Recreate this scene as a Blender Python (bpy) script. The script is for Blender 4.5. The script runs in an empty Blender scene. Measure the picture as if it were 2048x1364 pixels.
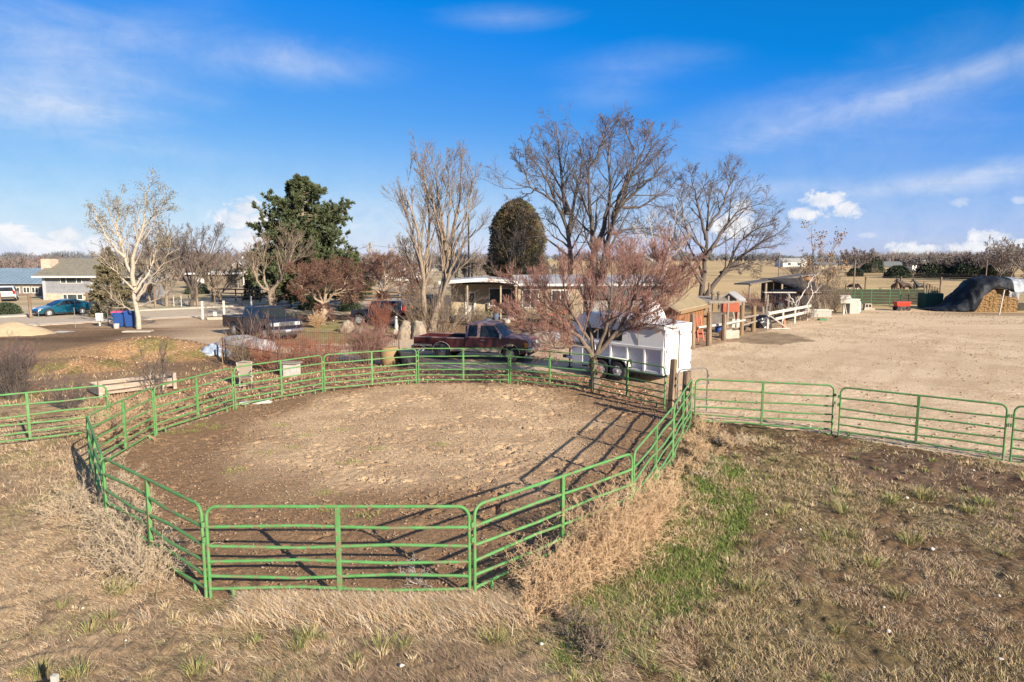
import bpy, bmesh, math, random
import numpy as np
from mathutils import Vector, Matrix
R = math.radians
sc = bpy.context.scene
col = sc.collection
random.seed(7)
rng = np.random.default_rng(7)

# ------------------------------------------------------------------ camera
CH, FPX, HORIZ = 5.0, 1365.0, 515.0          # camera height, focal length and horizon row in photo pixels
TH = math.atan((682 - HORIZ) / FPX)
cd = bpy.data.cameras.new('camera'); cam = bpy.data.objects.new('camera', cd); col.objects.link(cam)
cam.location = (0, 0, CH); cam.rotation_euler = (math.pi / 2 - TH, 0, 0)
cd.sensor_width = 36; cd.lens = 36 * FPX / 2048; cd.clip_start = .1; cd.clip_end = 12000
sc.camera = cam

def ray(px, py):
    u, v = (px - 1024) / FPX, (682 - py) / FPX
    return np.array([u, math.cos(TH) + v * math.sin(TH), -math.sin(TH) + v * math.cos(TH)])
def G(px, py, z=0.0):                         # where the sight line of a photo pixel meets the height z
    d = ray(px, py); t = (z - CH) / d[2]
    return np.array([d[0] * t, d[1] * t, z])
def PD(px, py, Y):                            # the point of that sight line at the distance Y
    d = ray(px, py); t = Y / d[1]
    return np.array([d[0] * t, Y, CH + d[2] * t])
def AE(px, py):
    d = ray(px, py); return math.atan2(d[0], d[1]), math.atan2(d[2], math.hypot(d[0], d[1]))

# ------------------------------------------------------------------ sun, sky, exposure
SUN_EL, SUN_AZ = R(23.0), R(140.4)
sdir = Vector((math.sin(SUN_AZ) * math.cos(SUN_EL), math.cos(SUN_AZ) * math.cos(SUN_EL), math.sin(SUN_EL)))
ld = bpy.data.lights.new('sun', 'SUN'); lo = bpy.data.objects.new('sun', ld); col.objects.link(lo)
ld.energy = 5.0; ld.angle = R(.5); ld.color = (1, .89, .72)
lo.rotation_euler = sdir.to_track_quat('Z', 'Y').to_euler(); lo.location = (20, -30, 40)
sc.view_settings.view_transform = 'Standard'; sc.view_settings.look = 'None'
sc.view_settings.exposure = 1.1; sc.view_settings.gamma = 1

W = bpy.data.worlds.new('World'); sc.world = W; W.use_nodes = True
def build_sky():
    nt = W.node_tree; N = nt.nodes; Lk = nt.links; N.clear()
    def nd(t, **k):
        n = N.new(t)
        for a, b in k.items(): setattr(n, a, b)
        return n
    def mth(op, a, b=None, c=None):
        n = nd('ShaderNodeMath', operation=op)
        for i, x in enumerate((a, b, c)):
            if x is None: continue
            if isinstance(x, (int, float)): n.inputs[i].default_value = x
            else: Lk.new(x, n.inputs[i])
        return n.outputs[0]
    out = nd('ShaderNodeOutputWorld')
    sky = nd('ShaderNodeTexSky', sky_type='NISHITA', sun_disc=False, sun_elevation=SUN_EL, sun_rotation=SUN_AZ, altitude=800, air_density=1.0, dust_density=.35, ozone_density=2.5)
    # the clear, deep blue of the winter sky: less red and green in the scattered light
    sr = nd('ShaderNodeSeparateColor'); Lk.new(sky.outputs[0], sr.inputs[0]); cc = nd('ShaderNodeCombineColor')
    Lk.new(mth('MAXIMUM', mth('MULTIPLY_ADD', sr.outputs[0], .46, -.69), .02), cc.inputs[0]); Lk.new(mth('MULTIPLY_ADD', sr.outputs[1], .40, .22), cc.inputs[1]); Lk.new(mth('MINIMUM', mth('MULTIPLY_ADD', sr.outputs[2], .12, 3.95), mth('MULTIPLY', sr.outputs[2], .92)), cc.inputs[2])
    b1 = nd('ShaderNodeBackground'); b1.inputs[1].default_value = .088; Lk.new(cc.outputs[0], b1.inputs[0])
    tc = nd('ShaderNodeTexCoord'); sep = nd('ShaderNodeSeparateXYZ'); Lk.new(tc.outputs['Generated'], sep.inputs[0])
    az = mth('ARCTAN2', sep.outputs[0], sep.outputs[1]); el = mth('ARCSINE', sep.outputs[2])
    P = nd('ShaderNodeCombineXYZ'); Lk.new(az, P.inputs[0]); Lk.new(el, P.inputs[1]); P = P.outputs[0]
    def noise(scale, detail, sx=1, sy=1, rough=.55, dist=0, rot=0):
        mp = nd('ShaderNodeMapping'); mp.inputs['Scale'].default_value = (sx, sy, 1); mp.inputs['Rotation'].default_value = (0, 0, rot); Lk.new(P, mp.inputs[0])
        n = nd('ShaderNodeTexNoise'); n.inputs['Scale'].default_value = scale; n.inputs['Detail'].default_value = detail
        n.inputs['Roughness'].default_value = rough; n.inputs['Distortion'].default_value = dist
        Lk.new(mp.outputs[0], n.inputs['Vector']); return n.outputs[0]
    n1 = noise(30, 9, 1, 1.2, .66, .5); n2 = noise(3.4, 9, 1, 3.4, .6, 1.0, -.12); n3 = noise(8, 8, 1, 6, .6, .6)
    def blob(px, py, rx, ry, amp, nz, soft, top, tilt=0):
        a, e = AE(px, py); s = math.cos(math.atan((px - 1024) / FPX)) ** 1.2
        mp = nd('ShaderNodeMapping', vector_type='TEXTURE'); mp.inputs['Location'].default_value = (a, e, 0)
        mp.inputs['Scale'].default_value = (rx / FPX * s, ry / FPX, 1); mp.inputs['Rotation'].default_value = (0, 0, tilt)
        Lk.new(P, mp.inputs[0]); ln = nd('ShaderNodeVectorMath', operation='LENGTH'); Lk.new(mp.outputs[0], ln.inputs[0])
        r = mth('MULTIPLY_ADD', mth('SUBTRACT', nz, .5), -amp, ln.outputs['Value'])
        m = nd('ShaderNodeMapRange', interpolation_type='SMOOTHSTEP'); Lk.new(r, m.inputs[0])
        m.inputs[1].default_value = 1.0; m.inputs[2].default_value = 1 - soft; m.inputs[3].default_value = 0; m.inputs[4].default_value = top
        return m.outputs[0]
    cum = [(20,480,58,32),(65,500,55,30),(132,472,42,24),(105,497,90,24),(195,490,60,26),(495,415,52,24),(468,440,50,30),(525,445,44,32),(490,485,80,40),
           (1642,402,58,23),(1606,424,46,18),(1690,420,40,19),(1486,415,34,26),(1465,450,50,36),(1806,497,50,18),(1850,500,36,14),(1975,474,52,19),(1955,494,62,16),(2052,486,44,16)]
    acc = None
    for c in cum:
        m = blob(*c, 2.3, n1, .62, .95); acc = m if acc is None else mth('MAXIMUM', acc, m)
    for c in [(1920,405,28,13),(1735,471,30,11),(2040,400,26,10),(712,452,22,11)]:
        acc = mth('MAXIMUM', acc, blob(*c, 1.2, n1, .8, .5))
    ci = None
    for c in [(90,150,430,150,1.2,n2,1.5,.42),(80,208,330,62,1.1,n3,1.4,.42),(330,80,420,90,1.3,n2,1.5,.20),(650,132,230,55,1.2,n2,1.5,.34),(1010,36,180,34,1.1,n2,1.5,.26),(1270,132,230,48,1.1,n2,1.5,.2),(1215,192,150,42,1.1,n2,1.5,.2),
              (1800,190,520,40,.9,n2,1.3,.30,R(14)),(1900,180,520,120,1.3,n2,1.5,.24,R(14)),(1540,240,320,75,1.1,n2,1.5,.26,R(9)),(1920,358,300,32,.8,n3,1.3,.5,R(6)),(760,420,260,60,1.2,n2,1.5,.2),(330,300,220,34,1.1,n3,1.5,.14),(1500,380,340,30,1.0,n3,1.5,.2)]:
        m = blob(*c); ci = m if ci is None else mth('ADD', ci, m)
    hz = nd('ShaderNodeMapRange', interpolation_type='SMOOTHSTEP'); Lk.new(el, hz.inputs[0])
    hz.inputs[1].default_value = .20; hz.inputs[2].default_value = -.02; hz.inputs[3].default_value = 0; hz.inputs[4].default_value = .30
    ci = mth('ADD', ci, hz.outputs[0])
    # unseen white veil added overhead, above the picture, for more neutral fill light
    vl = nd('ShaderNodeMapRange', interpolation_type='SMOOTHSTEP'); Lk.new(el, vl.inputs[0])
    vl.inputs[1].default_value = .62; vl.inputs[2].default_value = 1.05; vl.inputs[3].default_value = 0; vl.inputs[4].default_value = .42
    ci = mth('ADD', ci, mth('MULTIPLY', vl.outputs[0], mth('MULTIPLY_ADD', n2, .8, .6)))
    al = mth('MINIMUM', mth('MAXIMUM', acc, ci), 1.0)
    cr = nd('ShaderNodeMapRange'); Lk.new(n1, cr.inputs[0]); cr.inputs[1].default_value = .3; cr.inputs[2].default_value = .6; cr.inputs[3].default_value = 0; cr.inputs[4].default_value = 1
    mx = nd('ShaderNodeMix', data_type='RGBA'); mx.inputs[6].default_value = (.66, .74, .88, 1); mx.inputs[7].default_value = (.98, .98, 1, 1); Lk.new(cr.outputs[0], mx.inputs[0])
    b2 = nd('ShaderNodeBackground'); b2.inputs[1].default_value = .46; Lk.new(mx.outputs[2], b2.inputs[0])
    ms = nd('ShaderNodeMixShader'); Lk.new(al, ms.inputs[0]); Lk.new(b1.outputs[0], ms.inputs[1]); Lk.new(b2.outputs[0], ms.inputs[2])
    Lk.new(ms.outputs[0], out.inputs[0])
build_sky()

# ------------------------------------------------------------------ materials
MATS = {}
def mat(name, c1, c2=None, scale=6, rough=.75, metal=0, bump=0, stretch=(1, 1, 1), coat=0, attr=False, detail=5, spec=.5, lo=.35, hi=.65, bscale=None, c3=None, s3=1.5, trans=0):
    m = bpy.data.materials.new(name); m.use_nodes = True; nt = m.node_tree; N = nt.nodes; Lk = nt.links
    b = N['Principled BSDF']; b.inputs['Roughness'].default_value = rough; b.inputs['Metallic'].default_value = metal
    b.inputs['Coat Weight'].default_value = coat; b.inputs['Coat Roughness'].default_value = .08; b.inputs['Specular IOR Level'].default_value = spec
    c2 = c2 or tuple(x * .72 for x in c1)
    tc = N.new('ShaderNodeTexCoord'); mp = N.new('ShaderNodeMapping'); mp.inputs['Scale'].default_value = stretch; Lk.new(tc.outputs['Object'], mp.inputs[0])
    nz = N.new('ShaderNodeTexNoise'); nz.inputs['Scale'].default_value = scale; nz.inputs['Detail'].default_value = detail; nz.inputs['Roughness'].default_value = .62; Lk.new(mp.outputs[0], nz.inputs['Vector'])
    mr = N.new('ShaderNodeMapRange'); mr.inputs[1].default_value = lo; mr.inputs[2].default_value = hi; Lk.new(nz.outputs[0], mr.inputs[0])
    mx = N.new('ShaderNodeMix'); mx.data_type = 'RGBA'; mx.inputs[6].default_value = (*c1, 1); mx.inputs[7].default_value = (*c2, 1); Lk.new(mr.outputs[0], mx.inputs[0])
    cout = mx.outputs[2]
    if c3:
        n3 = N.new('ShaderNodeTexNoise'); n3.inputs['Scale'].default_value = s3; n3.inputs['Detail'].default_value = 4; Lk.new(mp.outputs[0], n3.inputs['Vector'])
        r3 = N.new('ShaderNodeMapRange'); r3.inputs[1].default_value = .52; r3.inputs[2].default_value = .62; Lk.new(n3.outputs[0], r3.inputs[0])
        m3 = N.new('ShaderNodeMix'); m3.data_type = 'RGBA'; m3.inputs[7].default_value = (*c3, 1); Lk.new(cout, m3.inputs[6]); Lk.new(r3.outputs[0], m3.inputs[0]); cout = m3.outputs[2]
    if attr:
        at = N.new('ShaderNodeAttribute'); at.attribute_name = 'Col'
        mm = N.new('ShaderNodeMix'); mm.data_type = 'RGBA'; mm.blend_type = 'MULTIPLY'; mm.inputs[0].default_value = 1; Lk.new(cout, mm.inputs[6]); Lk.new(at.outputs[0], mm.inputs[7]); cout = mm.outputs[2]
    Lk.new(cout, b.inputs['Base Color'])
    if bump:
        bp = N.new('ShaderNodeBump'); bp.inputs['Strength'].default_value = min(1, bump); bp.inputs['Distance'].default_value = .02 * max(1, bump)
        src = nz.outputs[0]
        if bscale:
            n2 = N.new('ShaderNodeTexNoise'); n2.inputs['Scale'].default_value = bscale; n2.inputs['Detail'].default_value = 5; Lk.new(mp.outputs[0], n2.inputs['Vector']); src = n2.outputs[0]
        Lk.new(src, bp.inputs['Height']); Lk.new(bp.outputs[0], b.inputs['Normal'])
    if trans: b.inputs['Transmission Weight'].default_value = trans
    MATS[name] = m; return m
def brickmat(name, c1, c2, mortar, sx, sy, axis='XZ', off=.5, msize=.03, rough=.85):
    m = bpy.data.materials.new(name); m.use_nodes = True; nt = m.node_tree; N = nt.nodes; Lk = nt.links; b = N['Principled BSDF']; b.inputs['Roughness'].default_value = rough
    tc = N.new('ShaderNodeTexCoord'); sp = N.new('ShaderNodeSeparateXYZ'); cb = N.new('ShaderNodeCombineXYZ'); Lk.new(tc.outputs['Object'], sp.inputs[0])
    ad = N.new('ShaderNodeMath'); Lk.new(sp.outputs[0], ad.inputs[0]); Lk.new(sp.outputs[1], ad.inputs[1])
    Lk.new(ad.outputs[0], cb.inputs[0]); Lk.new(sp.outputs[2 if axis == 'XZ' else 1], cb.inputs[1])
    bt = N.new('ShaderNodeTexBrick'); bt.offset = off; bt.inputs['Color1'].default_value = (*c1, 1); bt.inputs['Color2'].default_value = (*c2, 1); bt.inputs['Mortar'].default_value = (*mortar, 1)
    bt.inputs['Scale'].default_value = 1; bt.inputs['Brick Width'].default_value = sx; bt.inputs['Row Height'].default_value = sy; bt.inputs['Mortar Size'].default_value = msize * sy; Lk.new(cb.outputs[0], bt.inputs['Vector'])
    nz = N.new('ShaderNodeTexNoise'); nz.inputs['Scale'].default_value = 3; nz.inputs['Detail'].default_value = 6; Lk.new(tc.outputs['Object'], nz.inputs['Vector'])
    mr = N.new('ShaderNodeMapRange'); mr.inputs[3].default_value = .6; mr.inputs[4].default_value = 1.3; Lk.new(nz.outputs[0], mr.inputs[0])
    mm = N.new('ShaderNodeMix'); mm.data_type = 'RGBA'; mm.blend_type = 'MULTIPLY'; mm.inputs[0].default_value = 1; Lk.new(bt.outputs[0], mm.inputs[6]); Lk.new(mr.outputs[0], mm.inputs[7]); Lk.new(mm.outputs[2], b.inputs['Base Color'])
    bp = N.new('ShaderNodeBump'); bp.inputs['Strength'].default_value = .5; bp.inputs['Distance'].default_value = .02; Lk.new(bt.outputs['Fac'], bp.inputs['Height']); bp.invert = True; Lk.new(bp.outputs[0], b.inputs['Normal'])
    return m

# ------------------------------------------------------------------ mesh helpers
def link(name, me, parent=None):
    o = bpy.data.objects.new(name, me); col.objects.link(o)
    if parent is not None: o.parent = parent
    return o
def tag(o, label=None, cat=None, group=None, kind=None):
    for k, v in (('label', label), ('category', cat), ('group', group), ('kind', kind)):
        if v: o[k] = v
    return o
def thing(name, label, cat, loc=(0, 0, 0), rz=0, group=None):
    o = bpy.data.objects.new(name, None); col.objects.link(o); o.empty_display_size = .2
    o.location = [float(x) for x in loc]; o.rotation_euler = (0, 0, rz)
    return tag(o, label, cat, group)
def npobj(name, V, F, m, parent=None, C=None, smooth=False):
    """V (n,3); F a list of index arrays (m,3) or (m,4)"""
    F = [f for f in (F if isinstance(F, list) else [F]) if len(f)]
    me = bpy.data.meshes.new(name); V = np.ascontiguousarray(V, dtype=np.float32)
    me.vertices.add(len(V)); me.vertices.foreach_set('co', V.ravel())
    nl = sum(f.size for f in F); nf = sum(len(f) for f in F)
    me.loops.add(nl); me.loops.foreach_set('vertex_index', np.concatenate([f.ravel() for f in F]).astype(np.int32))
    me.polygons.add(nf); st = []; k = 0
    for f in F:
        st.append(k + np.arange(len(f)) * f.shape[1]); k += f.size
    me.polygons.foreach_set('loop_start', np.concatenate(st).astype(np.int32))
    if smooth: me.polygons.foreach_set('use_smooth', np.ones(nf, dtype=bool))
    me.update(calc_edges=True)
    if C is not None:
        a = me.attributes.new('Col', 'FLOAT_COLOR', 'POINT'); C4 = np.ones((len(V), 4), np.float32); C4[:, :3] = C
        a.data.foreach_set('color', C4.ravel())
    me.materials.append(m)
    return link(name, me, parent)
class MB:
    """collects boxes, bars, tubes and slabs; build() links them as ONE mesh object"""
    def __init__(s): s.v = []; s.f = []
    def add(s, V, F):
        o = len(s.v); s.v += [tuple(float(c) for c in x) for x in V]; s.f += [tuple(int(i) + o for i in f) for f in F]; return s
    def box(s, x0, y0, z0, x1, y1, z1, rz=0, tilt=None):
        V = [(x0,y0,z0),(x1,y0,z0),(x1,y1,z0),(x0,y1,z0),(x0,y0,z1),(x1,y0,z1),(x1,y1,z1),(x0,y1,z1)]
        c = Vector(((x0+x1)/2, (y0+y1)/2, (z0+z1)/2)); M = Matrix.Rotation(rz, 3, 'Z')
        if tilt: M = M @ Matrix.Rotation(tilt[1], 3, tilt[0])
        if rz or tilt: V = [M @ (Vector(p) - c) + c for p in V]
        return s.add(V, [(0,3,2,1),(4,5,6,7),(0,1,5,4),(1,2,6,5),(2,3,7,6),(3,0,4,7)])
    def bar(s, p, q, w, h=None, up=(0, 0, 1)):
        h = h or w; p, q = Vector(p), Vector(q); d = (q - p).normalized(); u = Vector(up)
        if abs(d.dot(u)) > .97: u = Vector((0, 1, 0))
        a = d.cross(u).normalized() * w / 2; b = a.cross(d).normalized() * h / 2
        return s.add([p-a-b, p+a-b, p+a+b, p-a+b, q-a-b, q+a-b, q+a+b, q-a+b], [(3,2,1,0),(4,5,6,7),(0,1,5,4),(1,2,6,5),(2,3,7,6),(3,0,4,7)])
    def tube(s, pts, r, n=8, cap=True):
        P = np.array([pts], float); rr = np.full((1, len(pts)), r, float) if np.isscalar(r) else np.array([r], float)
        V, F = tubes(P, rr, n); F = [tuple(f) for f in F]
        if cap: k = len(V); F += [tuple(range(n))[::-1], tuple(range(k - n, k))]
        return s.add(V, F)
    def lathe(s, prof, c=(0, 0, 0), n=16, axis='Z'):
        V = []
        for r, z in prof:
            for i in range(n):
                a = 2 * math.pi * i / n; x, y = r * math.cos(a), r * math.sin(a)
                V.append((c[0]+x, c[1]+y, c[2]+z) if axis == 'Z' else ((c[0]+x, c[1]+z, c[2]+y) if axis == 'Y' else (c[0]+z, c[1]+x, c[2]+y)))
        F = [(j*n+i, j*n+(i+1) % n, (j+1)*n+(i+1) % n, (j+1)*n+i) for j in range(len(prof)-1) for i in range(n)]
        F += [tuple(range(n))[::-1], tuple(range((len(prof)-1)*n, len(prof)*n))]
        return s.add(V, F)
    def slab(s, poly, w, off=0):
        """side outline poly (x,z) extruded across y; w = half width, a number or a function of z; off = 0"""
        f = w if callable(w) else (lambda z: w); n = len(poly)
        V = [(x, off - f(z), z) for x, z in poly] + [(x, off + f(z), z) for x, z in poly]
        return s.add(V, [tuple(range(n))[::-1], tuple(range(n, 2*n))] + [(i, (i+1) % n, n+(i+1) % n, n+i) for i in range(n)])
    def shell(s, poly3, t):
        """a polygon in space given the thickness t along its normal"""
        P = [Vector(p) for p in poly3]; nrm = (P[1]-P[0]).cross(P[2]-P[0]).normalized() * t; n = len(P)
        return s.add([p for p in P] + [p + nrm for p in P], [tuple(range(n))[::-1], tuple(range(n, 2*n))] + [(i, (i+1) % n, n+(i+1) % n, n+i) for i in range(n)])
    def build(s, name, m, parent=None, smooth=False, bevel=0, seg=2, angle=30):
        me = bpy.data.meshes.new(name); me.from_pydata(s.v, [], s.f)
        bm = bmesh.new(); bm.from_mesh(me); bmesh.ops.recalc_face_normals(bm, faces=bm.faces); bm.to_mesh(me); bm.free()
        me.materials.append(m)
        if smooth or bevel: me.polygons.foreach_set('use_smooth', [True] * len(me.polygons))
        o = link(name, me, parent)
        if smooth or bevel:
            me.set_sharp_from_angle(angle=R(angle if not bevel else 40))
        if bevel:
            b = o.modifiers.new('bevel', 'BEVEL'); b.width = bevel; b.segments = seg; b.limit_method = 'ANGLE'; b.angle_limit = R(32); b.harden_normals = True
        return o
def nrm(v): return v / np.maximum(np.linalg.norm(v, axis=-1, keepdims=True), 1e-9)
def tubes(P, Rr, ns):
    n, k, _ = P.shape; T = nrm(np.gradient(P, axis=1)); mean = nrm(P[:, -1:] - P[:, :1] + 1e-6)
    cand = nrm(np.array([[0, 0, 1.], [0, 1., 0], [1., 0, 0], [.6, .55, .58]])); al = np.abs(np.einsum('nkj,cj->nkc', T, cand)).max(1); ref = np.broadcast_to(cand[al.argmin(1)][:, None], T.shape)
    a = nrm(np.cross(T, ref)); b = np.cross(T, a); an = np.arange(ns) * 2 * math.pi / ns
    V = P[:, :, None] + Rr[:, :, None, None] * (np.cos(an)[None, None, :, None] * a[:, :, None] + np.sin(an)[None, None, :, None] * b[:, :, None])
    i = np.arange(n)[:, None, None] * k * ns; j = np.arange(k-1)[None, :, None] * ns; q = np.arange(ns)[None, None, :]; q2 = (q + 1) % ns
    F = np.stack([i+j+q, i+j+q2, i+j+ns+q2, i+j+ns+q], -1).reshape(-1, 4)
    return V.reshape(-1, 3), F
def merge(parts):
    V, F, o = [], [], 0
    for v, f in parts: V.append(v); F.append(f + o); o += len(v)
    return np.concatenate(V), np.concatenate(F)
_H = np.random.default_rng(99).random((256, 256))
def vnoise(x, y, s=1.0, seed=0):
    x = np.asarray(x) / s + seed * 37.7; y = np.asarray(y) / s + seed * 17.3
    xi = np.floor(x).astype(int); yi = np.floor(y).astype(int); fx = x - xi; fy = y - yi; fx = fx*fx*(3-2*fx); fy = fy*fy*(3-2*fy)
    h = lambda a, b: _H[a % 256, b % 256]
    return (h(xi, yi)*(1-fx) + h(xi+1, yi)*fx)*(1-fy) + (h(xi, yi+1)*(1-fx) + h(xi+1, yi+1)*fx)*fy
def fbm(x, y, s, o=4, seed=0): return sum(vnoise(x, y, s / 2**i, seed + i) * .5**i for i in range(o)) / sum(.5**i for i in range(o))
def inpoly(x, y, poly):
    x = np.asarray(x); y = np.asarray(y); r = np.zeros(np.broadcast(x, y).shape, bool); n = len(poly)
    for i in range(n):
        x1, y1 = poly[i]; x2, y2 = poly[(i+1) % n]
        if y1 == y2: continue
        c = ((y1 > y) != (y2 > y)) & (x < (x2-x1)*(y-y1)/(y2-y1)+x1); r ^= c
    return r
# ------------------------------------------------------------------ ground
PEN_TOP = dict(A=(405,1013), B=(944,1013), C=(1267,905), D=(1348,812), E=(1384,758), F=(1333,735), G=(1186,710), H=(1019,697), I=(834,697), J=(645,710), K=(465,735), L=(305,774), M=(173,832), N=(204,914))
PH = 1.41
PEN = {k: G(x, y, PH)[:2] for k, (x, y) in PEN_TOP.items()}
def gp(pts): return [tuple(G(x, y)[:2]) for x, y in pts]
PENPOLY = [tuple(PEN[k]) for k in 'ABCDEFGHIJKLMN']
ZLOT = gp([(1335,758),(1372,700),(1420,692),(1525,664),(1620,634),(1720,622),(1800,619),(1900,624),(2050,636),(2500,650),(2600,1010),(2022,930),(1674,872),(1398,838),(1352,800)])
ZDRV = gp([(290,652),(420,633),(470,650),(458,668),(490,695),(640,688),(700,690),(830,676),(960,690),(1080,685),(1150,700),(1378,690),(1378,770),(1290,768),(1100,742),(850,738),(640,715),(440,697),(380,680),(330,664)])
ZLAWN = gp([(600,660),(650,642),(800,636),(840,652),(700,690),(640,688)])
ZLAWN2 = gp([(350,646),(430,643),(470,640),(470,662),(420,655)])
ZSOIL = gp([(-400,690),(0,676),(130,662),(300,660),(400,676),(455,690),(440,712),(330,708),(200,722),(0,705),(-400,720)])
ZLITTER = gp([(450,720),(640,716),(850,738),(1100,744),(1300,775),(1345,830),(1190,800),(1000,768),(830,768),(640,780),(470,818),(300,862),(240,850),(200,800),(420,760)])
ZGREEN = gp([(1085,1330),(1150,1210),(1280,1130),(1360,1020),(1385,950),(1440,915),(1500,950),(1500,1040),(1455,1120),(1400,1200),(1290,1280),(1190,1350)])
ZBARE = gp([(1680,905),(1780,900),(1960,935),(2060,960),(2060,1000),(1900,985),(1720,945)])
ZSTAIN = gp([(1480,668),(1560,664),(1625,676),(1580,690),(1500,686),(1400,680)])
RDV = np.array([.75, .66]); RDV /= np.linalg.norm(RDV); RN = np.array([-RDV[1], RDV[0]]); R0 = G(60, 650)[:2]
MOUNDS = [(*G(300,712)[:2], 5.2, 2.4, .95, .15), (*G(150,735)[:2], 3.2, 1.8, .45, 0), (*G(470,705)[:2], 2.2, 1.4, .3, 0)]
def ground_z(x, y):
    z = np.zeros_like(x)
    for cx, cy, rx, ry, h, _ in MOUNDS:
        r = np.hypot((x-cx)/rx, (y-cy)/ry) + .35*(fbm(x, y, 1.6, 3, 5)-.5); z = z + h*np.clip(1-r*r, 0, 1)**1.3
    return z
def zone(x, y, poly, s=.5, a=.5, seed=1):
    return inpoly(x + a*(fbm(x, y, s, 3, seed)-.5)*2, y + a*(fbm(x, y, s, 3, seed+9)-.5)*2, poly)
def make_ground():
    def geo(a, b, n): return list(a + (b-a)*(np.geomspace(1, 60, n)-1)/59)
    st = .052
    xs = geo(-20, -2600, 34)[::-1][:-1] + list(np.arange(-20, -9.5, .2)) + list(np.arange(-9.5, 8, st)) + list(np.arange(8, 14, .09)) + list(np.arange(14, 30, .25)) + geo(30, 2600, 34)
    ys = geo(5.5, -60, 12)[::-1][:-1] + list(np.arange(5.5, 26.5, st)) + list(np.arange(26.5, 72, .3)) + geo(72, 4500, 60)
    xs = np.array(xs); ys = np.array(ys); X, Y = np.meshgrid(xs, ys); x = X.ravel(); y = Y.ravel()
    near = (np.abs(x) < 60) & (y < 75) & (y > -20)
    z = ground_z(x, y)
    pen = zone(x, y, PENPOLY, .8, .12); lot = zone(x, y, ZLOT, 1.2, .3); drv = zone(x, y, ZDRV, 1.5, .5); soil = zone(x, y, ZSOIL, 2, .9); lit = zone(x, y, ZLITTER, 1.0, .4)
    grn = zone(x, y, ZGREEN, .8, .35); bare = zone(x, y, ZBARE, .9, .6); lawn = zone(x, y, ZLAWN, 1.2, .6) | zone(x, y, ZLAWN2, 1, .4)
    C = np.empty((len(x), 3)); K = np.zeros((len(x), 3))
    n1 = fbm(x, y, 2.2, 4, 3)[:, None]; n2 = fbm(x, y, .5, 3, 8)[:, None]; n3 = fbm(x, y, 9, 3, 21)[:, None]
    mix = lambda a, b, t: np.array(a) * (1-t) + np.array(b) * t
    ss = lambda t, a, b: np.clip((t-a)/(b-a), 0, 1)**2*(3-2*np.clip((t-a)/(b-a), 0, 1))
    C[:] = mix(mix((.20,.135,.078), (.28,.20,.12), ss(n1,.35,.65)), (.11,.07,.04), ss(n2,.55,.75)*.7); K[:, 1] = 1
    far = y > 60
    gold = np.array(mix((.50,.355,.18), (.38,.28,.145), ss(n3, .4, .6)))
    C[far] = gold[far]; K[far] = (0, .3, .2)
    fl = far & (x < 5); C[fl] = mix((.44,.34,.225), (.33,.265,.15), ss(n3, .4, .6))[fl]; rt_ = (x-R0[0])*RN[0] + (y-R0[1])*RN[1]; vg = far & (x < -18) & (rt_ > 10.5) & (rt_ < 13.5 + 2*(fbm(x, y, 3, 3, 66)-.5)); C[vg] = mix((.15,.17,.06), (.25,.22,.10), ss(n1, .4, .65))[vg]; dw = far & (x < -18) & (rt_ >= 13.5) & (rt_ < 24) & (x < -30); C[dw] = mix((.50,.40,.28), (.42,.33,.22), ss(n1, .35, .65))[dw]
    pas = (x > 1.5) & (y < 24) & ~pen
    C[pas] = mix(mix((.105,.066,.036), (.16,.105,.056), ss(n1,.35,.65)), (.12,.105,.045), ss(fbm(x, y, 1.3, 3, 31)[:, None],.52,.7)*.45)[pas]; K[pas] = (.4, .8, .4)
    midl = (y > 24) & (y < 60) & (x < 2) ; C[midl] = mix((.27,.185,.11), (.20,.13,.075), ss(n1,.35,.65))[midl]; K[midl] = (.3, .4, .7)
    midr = (y > 24) & (y < 62) & (x >= 2) ; C[midr] = mix((.36,.265,.165), (.27,.19,.12), ss(n1,.35,.65))[midr]; K[midr] = (.4, .1, .4)
    C[soil] = mix((.125,.078,.045), (.20,.135,.08), ss(n1,.45,.7))[soil]; K[soil] = (.5, .2, .5)
    for cx, cy, rx, ry, h, _ in MOUNDS:
        m = np.hypot((x-cx)/rx, (y-cy)/ry) < 1.0
        C[m] = mix(mix((.33,.215,.115), (.24,.15,.082), ss(n1,.4,.65)), (.15,.145,.05), ss(fbm(x, y, 1.1, 3, 51)[:, None],.56,.66)*.8)[m]; K[m] = (.4, .5, .8)
    C[lawn] = mix((.22,.19,.075), (.27,.22,.11), ss(n1,.4,.6))[lawn]; K[lawn] = (.2, .6, .2)
    C[drv] = mix((.50,.385,.265), (.42,.31,.205), ss(n1,.35,.65))[drv]; K[drv] = (.35, 0, .25)
    C[lit] = mix((.25,.155,.10), (.31,.215,.135), ss(n2,.4,.65))[lit]; K[lit] = (.3, .2, 1)
    # the driving lot: compacted sand with faint wheel tracks that curve across it
    tg0, tg1 = G(1400,735)[:2], G(1660,640)[:2]; td = (tg1-tg0)/np.hypot(*(tg1-tg0)); al = (x-tg0[0])*td[0] + (y-tg0[1])*td[1]; ac = -(x-tg0[0])*td[1] + (y-tg0[1])*td[0] + .0016*(al-10)**2*al*.2 + 1.1*fbm(x, y, 14, 2, 63)
    trk = (np.clip(np.sin(ac*4.2)*.5+.5, 0, 1)**5 * np.clip(fbm(x, y, 4, 3, 77)*2.6-.8, 0, 1) + .8*(fbm(x, y, 1.1, 4, 64) > .62))[:, None]
    C[lot] = mix(mix((.585,.45,.30), (.51,.385,.25), ss(n1,.4,.65)), (.40,.28,.17), np.clip(trk, 0, 1) * .5)[lot]; K[lot] = (.4, .05, .3)
    stn = lot & zone(x, y, ZSTAIN, 1.1, .9, 5); C[stn] = mix((.22,.16,.10), (.30,.22,.14), ss(n2, .35, .6))[stn]
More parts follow.
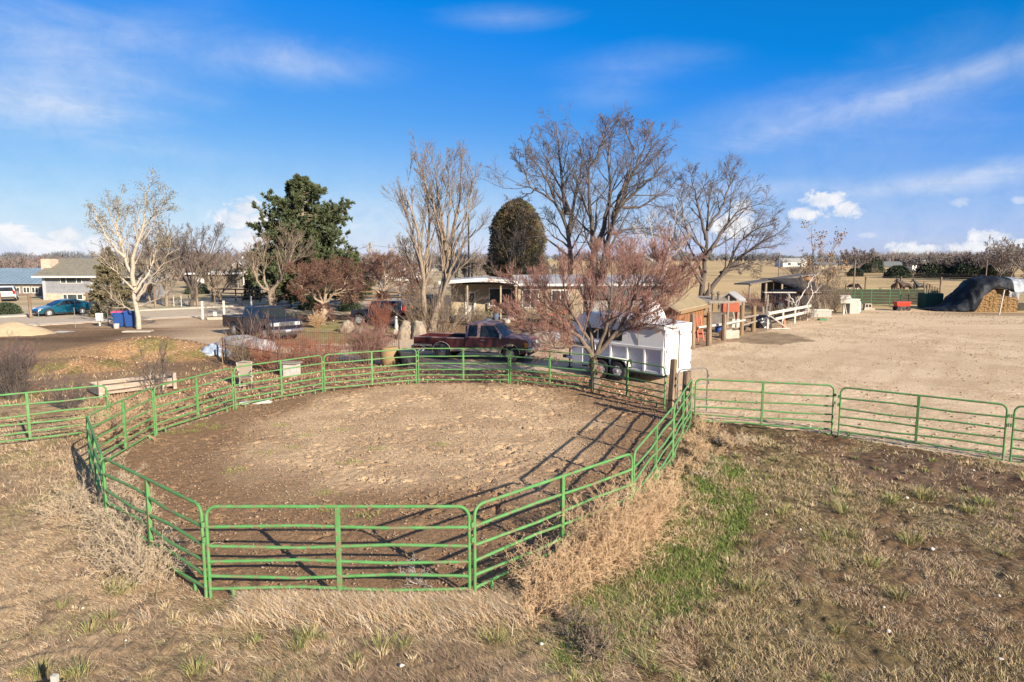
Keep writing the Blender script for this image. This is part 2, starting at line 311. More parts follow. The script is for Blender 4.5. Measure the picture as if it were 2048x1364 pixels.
    # arena: pale worked sand in the middle, dark damp soil at the rail
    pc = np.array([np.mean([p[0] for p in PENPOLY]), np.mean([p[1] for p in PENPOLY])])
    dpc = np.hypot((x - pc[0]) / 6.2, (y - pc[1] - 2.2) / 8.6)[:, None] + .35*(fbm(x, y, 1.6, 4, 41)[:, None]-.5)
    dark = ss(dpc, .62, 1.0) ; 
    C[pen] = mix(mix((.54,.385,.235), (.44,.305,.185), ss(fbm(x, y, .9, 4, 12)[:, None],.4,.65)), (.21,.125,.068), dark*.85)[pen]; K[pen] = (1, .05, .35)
    C[grn] = mix((.11,.115,.04), (.15,.12,.05), ss(n2,.35,.6))[grn]; K[grn] = (.2, .7, .1)
    C[bare] = mix((.10,.062,.04), (.15,.10,.065), ss(n2,.4,.6))[bare]; K[bare] = (.6, .2, .5)
    # relief
    amp = np.where(pen, .042, np.where(lot | drv, .022, np.where(y < 60, .06, 0)))
    hf = np.where(near, amp, 0)
    hoof = fbm(x, y, .15, 4, 71); churn = np.clip(fbm(x, y, 1.4, 3, 72)*2.4-.6, .15, 1.3); hf = hf*np.where(pen, churn, 1); z = z + hf * (hoof - .5) * 1.9 + hf * .5 * (vnoise(x, y, .14, 5) - .5)
    pits = np.clip(vnoise(x, y, .15, 83) - .74, 0, 1) * .42 * churn; z = z - np.where(pen & near, pits, 0)
    nx, ny = len(xs), len(ys); i = np.arange(ny-1)[:, None]*nx + np.arange(nx-1)[None, :]
    F = np.stack([i, i+1, i+nx+1, i+nx], -1).reshape(-1, 4)
    m = bpy.data.materials.new('ground'); m.use_nodes = True; nt = m.node_tree; N = nt.nodes; Lk = nt.links; b = N['Principled BSDF']; b.inputs['Roughness'].default_value = .95; b.inputs['Specular IOR Level'].default_value = .15
    tc = N.new('ShaderNodeTexCoord'); at = N.new('ShaderNodeAttribute'); at.attribute_name = 'Col'; ak = N.new('ShaderNodeAttribute'); ak.attribute_name = 'Kind'; sp = N.new('ShaderNodeSeparateColor'); Lk.new(ak.outputs[0], sp.inputs[0])
    def noise(s, st=(1,1,1), d=5, rot=0, dist=0, ro=.6):
        mp = N.new('ShaderNodeMapping'); mp.inputs['Scale'].default_value = st; mp.inputs['Rotation'].default_value = (0, 0, rot); Lk.new(tc.outputs['Object'], mp.inputs[0])
        n = N.new('ShaderNodeTexNoise'); n.inputs['Scale'].default_value = s; n.inputs['Detail'].default_value = d; n.inputs['Distortion'].default_value = dist; n.inputs['Roughness'].default_value = ro; Lk.new(mp.outputs[0], n.inputs['Vector']); return n.outputs[0]
    def mr(v, a, b_, c, d_):
        n = N.new('ShaderNodeMapRange'); Lk.new(v, n.inputs[0])
        for q, w in zip((1,2,3,4), (a,b_,c,d_)): n.inputs[q].default_value = w
        return n.outputs[0]
    def mth(op, a, b_):
        n = N.new('ShaderNodeMath'); n.operation = op
        for q, w in enumerate((a, b_)):
            if isinstance(w, (int, float)): n.inputs[q].default_value = w
            else: Lk.new(w, n.inputs[q])
        return n.outputs[0]
    def mul(c, f, fac=None):
        n = N.new('ShaderNodeMix'); n.data_type = 'RGBA'; n.blend_type = 'MULTIPLY'; n.inputs[0].default_value = 1; Lk.new(c, n.inputs[6]); Lk.new(f, n.inputs[7])
        if fac is not None: Lk.new(fac, n.inputs[0])
        return n.outputs[2]
    c = mul(at.outputs[0], mr(noise(9, d=7, ro=.7), .25, .75, .62, 1.38))
    c = mul(c, mr(noise(45, d=4), .3, .7, .7, 1.3)); c = mul(c, mr(noise(26, d=4, ro=.7), .36, .46, .42, 1.0), sp.outputs[0])
    straw = noise(22, (1, .12, 1), 5, .5, 1.5); c = mul(c, mr(straw, .35, .65, .55, 1.5), sp.outputs[1])
    vo = N.new('ShaderNodeTexVoronoi'); vo.inputs['Scale'].default_value = 16; Lk.new(tc.outputs['Object'], vo.inputs['Vector'])
    lf = N.new('ShaderNodeMix'); lf.data_type = 'RGBA'; lf.inputs[6].default_value = (1, 1, 1, 1); sc_ = N.new('ShaderNodeSeparateColor'); Lk.new(vo.outputs['Color'], sc_.inputs[0])
    cr = N.new('ShaderNodeValToRGB'); Lk.new(sc_.outputs[0], cr.inputs[0]); e = cr.color_ramp.elements; e[0].color = (.45,.4,.38,1); e[0].position = 0; e[1].position = 1; e[1].color = (1.5,1.25,1.05,1)
    e2 = e.new(.3); e2.color = (1,.95,.9,1); e3 = e.new(.75); e3.color = (1.05,.8,.7,1); cr.color_ramp.interpolation = 'CONSTANT'
    c = mul(c, cr.outputs[0], mth('MULTIPLY', sp.outputs[2], .8)); Lk.new(c, b.inputs['Base Color'])
    bp = N.new('ShaderNodeBump'); bp.inputs['Distance'].default_value = .05; Lk.new(mth('ADD', mr(sp.outputs[0], 0, 1, .25, .9), 0), bp.inputs['Strength'])
    Lk.new(mth('ADD', noise(11, d=6, ro=.7), mth('MULTIPLY', noise(40, d=4), .6)), bp.inputs['Height']); Lk.new(bp.outputs[0], b.inputs['Normal'])
    o = npobj('ground', np.stack([x, y, z], -1), F, m, C=C, smooth=True)
    a = o.data.attributes.new('Kind', 'FLOAT_COLOR', 'POINT'); K4 = np.ones((len(x), 4), np.float32); K4[:, :3] = K; a.data.foreach_set('color', K4.ravel())
    tag(o, kind='structure')
make_ground()

# road, kerb, painted line
def road():
    def pt(s, t, z): p = R0 + RDV*s + RN*t; return (p[0], p[1], z)
    def strip(name, t0, t1, z0, z1, m, s0=-70, s1=46, n=40):
        V, F = [], []
        for i in range(n+1):
            s = s0 + (s1-s0)*i/n; V += [pt(s, t0, z0-.3), pt(s, t0, z1), pt(s, t1, z1), pt(s, t1, z0-.3)]
        for i in range(n):
            for j in range(3): a = i*4+j; F.append((a, a+1, a+5, a+4))
        mb = MB().add(V, F); return tag(mb.build(name, m), kind='structure')
    strip('road', -1.0, 8.9, 0, .03, mat('asphalt', (.38,.30,.215), (.44,.35,.255), 1.4, .9, bump=.3, bscale=60))
    strip('road_line', -.05, .12, 0, .036, mat('road_paint', (.72,.70,.66), (.5,.47,.42), 5, .7))
    strip('kerb', 8.92, 9.2, 0, .15, mat('concrete', (.40,.345,.28), (.31,.265,.215), 2, .9))
    strip('pavement', 9.22, 10.9, 0, .12, MATS['concrete'])
road()
def hills():
    V, F = [], []; n = 120
    for i in range(n+1):
        x = -3200 + 6400*i/n; h = 4 + 26*fbm(np.array([x]), np.array([0.]), 500, 4, 3)[0] + (14*math.exp(-((x+2150)/180)**2))
        V += [(x, 3600, -8), (x, 3900, h*.75), (x, 4300, h), (x, 4460, -8)]
    for i in range(n):
        for j in range(3): a = i*4+j; F.append((a, a+1, a+5, a+4))
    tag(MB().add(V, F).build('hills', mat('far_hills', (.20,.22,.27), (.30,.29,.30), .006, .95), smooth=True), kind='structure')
hills()
# ------------------------------------------------------------------ green pipe panels of the round pen
M_GREEN = mat('green_pipe', (.062,.20,.052), (.10,.265,.088), 3.5, .62, bump=.15, c3=(.17,.14,.08), s3=11, spec=.3, detail=7)
M_DGREEN = mat('dark_green_pipe', (.03,.13,.05), (.05,.17,.07), 9, .5)
M_GREY = mat('grey_pipe', (.13,.12,.11), (.2,.18,.16), 9, .55, .3)
RZ = (1.10, .81, .57, .35, .15)
def panel(p0, p1, label, group='green pipe panels', H=PH, m=None, foot='leg', upright=(.5,), cat='fence', name='pipe_fence', gap=.045, rz=RZ, r=.025, sag=0):
    m = m or M_GREEN; p0 = np.array(p0[:2]); p1 = np.array(p1[:2]); L = np.hypot(*(p1-p0)); d = (p1-p0)/L
    t = thing(name, label, cat, (p0[0], p0[1], 0), math.atan2(d[1], d[0]), group)
    a, b, c = gap, L - gap, .16
    arc = lambda cx, sx: [(cx + sx*c*math.cos(q), 0, H-c + c*math.sin(q)) for q in np.linspace(0, math.pi/2, 6)]
    pts = [(a, 0, .0), (a, 0, .6)] + arc(a+c, -1) + [(a+c+(b-a-2*c)*f, 0, H - sag*math.sin(math.pi*f)) for f in (.25,.5,.75)] + arc(b-c, 1)[::-1] + [(b, 0, .6), (b, 0, .0)]
    MB().tube(pts, r, 10).build('frame', m, t, smooth=True)
    for k, z in enumerate(rz):
        w = .022*math.sin(L*7+k*3)
        MB().tube([(a, 0, z), (a+(b-a)*.35, w, z-sag+w), (a+(b-a)*.7, -w, z-w*.6), (b, 0, z)], r*.95, 8).build('rail', m, t, smooth=True)
    for u in upright:
        x = a+(b-a)*u; MB().box(x-.035, -.03, rz[-1]-.02, x+.035, .03, H-.01).build('upright', m, t, bevel=.008)
    for x, s in ((a, 1), (b, -1)):
        if foot == 'leg': MB().tube([(x+s*.34, 0, rz[-1]), (x+s*.34, 0, .0)], r, 8).build('foot', m, t, smooth=True)
        elif foot == 'skid':
            MB().tube([(x, 0, rz[-1]), (x, 0, .02), (x+s*.07, 0, -.0), (x+s*.2, 0, .02), (x+s*.3, 0, .09), (x+s*.31, 0, rz[-1])], r*.9, 8).build('foot', m, t, smooth=True)
        h = MB()
        for z in (H-.27, H-.5): h.box(x-s*.05-.02, -.03, z-.04, x-s*.05+.02, .03, z+.04)
        h.build('hinge', m, t, bevel=.006)
    return t
PL = dict(AB='nearest green pipe panel at the front of the round pen facing the camera', BC='green panel right of the front one, its lower half sunk in a tan tumbleweed heap',
 CD='steeply foreshortened green panel on the pen\'s right side beyond the tumbleweed heap', DE='short foreshortened green panel ending at the dark wooden gate post', FG='dark green panel in front of the white horse trailer\'s wheels',
 GH='green panel between the fruit tree trunk and the maroon pickup\'s front wheel', HI='green panel standing right in front of the maroon pickup', IJ='green panel in front of the black cart and the wicker barrel',
 JK='green panel in front of the white garden chair and metal cabinet', KL='green panel between the white garden chair and the weathered planter boards', LM='green panel half hidden by tumbleweed at the pen\'s far left corner',
 MN='green panel seen nearly edge on at the far left of the pen', NA='slanting green panel at the pen\'s front left beside the pale dry weed heap')
for k, lab in PL.items():
    panel(PEN[k[0]], PEN[k[1]], lab, upright=(.5,) if k != 'BC' else (.5,))
e1 = G(216,770,PH)[:2]; e2 = G(57,785,PH)[:2]; panel(e1 + (e2-e1)*2.05, e1, 'pale green panel running out of the picture on the left of the pen', upright=(.5,))
q0 = PEN['E'] + np.array([.07, 0]); q1 = G(1672,771,PH)[:2]; q2 = G(1679,774,PH)[:2]; q3 = G(2020,810,PH)[:2]; dq = (q3-q2)/np.hypot(*(q3-q2))
panel(q0, q1, 'green panel running right from the gate post beside the sandy lot', foot='skid')
panel(q2, q3, 'widest green panel on the right between pasture and sandy lot', foot='skid')
panel(q3+dq*.06, q3+dq*3.8, 'green panel cut off by the right edge of the picture', foot='skid')
# small grey gate standing open between the two wooden posts
g0 = G(1354,740,1.45)[:2]; g1 = G(1418,735,1.45)[:2]
panel(g0, g0 + (g1-g0)*1.0, 'small grey pipe gate standing open between the wooden gate posts', group=None, H=1.45, m=M_GREY, foot='', upright=(), cat='gate', name='pipe_gate', rz=(.95,.5,.2), r=.022)
M_WOOD = mat('old_wood', (.20,.135,.085), (.10,.066,.042), 5, .9, bump=.5, stretch=(6,6,.6), c3=(.26,.19,.13))
M_GWOOD = mat('grey_wood', (.27,.23,.185), (.18,.15,.12), 5, .9, bump=.4, stretch=(1,6,6))
M_TAN = mat('tan_wood', (.25,.165,.085), (.165,.105,.055), 5, .9, bump=.4, stretch=(6,6,.6))
M_WHITEW = mat('white_wood', (.50,.46,.40), (.36,.32,.27), 7, .75, bump=.2)
def post(px, py, h, r, label, group=None, m=None, lean=(0, 0), base=None, n=10, name='wooden_post', cat='post'):
    p = G(px, py) if base is None else base
    mb = MB(); mb.tube([(0,0,-.1), (lean[0]*.5,lean[1]*.5,h*.5), (lean[0],lean[1],h-.01), (lean[0],lean[1],h)], [r*1.03, r, r*.97, r*.9], n)
    o = mb.build(name, m or M_WOOD, smooth=True, angle=35); o.location = [float(c) for c in p]; return tag(o, label, cat, group)
post(1341, 828, 1.78, .115, 'weathered square wooden gate post behind the pen, beside the horse trailer', lean=(.06,0), n=4)
b2 = PEN['E'] + np.array([-.12, .25]); post(0, 0, 1.6, .13, 'dark round wooden gate post touching the green corner panels', base=(b2[0], b2[1], 0), lean=(.04,0))

# ------------------------------------------------------------------ pickets round the little garden
M_RUST = mat('rusty_iron', (.095,.065,.05), (.15,.085,.055), 9, .8, .3)
def picket_run(name, label, pts, h=1.05, sp=.125, m=None):
    m = m or M_RUST; t = thing(name, label, 'fence', (*G(*pts[0])[:2], 0)); o = np.array([*G(*pts[0])[:2]]); P = [G(*p)[:2]-o for p in pts]
    for a, b in zip(P[:-1], P[1:]):
        L = np.hypot(*(b-a)); n = int(L/sp); mb = MB(); rl = MB()
        for i in range(n+1):
            q = a+(b-a)*i/n; hh = h*(1+.03*math.sin(i*2.1)); mb.tube([(q[0],q[1],0),(q[0]+.01*math.sin(i*1.7),q[1],hh)], [.012,.009], 4)
        mb.build('picket_row', m, t)
        for z in (.16, h-.15): MB().bar((a[0],a[1],z),(b[0],b[1],z), .03, .03).build('rail', m, t)
    for p in P: MB().box(p[0]-.03,p[1]-.03,0,p[0]+.03,p[1]+.03,h+.12).build('fence_post', m, t)
picket_run('picket_fence', 'rusty picket fence along the back of the little garden, below the lawn', [(447,722),(560,694),(690,700),(798,707)])
picket_run('picket_fence', 'rusty picket fence along the front of the little garden, nearest the pen', [(452,726),(560,748),(700,744),(738,740)])
# ------------------------------------------------------------------ growing trees
def resample(pts, k, cut=1.0):
    P = np.array(pts, float); d = np.r_[0, np.cumsum(np.linalg.norm(np.diff(P, axis=0), axis=1))]; s = np.linspace(0, d[-1]*cut, k)
    Q = np.stack([np.interp(s, d, P[:, i]) for i in range(3)], -1)
    for _ in range(2): Q[1:-1] = .25*Q[:-2] + .5*Q[1:-1] + .25*Q[2:]
    return Q
def sprout(P, Rr, per, t0, t1, ang, length, k, wob, trop, r0, r1, rg, tl=.5, absr=False, asp=None):
    """children on every parent chain: returns their chains and radii; length is a share of the parent's (or metres if negative)"""
    n, kp, _ = P.shape; N = n*per; pi = np.repeat(np.arange(n), per)
    t = t0 + (t1-t0)*(np.tile((np.arange(per)+.5)/per, n) + rg.uniform(-.5, .5, N)/per); t = np.clip(t, 0, .999)
    f = t*(kp-1); i = np.floor(f).astype(int); f = (f-i)[:, None]
    base = P[pi, i]*(1-f) + P[pi, i+1]*f; tan = nrm(P[pi, i+1]-P[pi, i]); pr = Rr[pi, i]*(1-f[:, 0]) + Rr[pi, i+1]*f[:, 0]
    ref = nrm(rg.normal(size=(N, 3))); a = nrm(np.cross(tan, ref)); th = R(ang) + rg.normal(size=N)*R(ang)*.25
    d = nrm(tan*np.cos(th)[:, None] + a*np.sin(th)[:, None])
    pl = np.linalg.norm(np.diff(P, axis=1), axis=2).sum(1)[pi]
    L = (np.full(N, -length) if length < 0 else pl*length) * rg.uniform(.55, 1.25, N) * (1 - tl*(t-t0)/max(t1-t0, .01))
    C = np.empty((N, k, 3)); C[:, 0] = base; up = np.array([0, 0, 1.])
    for j in range(1, k):
        d = nrm(d + rg.normal(size=(N, 3))*wob + up*trop); C[:, j] = C[:, j-1] + d*(L/(k-1))[:, None]
    rb = np.full(N, r0) if absr else np.minimum(pr*.85, np.maximum(pr*r0, r1)); CR = rb[:, None] + (r1*.7 - rb[:, None])*np.linspace(0, 1, k)[None]**.7
    return C, np.maximum(CR, r1*.6)
BARK = dict(
 pale=(mat('pale_bark', (.44,.37,.29), (.29,.24,.18), 9, .9, bump=.5), mat('pale_twigs', (.27,.22,.17), (.18,.145,.11), 5, .9)),
 grey=(mat('grey_bark', (.115,.09,.075), (.07,.056,.046), 9, .9, bump=.5), mat('grey_twigs', (.10,.078,.07), (.145,.11,.095), 5, .9)),
 tan=(mat('tan_bark', (.28,.215,.155), (.17,.13,.095), 9, .9, bump=.5), mat('tan_twigs', (.21,.155,.11), (.15,.11,.08), 5, .9)),
 red=(mat('red_bark', (.17,.125,.095), (.10,.075,.06), 9, .9, bump=.5), mat('red_twigs', (.30,.15,.12), (.21,.115,.09), 5, .9)),
 rust=(mat('rust_bark', (.36,.27,.20), (.24,.17,.12), 9, .9, bump=.5), mat('rust_twigs', (.19,.085,.06), (.13,.075,.05), 5, .9)),
 osier=(mat('osier_bark', (.26,.11,.07), (.18,.10,.07), 9, .9), mat('osier_twigs', (.34,.115,.06), (.22,.09,.06), 5, .9)),
 far=(mat('far_bark', (.24,.20,.18), (.18,.15,.14), 9, .9), mat('far_twigs', (.205,.165,.15), (.16,.135,.125), 5, .9)),
 silver=(mat('silver_bark', (.50,.46,.42), (.38,.34,.31), 9, .9), mat('silver_twigs', (.36,.33,.30), (.28,.25,.23), 5, .9)),
 dry=(mat('straw_stem', (.50,.39,.27), (.36,.28,.18), 5, .95), mat('straw_twigs', (.55,.43,.305), (.42,.33,.22), 5, .95)),
 weed=(mat('weed_stem', (.50,.34,.20), (.36,.24,.14), 5, .95), mat('weed_twigs', (.60,.42,.25), (.46,.31,.18), 5, .95)))
M_LEAF = mat('dry_leaves', (.20,.12,.06), (.30,.19,.10), 4, .8); M_LEAFG = mat('olive_leaves', (.13,.12,.06), (.19,.15,.08), 4, .8)
def leaf_quads(P, per, s, rg, sp=.08):
    tip = P[:, -1]; c = np.repeat(tip, per, 0) + rg.normal(size=(len(tip)*per, 3))*sp; u = nrm(rg.normal(size=c.shape))*s; v = nrm(np.cross(u, rg.normal(size=c.shape)))*s*.6
    V = np.stack([c-u, c+v, c+u, c-v], 1).reshape(-1, 3); return V, np.arange(len(V)).reshape(-1, 4)
def tree(name, label, base, limbs, levels, bark, group=None, seed=1, cat='tree', leaves=None, ns0=8, nsplit=1, keep=None, jit=.05, cut=.88):
    """limbs: list of (points, r0, r1) in world space; levels: list of sprout settings; the first nsplit levels belong to the trunk mesh"""
    rg = np.random.default_rng(seed); base = np.array(base, float); t = thing(name, label, cat, base, 0, group)
    K = 12; P = np.stack([resample(p, K, cut) for p, _, _ in limbs]) - base; Rr = np.stack([np.linspace(1, 0, K)**1.25*(a-b)*.82+b for _, a, b in limbs])
    P[:, 1:-1] += rg.normal(size=P[:, 1:-1].shape)*jit
    tr = [tubes(P, Rr, ns0)]; cr = []; allP = [(P, Rr)]
    for q, lv in enumerate(levels):
        par = lv.get('src', [len(allP)-1]); outs = []
        for s in par:
            outs.append(sprout(allP[s][0], allP[s][1], lv['per'], lv.get('t0', .3), lv.get('t1', 1), lv['ang'], lv['len'], lv.get('k', 5), lv.get('wob', .15), lv.get('trop', .05), lv.get('r0', .6), lv['r1'], rg, lv.get('tl', .5)))
        C = np.concatenate([o[0] for o in outs]) if len({o[0].shape[1] for o in outs}) == 1 else outs[0][0]; CR = np.concatenate([o[1] for o in outs])
        if keep is not None: m = keep(C + base); C, CR = C[m], CR[m]
        allP.append((C, CR)); (tr if q < nsplit else cr).append(tubes(C, CR, lv.get('ns', 5 if q < nsplit else 3)))
    V, F = merge(tr); npobj('trunk', V, F, BARK[bark][0], t, smooth=True)
    if cr: V, F = merge(cr); npobj('crown', V, F, BARK[bark][1], t)
    if leaves:
        src = allP[-1][0]
        if leaves.get('zmin') is not None: src = src[src[:, -1, 2] > leaves['zmin']]
        V, F = leaf_quads(src, leaves['per'], leaves['s'], rg, leaves.get('sp', .08)); npobj('leaves', V, F, leaves.get('m', M_LEAF), t)
    return t
def lim(Y, pts, r0, r1, rg=None, dy=None):
    """limb through photo pixels, pushed towards or away from the viewer along its length by dy"""
    n = len(pts); dy = dy or 0
    return ([PD(x, y, Y + dy*(i/(n-1))**1.2) for i, (x, y) in enumerate(pts)], r0, r1)
def auto_limbs(base, h, spread, n, r, seed, trunk=.25, up=.5, lean=0):
    rg = np.random.default_rng(seed); base = np.array(base, float); top = base + [lean, 0, h*trunk]; L = [([base - [0,0,.2], base + [lean*.5, 0, h*trunk*.5], top, top + [0, 0, h*.12]], r, r*.6)]
    for i in range(n):
        a = 2*math.pi*(i + rg.uniform(-.3,.3))/n; f = rg.uniform(.65, 1.1); q = spread*f*.5; hh = h*(1-trunk)*rg.uniform(.75, 1)
        d = np.array([math.cos(a), math.sin(a), 0]); st = top - [0, 0, h*trunk*rg.uniform(0, .35)]
        L.append(([st, st + d*q*.35 + [0,0,hh*.28*up*2], st + d*q*.75 + [0,0,hh*.65], st + d*q + [0,0,hh]], r*.55, r*.12))
    return L
W1, W2 = .011, .007
def bush(name, label, base, n, h, spread, bark, seed, lv=None, r=.012, group=None, cat='shrub', curve=.06, flat=0, tw=.005, base_r=.15):
    rg = np.random.default_rng(seed); k = 6; t = thing(name, label, cat, base, 0, group)
    a = rg.uniform(0, 2*math.pi, n); rad = np.sqrt(rg.uniform(0, 1, n)); q = np.stack([np.cos(a), np.sin(a)], -1)
    d = np.concatenate([q*(rad*spread/h*.9)[:, None] + rg.normal(size=(n,2))*.08, np.ones((n, 1))], 1); d = nrm(d); P = np.empty((n, k, 3)); P[:, 0] = np.concatenate([q*(rad*base_r)[:, None], np.full((n,1), -.02)], 1)
    L = h*rg.uniform(.55, 1.12, n)*(1+flat*rad)
    for j in range(1, k): d = nrm(d + rg.normal(size=(n,3))*curve*1.6 + np.array([0,0,curve])*(1 if flat == 0 else -.6)); P[:, j] = P[:, j-1] + d*(L/(k-1))[:, None]
    Rr = r*np.linspace(1, .4, k)[None]*rg.uniform(.6, 1.2, n)[:, None]; V, F = tubes(P, Rr, 4)
    npobj('stems', V, F, BARK[bark][0], t)
    cr = []; src = (P, Rr)
    for l in (lv or [dict(per=8, ang=35, len=.4), dict(per=3, ang=40, len=.45)]):
        src = sprout(src[0], src[1], l['per'], l.get('t0', .2), 1, l['ang'], l['len'], l.get('k', 4), l.get('wob', .15), l.get('trop', .08), .6, tw, rg); cr.append(tubes(src[0], src[1], 3))
    V, F = merge(cr); npobj('twigs', V, F, BARK[bark][1], t); return t
# ------------------------------------------------------------------ the trees of the yard
TW = lambda *a: [dict(per=p, ang=g, len=l, r1=r, trop=t, wob=w) for p, g, l, r, t, w in a]
# white barked tree by the bins
B = G(278, 658); Y = B[1]; c = [(278,658),(275,620),(268,570),(252,520)]
tree('pale_tree', 'pale barked nearly bare tree beside the blue bins, a few leaves at its top', B,
 [lim(Y, c + [(240,490),(222,430),(205,380)], .22, .025, dy=.6), lim(Y, [(268,572),(262,530),(280,480),(292,420),(300,370),(303,335)], .2, .03, dy=-.6), lim(Y, [(262,545),(245,500),(232,450),(240,410),(245,375)], .14, .02, dy=1.6),
  lim(Y, [(250,515),(215,480),(195,440),(180,400)], .13, .02, dy=-1), lim(Y, [(275,600),(300,560),(330,520),(345,480)], .13, .02, dy=-1.4), lim(Y, [(270,585),(300,545),(312,500),(318,450)], .12, .02, dy=1.6), lim(Y, [(278,612),(315,600),(345,580),(365,545)], .09, .012, dy=-1.2),
  lim(Y, [(268,580),(235,545),(205,515),(180,495)], .09, .015, dy=-1.5), lim(Y, [(276,625),(250,615),(225,600),(205,570)], .08, .012, dy=1.2), lim(Y, [(272,600),(285,570),(330,560),(350,530)], .08, .012, dy=2), lim(Y, [(288,480),(305,450),(325,410),(335,370)], .07, .01, dy=-1.0)],
 TW((12,38,.34,.016,.08,.12),(8,42,.42,.011,.04,.16),(5,45,.5,.008,.04,.2)), 'pale', seed=3, leaves=dict(per=1, s=.05, sp=.16, m=M_LEAFG, zmin=5.5))
# tall vase shaped tree
B = G(868, 662); Y = B[1]
tree('vase_tree', 'tall vase shaped bare tree with twin pale trunks left of the cream house', B,
 [lim(Y, [(850,662),(846,610),(848,560),(842,500),(832,440),(812,390),(792,345)], .3, .03, dy=-1), lim(Y, [(862,662),(880,600),(898,555),(892,510),(885,440),(872,360),(868,290)], .36, .03, dy=.8), lim(Y, [(870,640),(895,560),(912,510),(935,480),(955,455),(975,450)], .2, .03, dy=-1.5),
  lim(Y, [(893,545),(905,480),(915,410),(925,340),(922,290)], .2, .02, dy=1.5), lim(Y, [(848,570),(858,480),(855,400),(845,340),(838,292)], .18, .02, dy=1.6), lim(Y, [(885,480),(870,420),(850,360),(822,310)], .13, .015, dy=-1.6), lim(Y, [(900,520),(925,460),(940,400),(950,330)], .13, .015, dy=-.6),
  lim(Y, [(843,520),(828,480),(808,420),(798,372)], .1, .015, dy=2), lim(Y, [(890,500),(900,430),(898,360),(905,300)], .13, .015, dy=-2), lim(Y, [(846,600),(835,560),(815,520),(808,470)], .07, .01, dy=1.2)],
 TW((12,24,.40,.016,.12,.07),(8,27,.5,.011,.1,.1),(5,30,.6,.0085,.08,.13)), 'tan', seed=5)
# the two big cottonwoods behind the house
Y = 61.; B = PD(1142, 640, Y); B[2] = 0
K1 = [lim(Y, [(1143,640),(1142,560),(1138,470),(1130,430),(1108,395),(1075,375),(1040,375),(1005,352),(988,320)], .42, .04, dy=-2), lim(Y, [(1138,475),(1142,420),(1120,370),(1085,310),(1072,265)], .26, .03, dy=1.5), lim(Y, [(1132,430),(1125,370),(1118,310),(1112,240),(1130,220)], .24, .03, dy=-1),
  lim(Y, [(1140,450),(1150,390),(1165,330),(1155,260)], .2, .03, dy=2.5), lim(Y, [(1110,398),(1090,350),(1052,300),(1046,262)], .15, .02, dy=-2.4), lim(Y, [(1060,376),(1050,340),(1020,300)], .1, .015, dy=-1), lim(Y, [(1140,490),(1110,450),(1075,430),(1040,430)], .1, .015, dy=2), lim(Y, [(1075,376),(1040,400),(1010,405)], .09, .015, dy=1), lim(Y, [(1142,500),(1165,460),(1172,420),(1185,370)], .1, .015, dy=-2)]
tree('cottonwood_tree', 'tall bare cottonwood with a crooked limb reaching left above the cream house', B, K1, TW((12,42,.46,.02,.09,.13),(9,40,.48,.013,.06,.17),(7,38,.62,.0095,.04,.19)), 'grey', seed=8, cut=.84)
Y = 58.; B = PD(1200, 640, Y); B[2] = 0
K2 = [lim(Y, [(1195,640),(1192,560),(1186,480),(1182,420),(1172,380),(1182,330),(1180,270),(1195,225)], .5, .04, dy=1.5), lim(Y, [(1200,640),(1205,540),(1215,470),(1232,425),(1250,410),(1262,350),(1268,280),(1280,230)], .5, .04, dy=-1.5), lim(Y, [(1192,500),(1210,440),(1225,385),(1215,320),(1222,250),(1245,218)], .3, .03, dy=2.6),
  lim(Y, [(1225,440),(1245,370),(1285,320),(1320,275),(1330,250)], .24, .03, dy=1), lim(Y, [(1232,425),(1270,385),(1310,350),(1350,300)], .2, .03, dy=-2.5), lim(Y, [(1240,412),(1275,420),(1300,400),(1345,375),(1365,330)], .16, .02, dy=2), lim(Y, [(1184,440),(1165,400),(1150,350),(1160,300)], .14, .02, dy=-2), lim(Y, [(1190,500),(1155,460),(1140,430)], .1, .02, dy=-2),
  lim(Y, [(1220,470),(1265,455),(1300,460),(1335,440)], .14, .02, dy=1.5), lim(Y, [(1260,360),(1290,290),(1300,235)], .12, .02, dy=1.5), lim(Y, [(1183,330),(1205,290),(1215,225)], .12, .02, dy=-1.5), lim(Y, [(1268,300),(1250,260),(1262,222)], .1, .02, dy=-.8)]
tree('cottonwood_tree', 'broad dark bare cottonwood with two thick trunks behind the fruit tree', B, K2, TW((12,42,.46,.02,.09,.13),(9,40,.48,.013,.06,.17),(7,38,.62,.0095,.04,.19)), 'grey', seed=9, cut=.84)
# leaning spreading tree above the sheds
Y = 60.; B = PD(1400, 640, Y); B[2] = 0
K3 = [lim(Y, [(1395,640),(1405,575),(1412,500),(1415,440),(1420,380),(1440,330)], .4, .03, dy=1.5), lim(Y, [(1400,620),(1430,560),(1470,520),(1510,490),(1555,470),(1582,462)], .34, .03, dy=-1.5), lim(Y, [(1410,520),(1440,470),(1475,420),(1520,405),(1550,400)], .24, .02, dy=1.5), lim(Y, [(1412,480),(1398,420),(1385,370),(1390,325)], .2, .02, dy=-2),
  lim(Y, [(1415,460),(1450,400),(1465,350),(1470,318)], .18, .02, dy=2.5), lim(Y, [(1440,545),(1490,530),(1530,525),(1575,530)], .14, .02, dy=2), lim(Y, [(1405,560),(1365,520),(1340,480),(1335,440)], .15, .02, dy=2.2), lim(Y, [(1460,525),(1480,480),(1530,450),(1565,440)], .14, .02, dy=-2.2), lim(Y, [(1412,500),(1370,460),(1362,400),(1352,360)], .14, .02, dy=-1), lim(Y, [(1405,570),(1350,480),(1300,465),(1250,470),(1230,480)], .16, .02, dy=-3)]
tree('spreading_tree', 'spreading bare tree leaning right over the orange shed roof', B, K3, TW((12,42,.46,.02,.05,.14),(9,40,.48,.013,.06,.17),(7,38,.62,.0095,.04,.19)), 'grey', seed=12)
Y = 52.; B = PD(1330, 640, Y); B[2] = 0
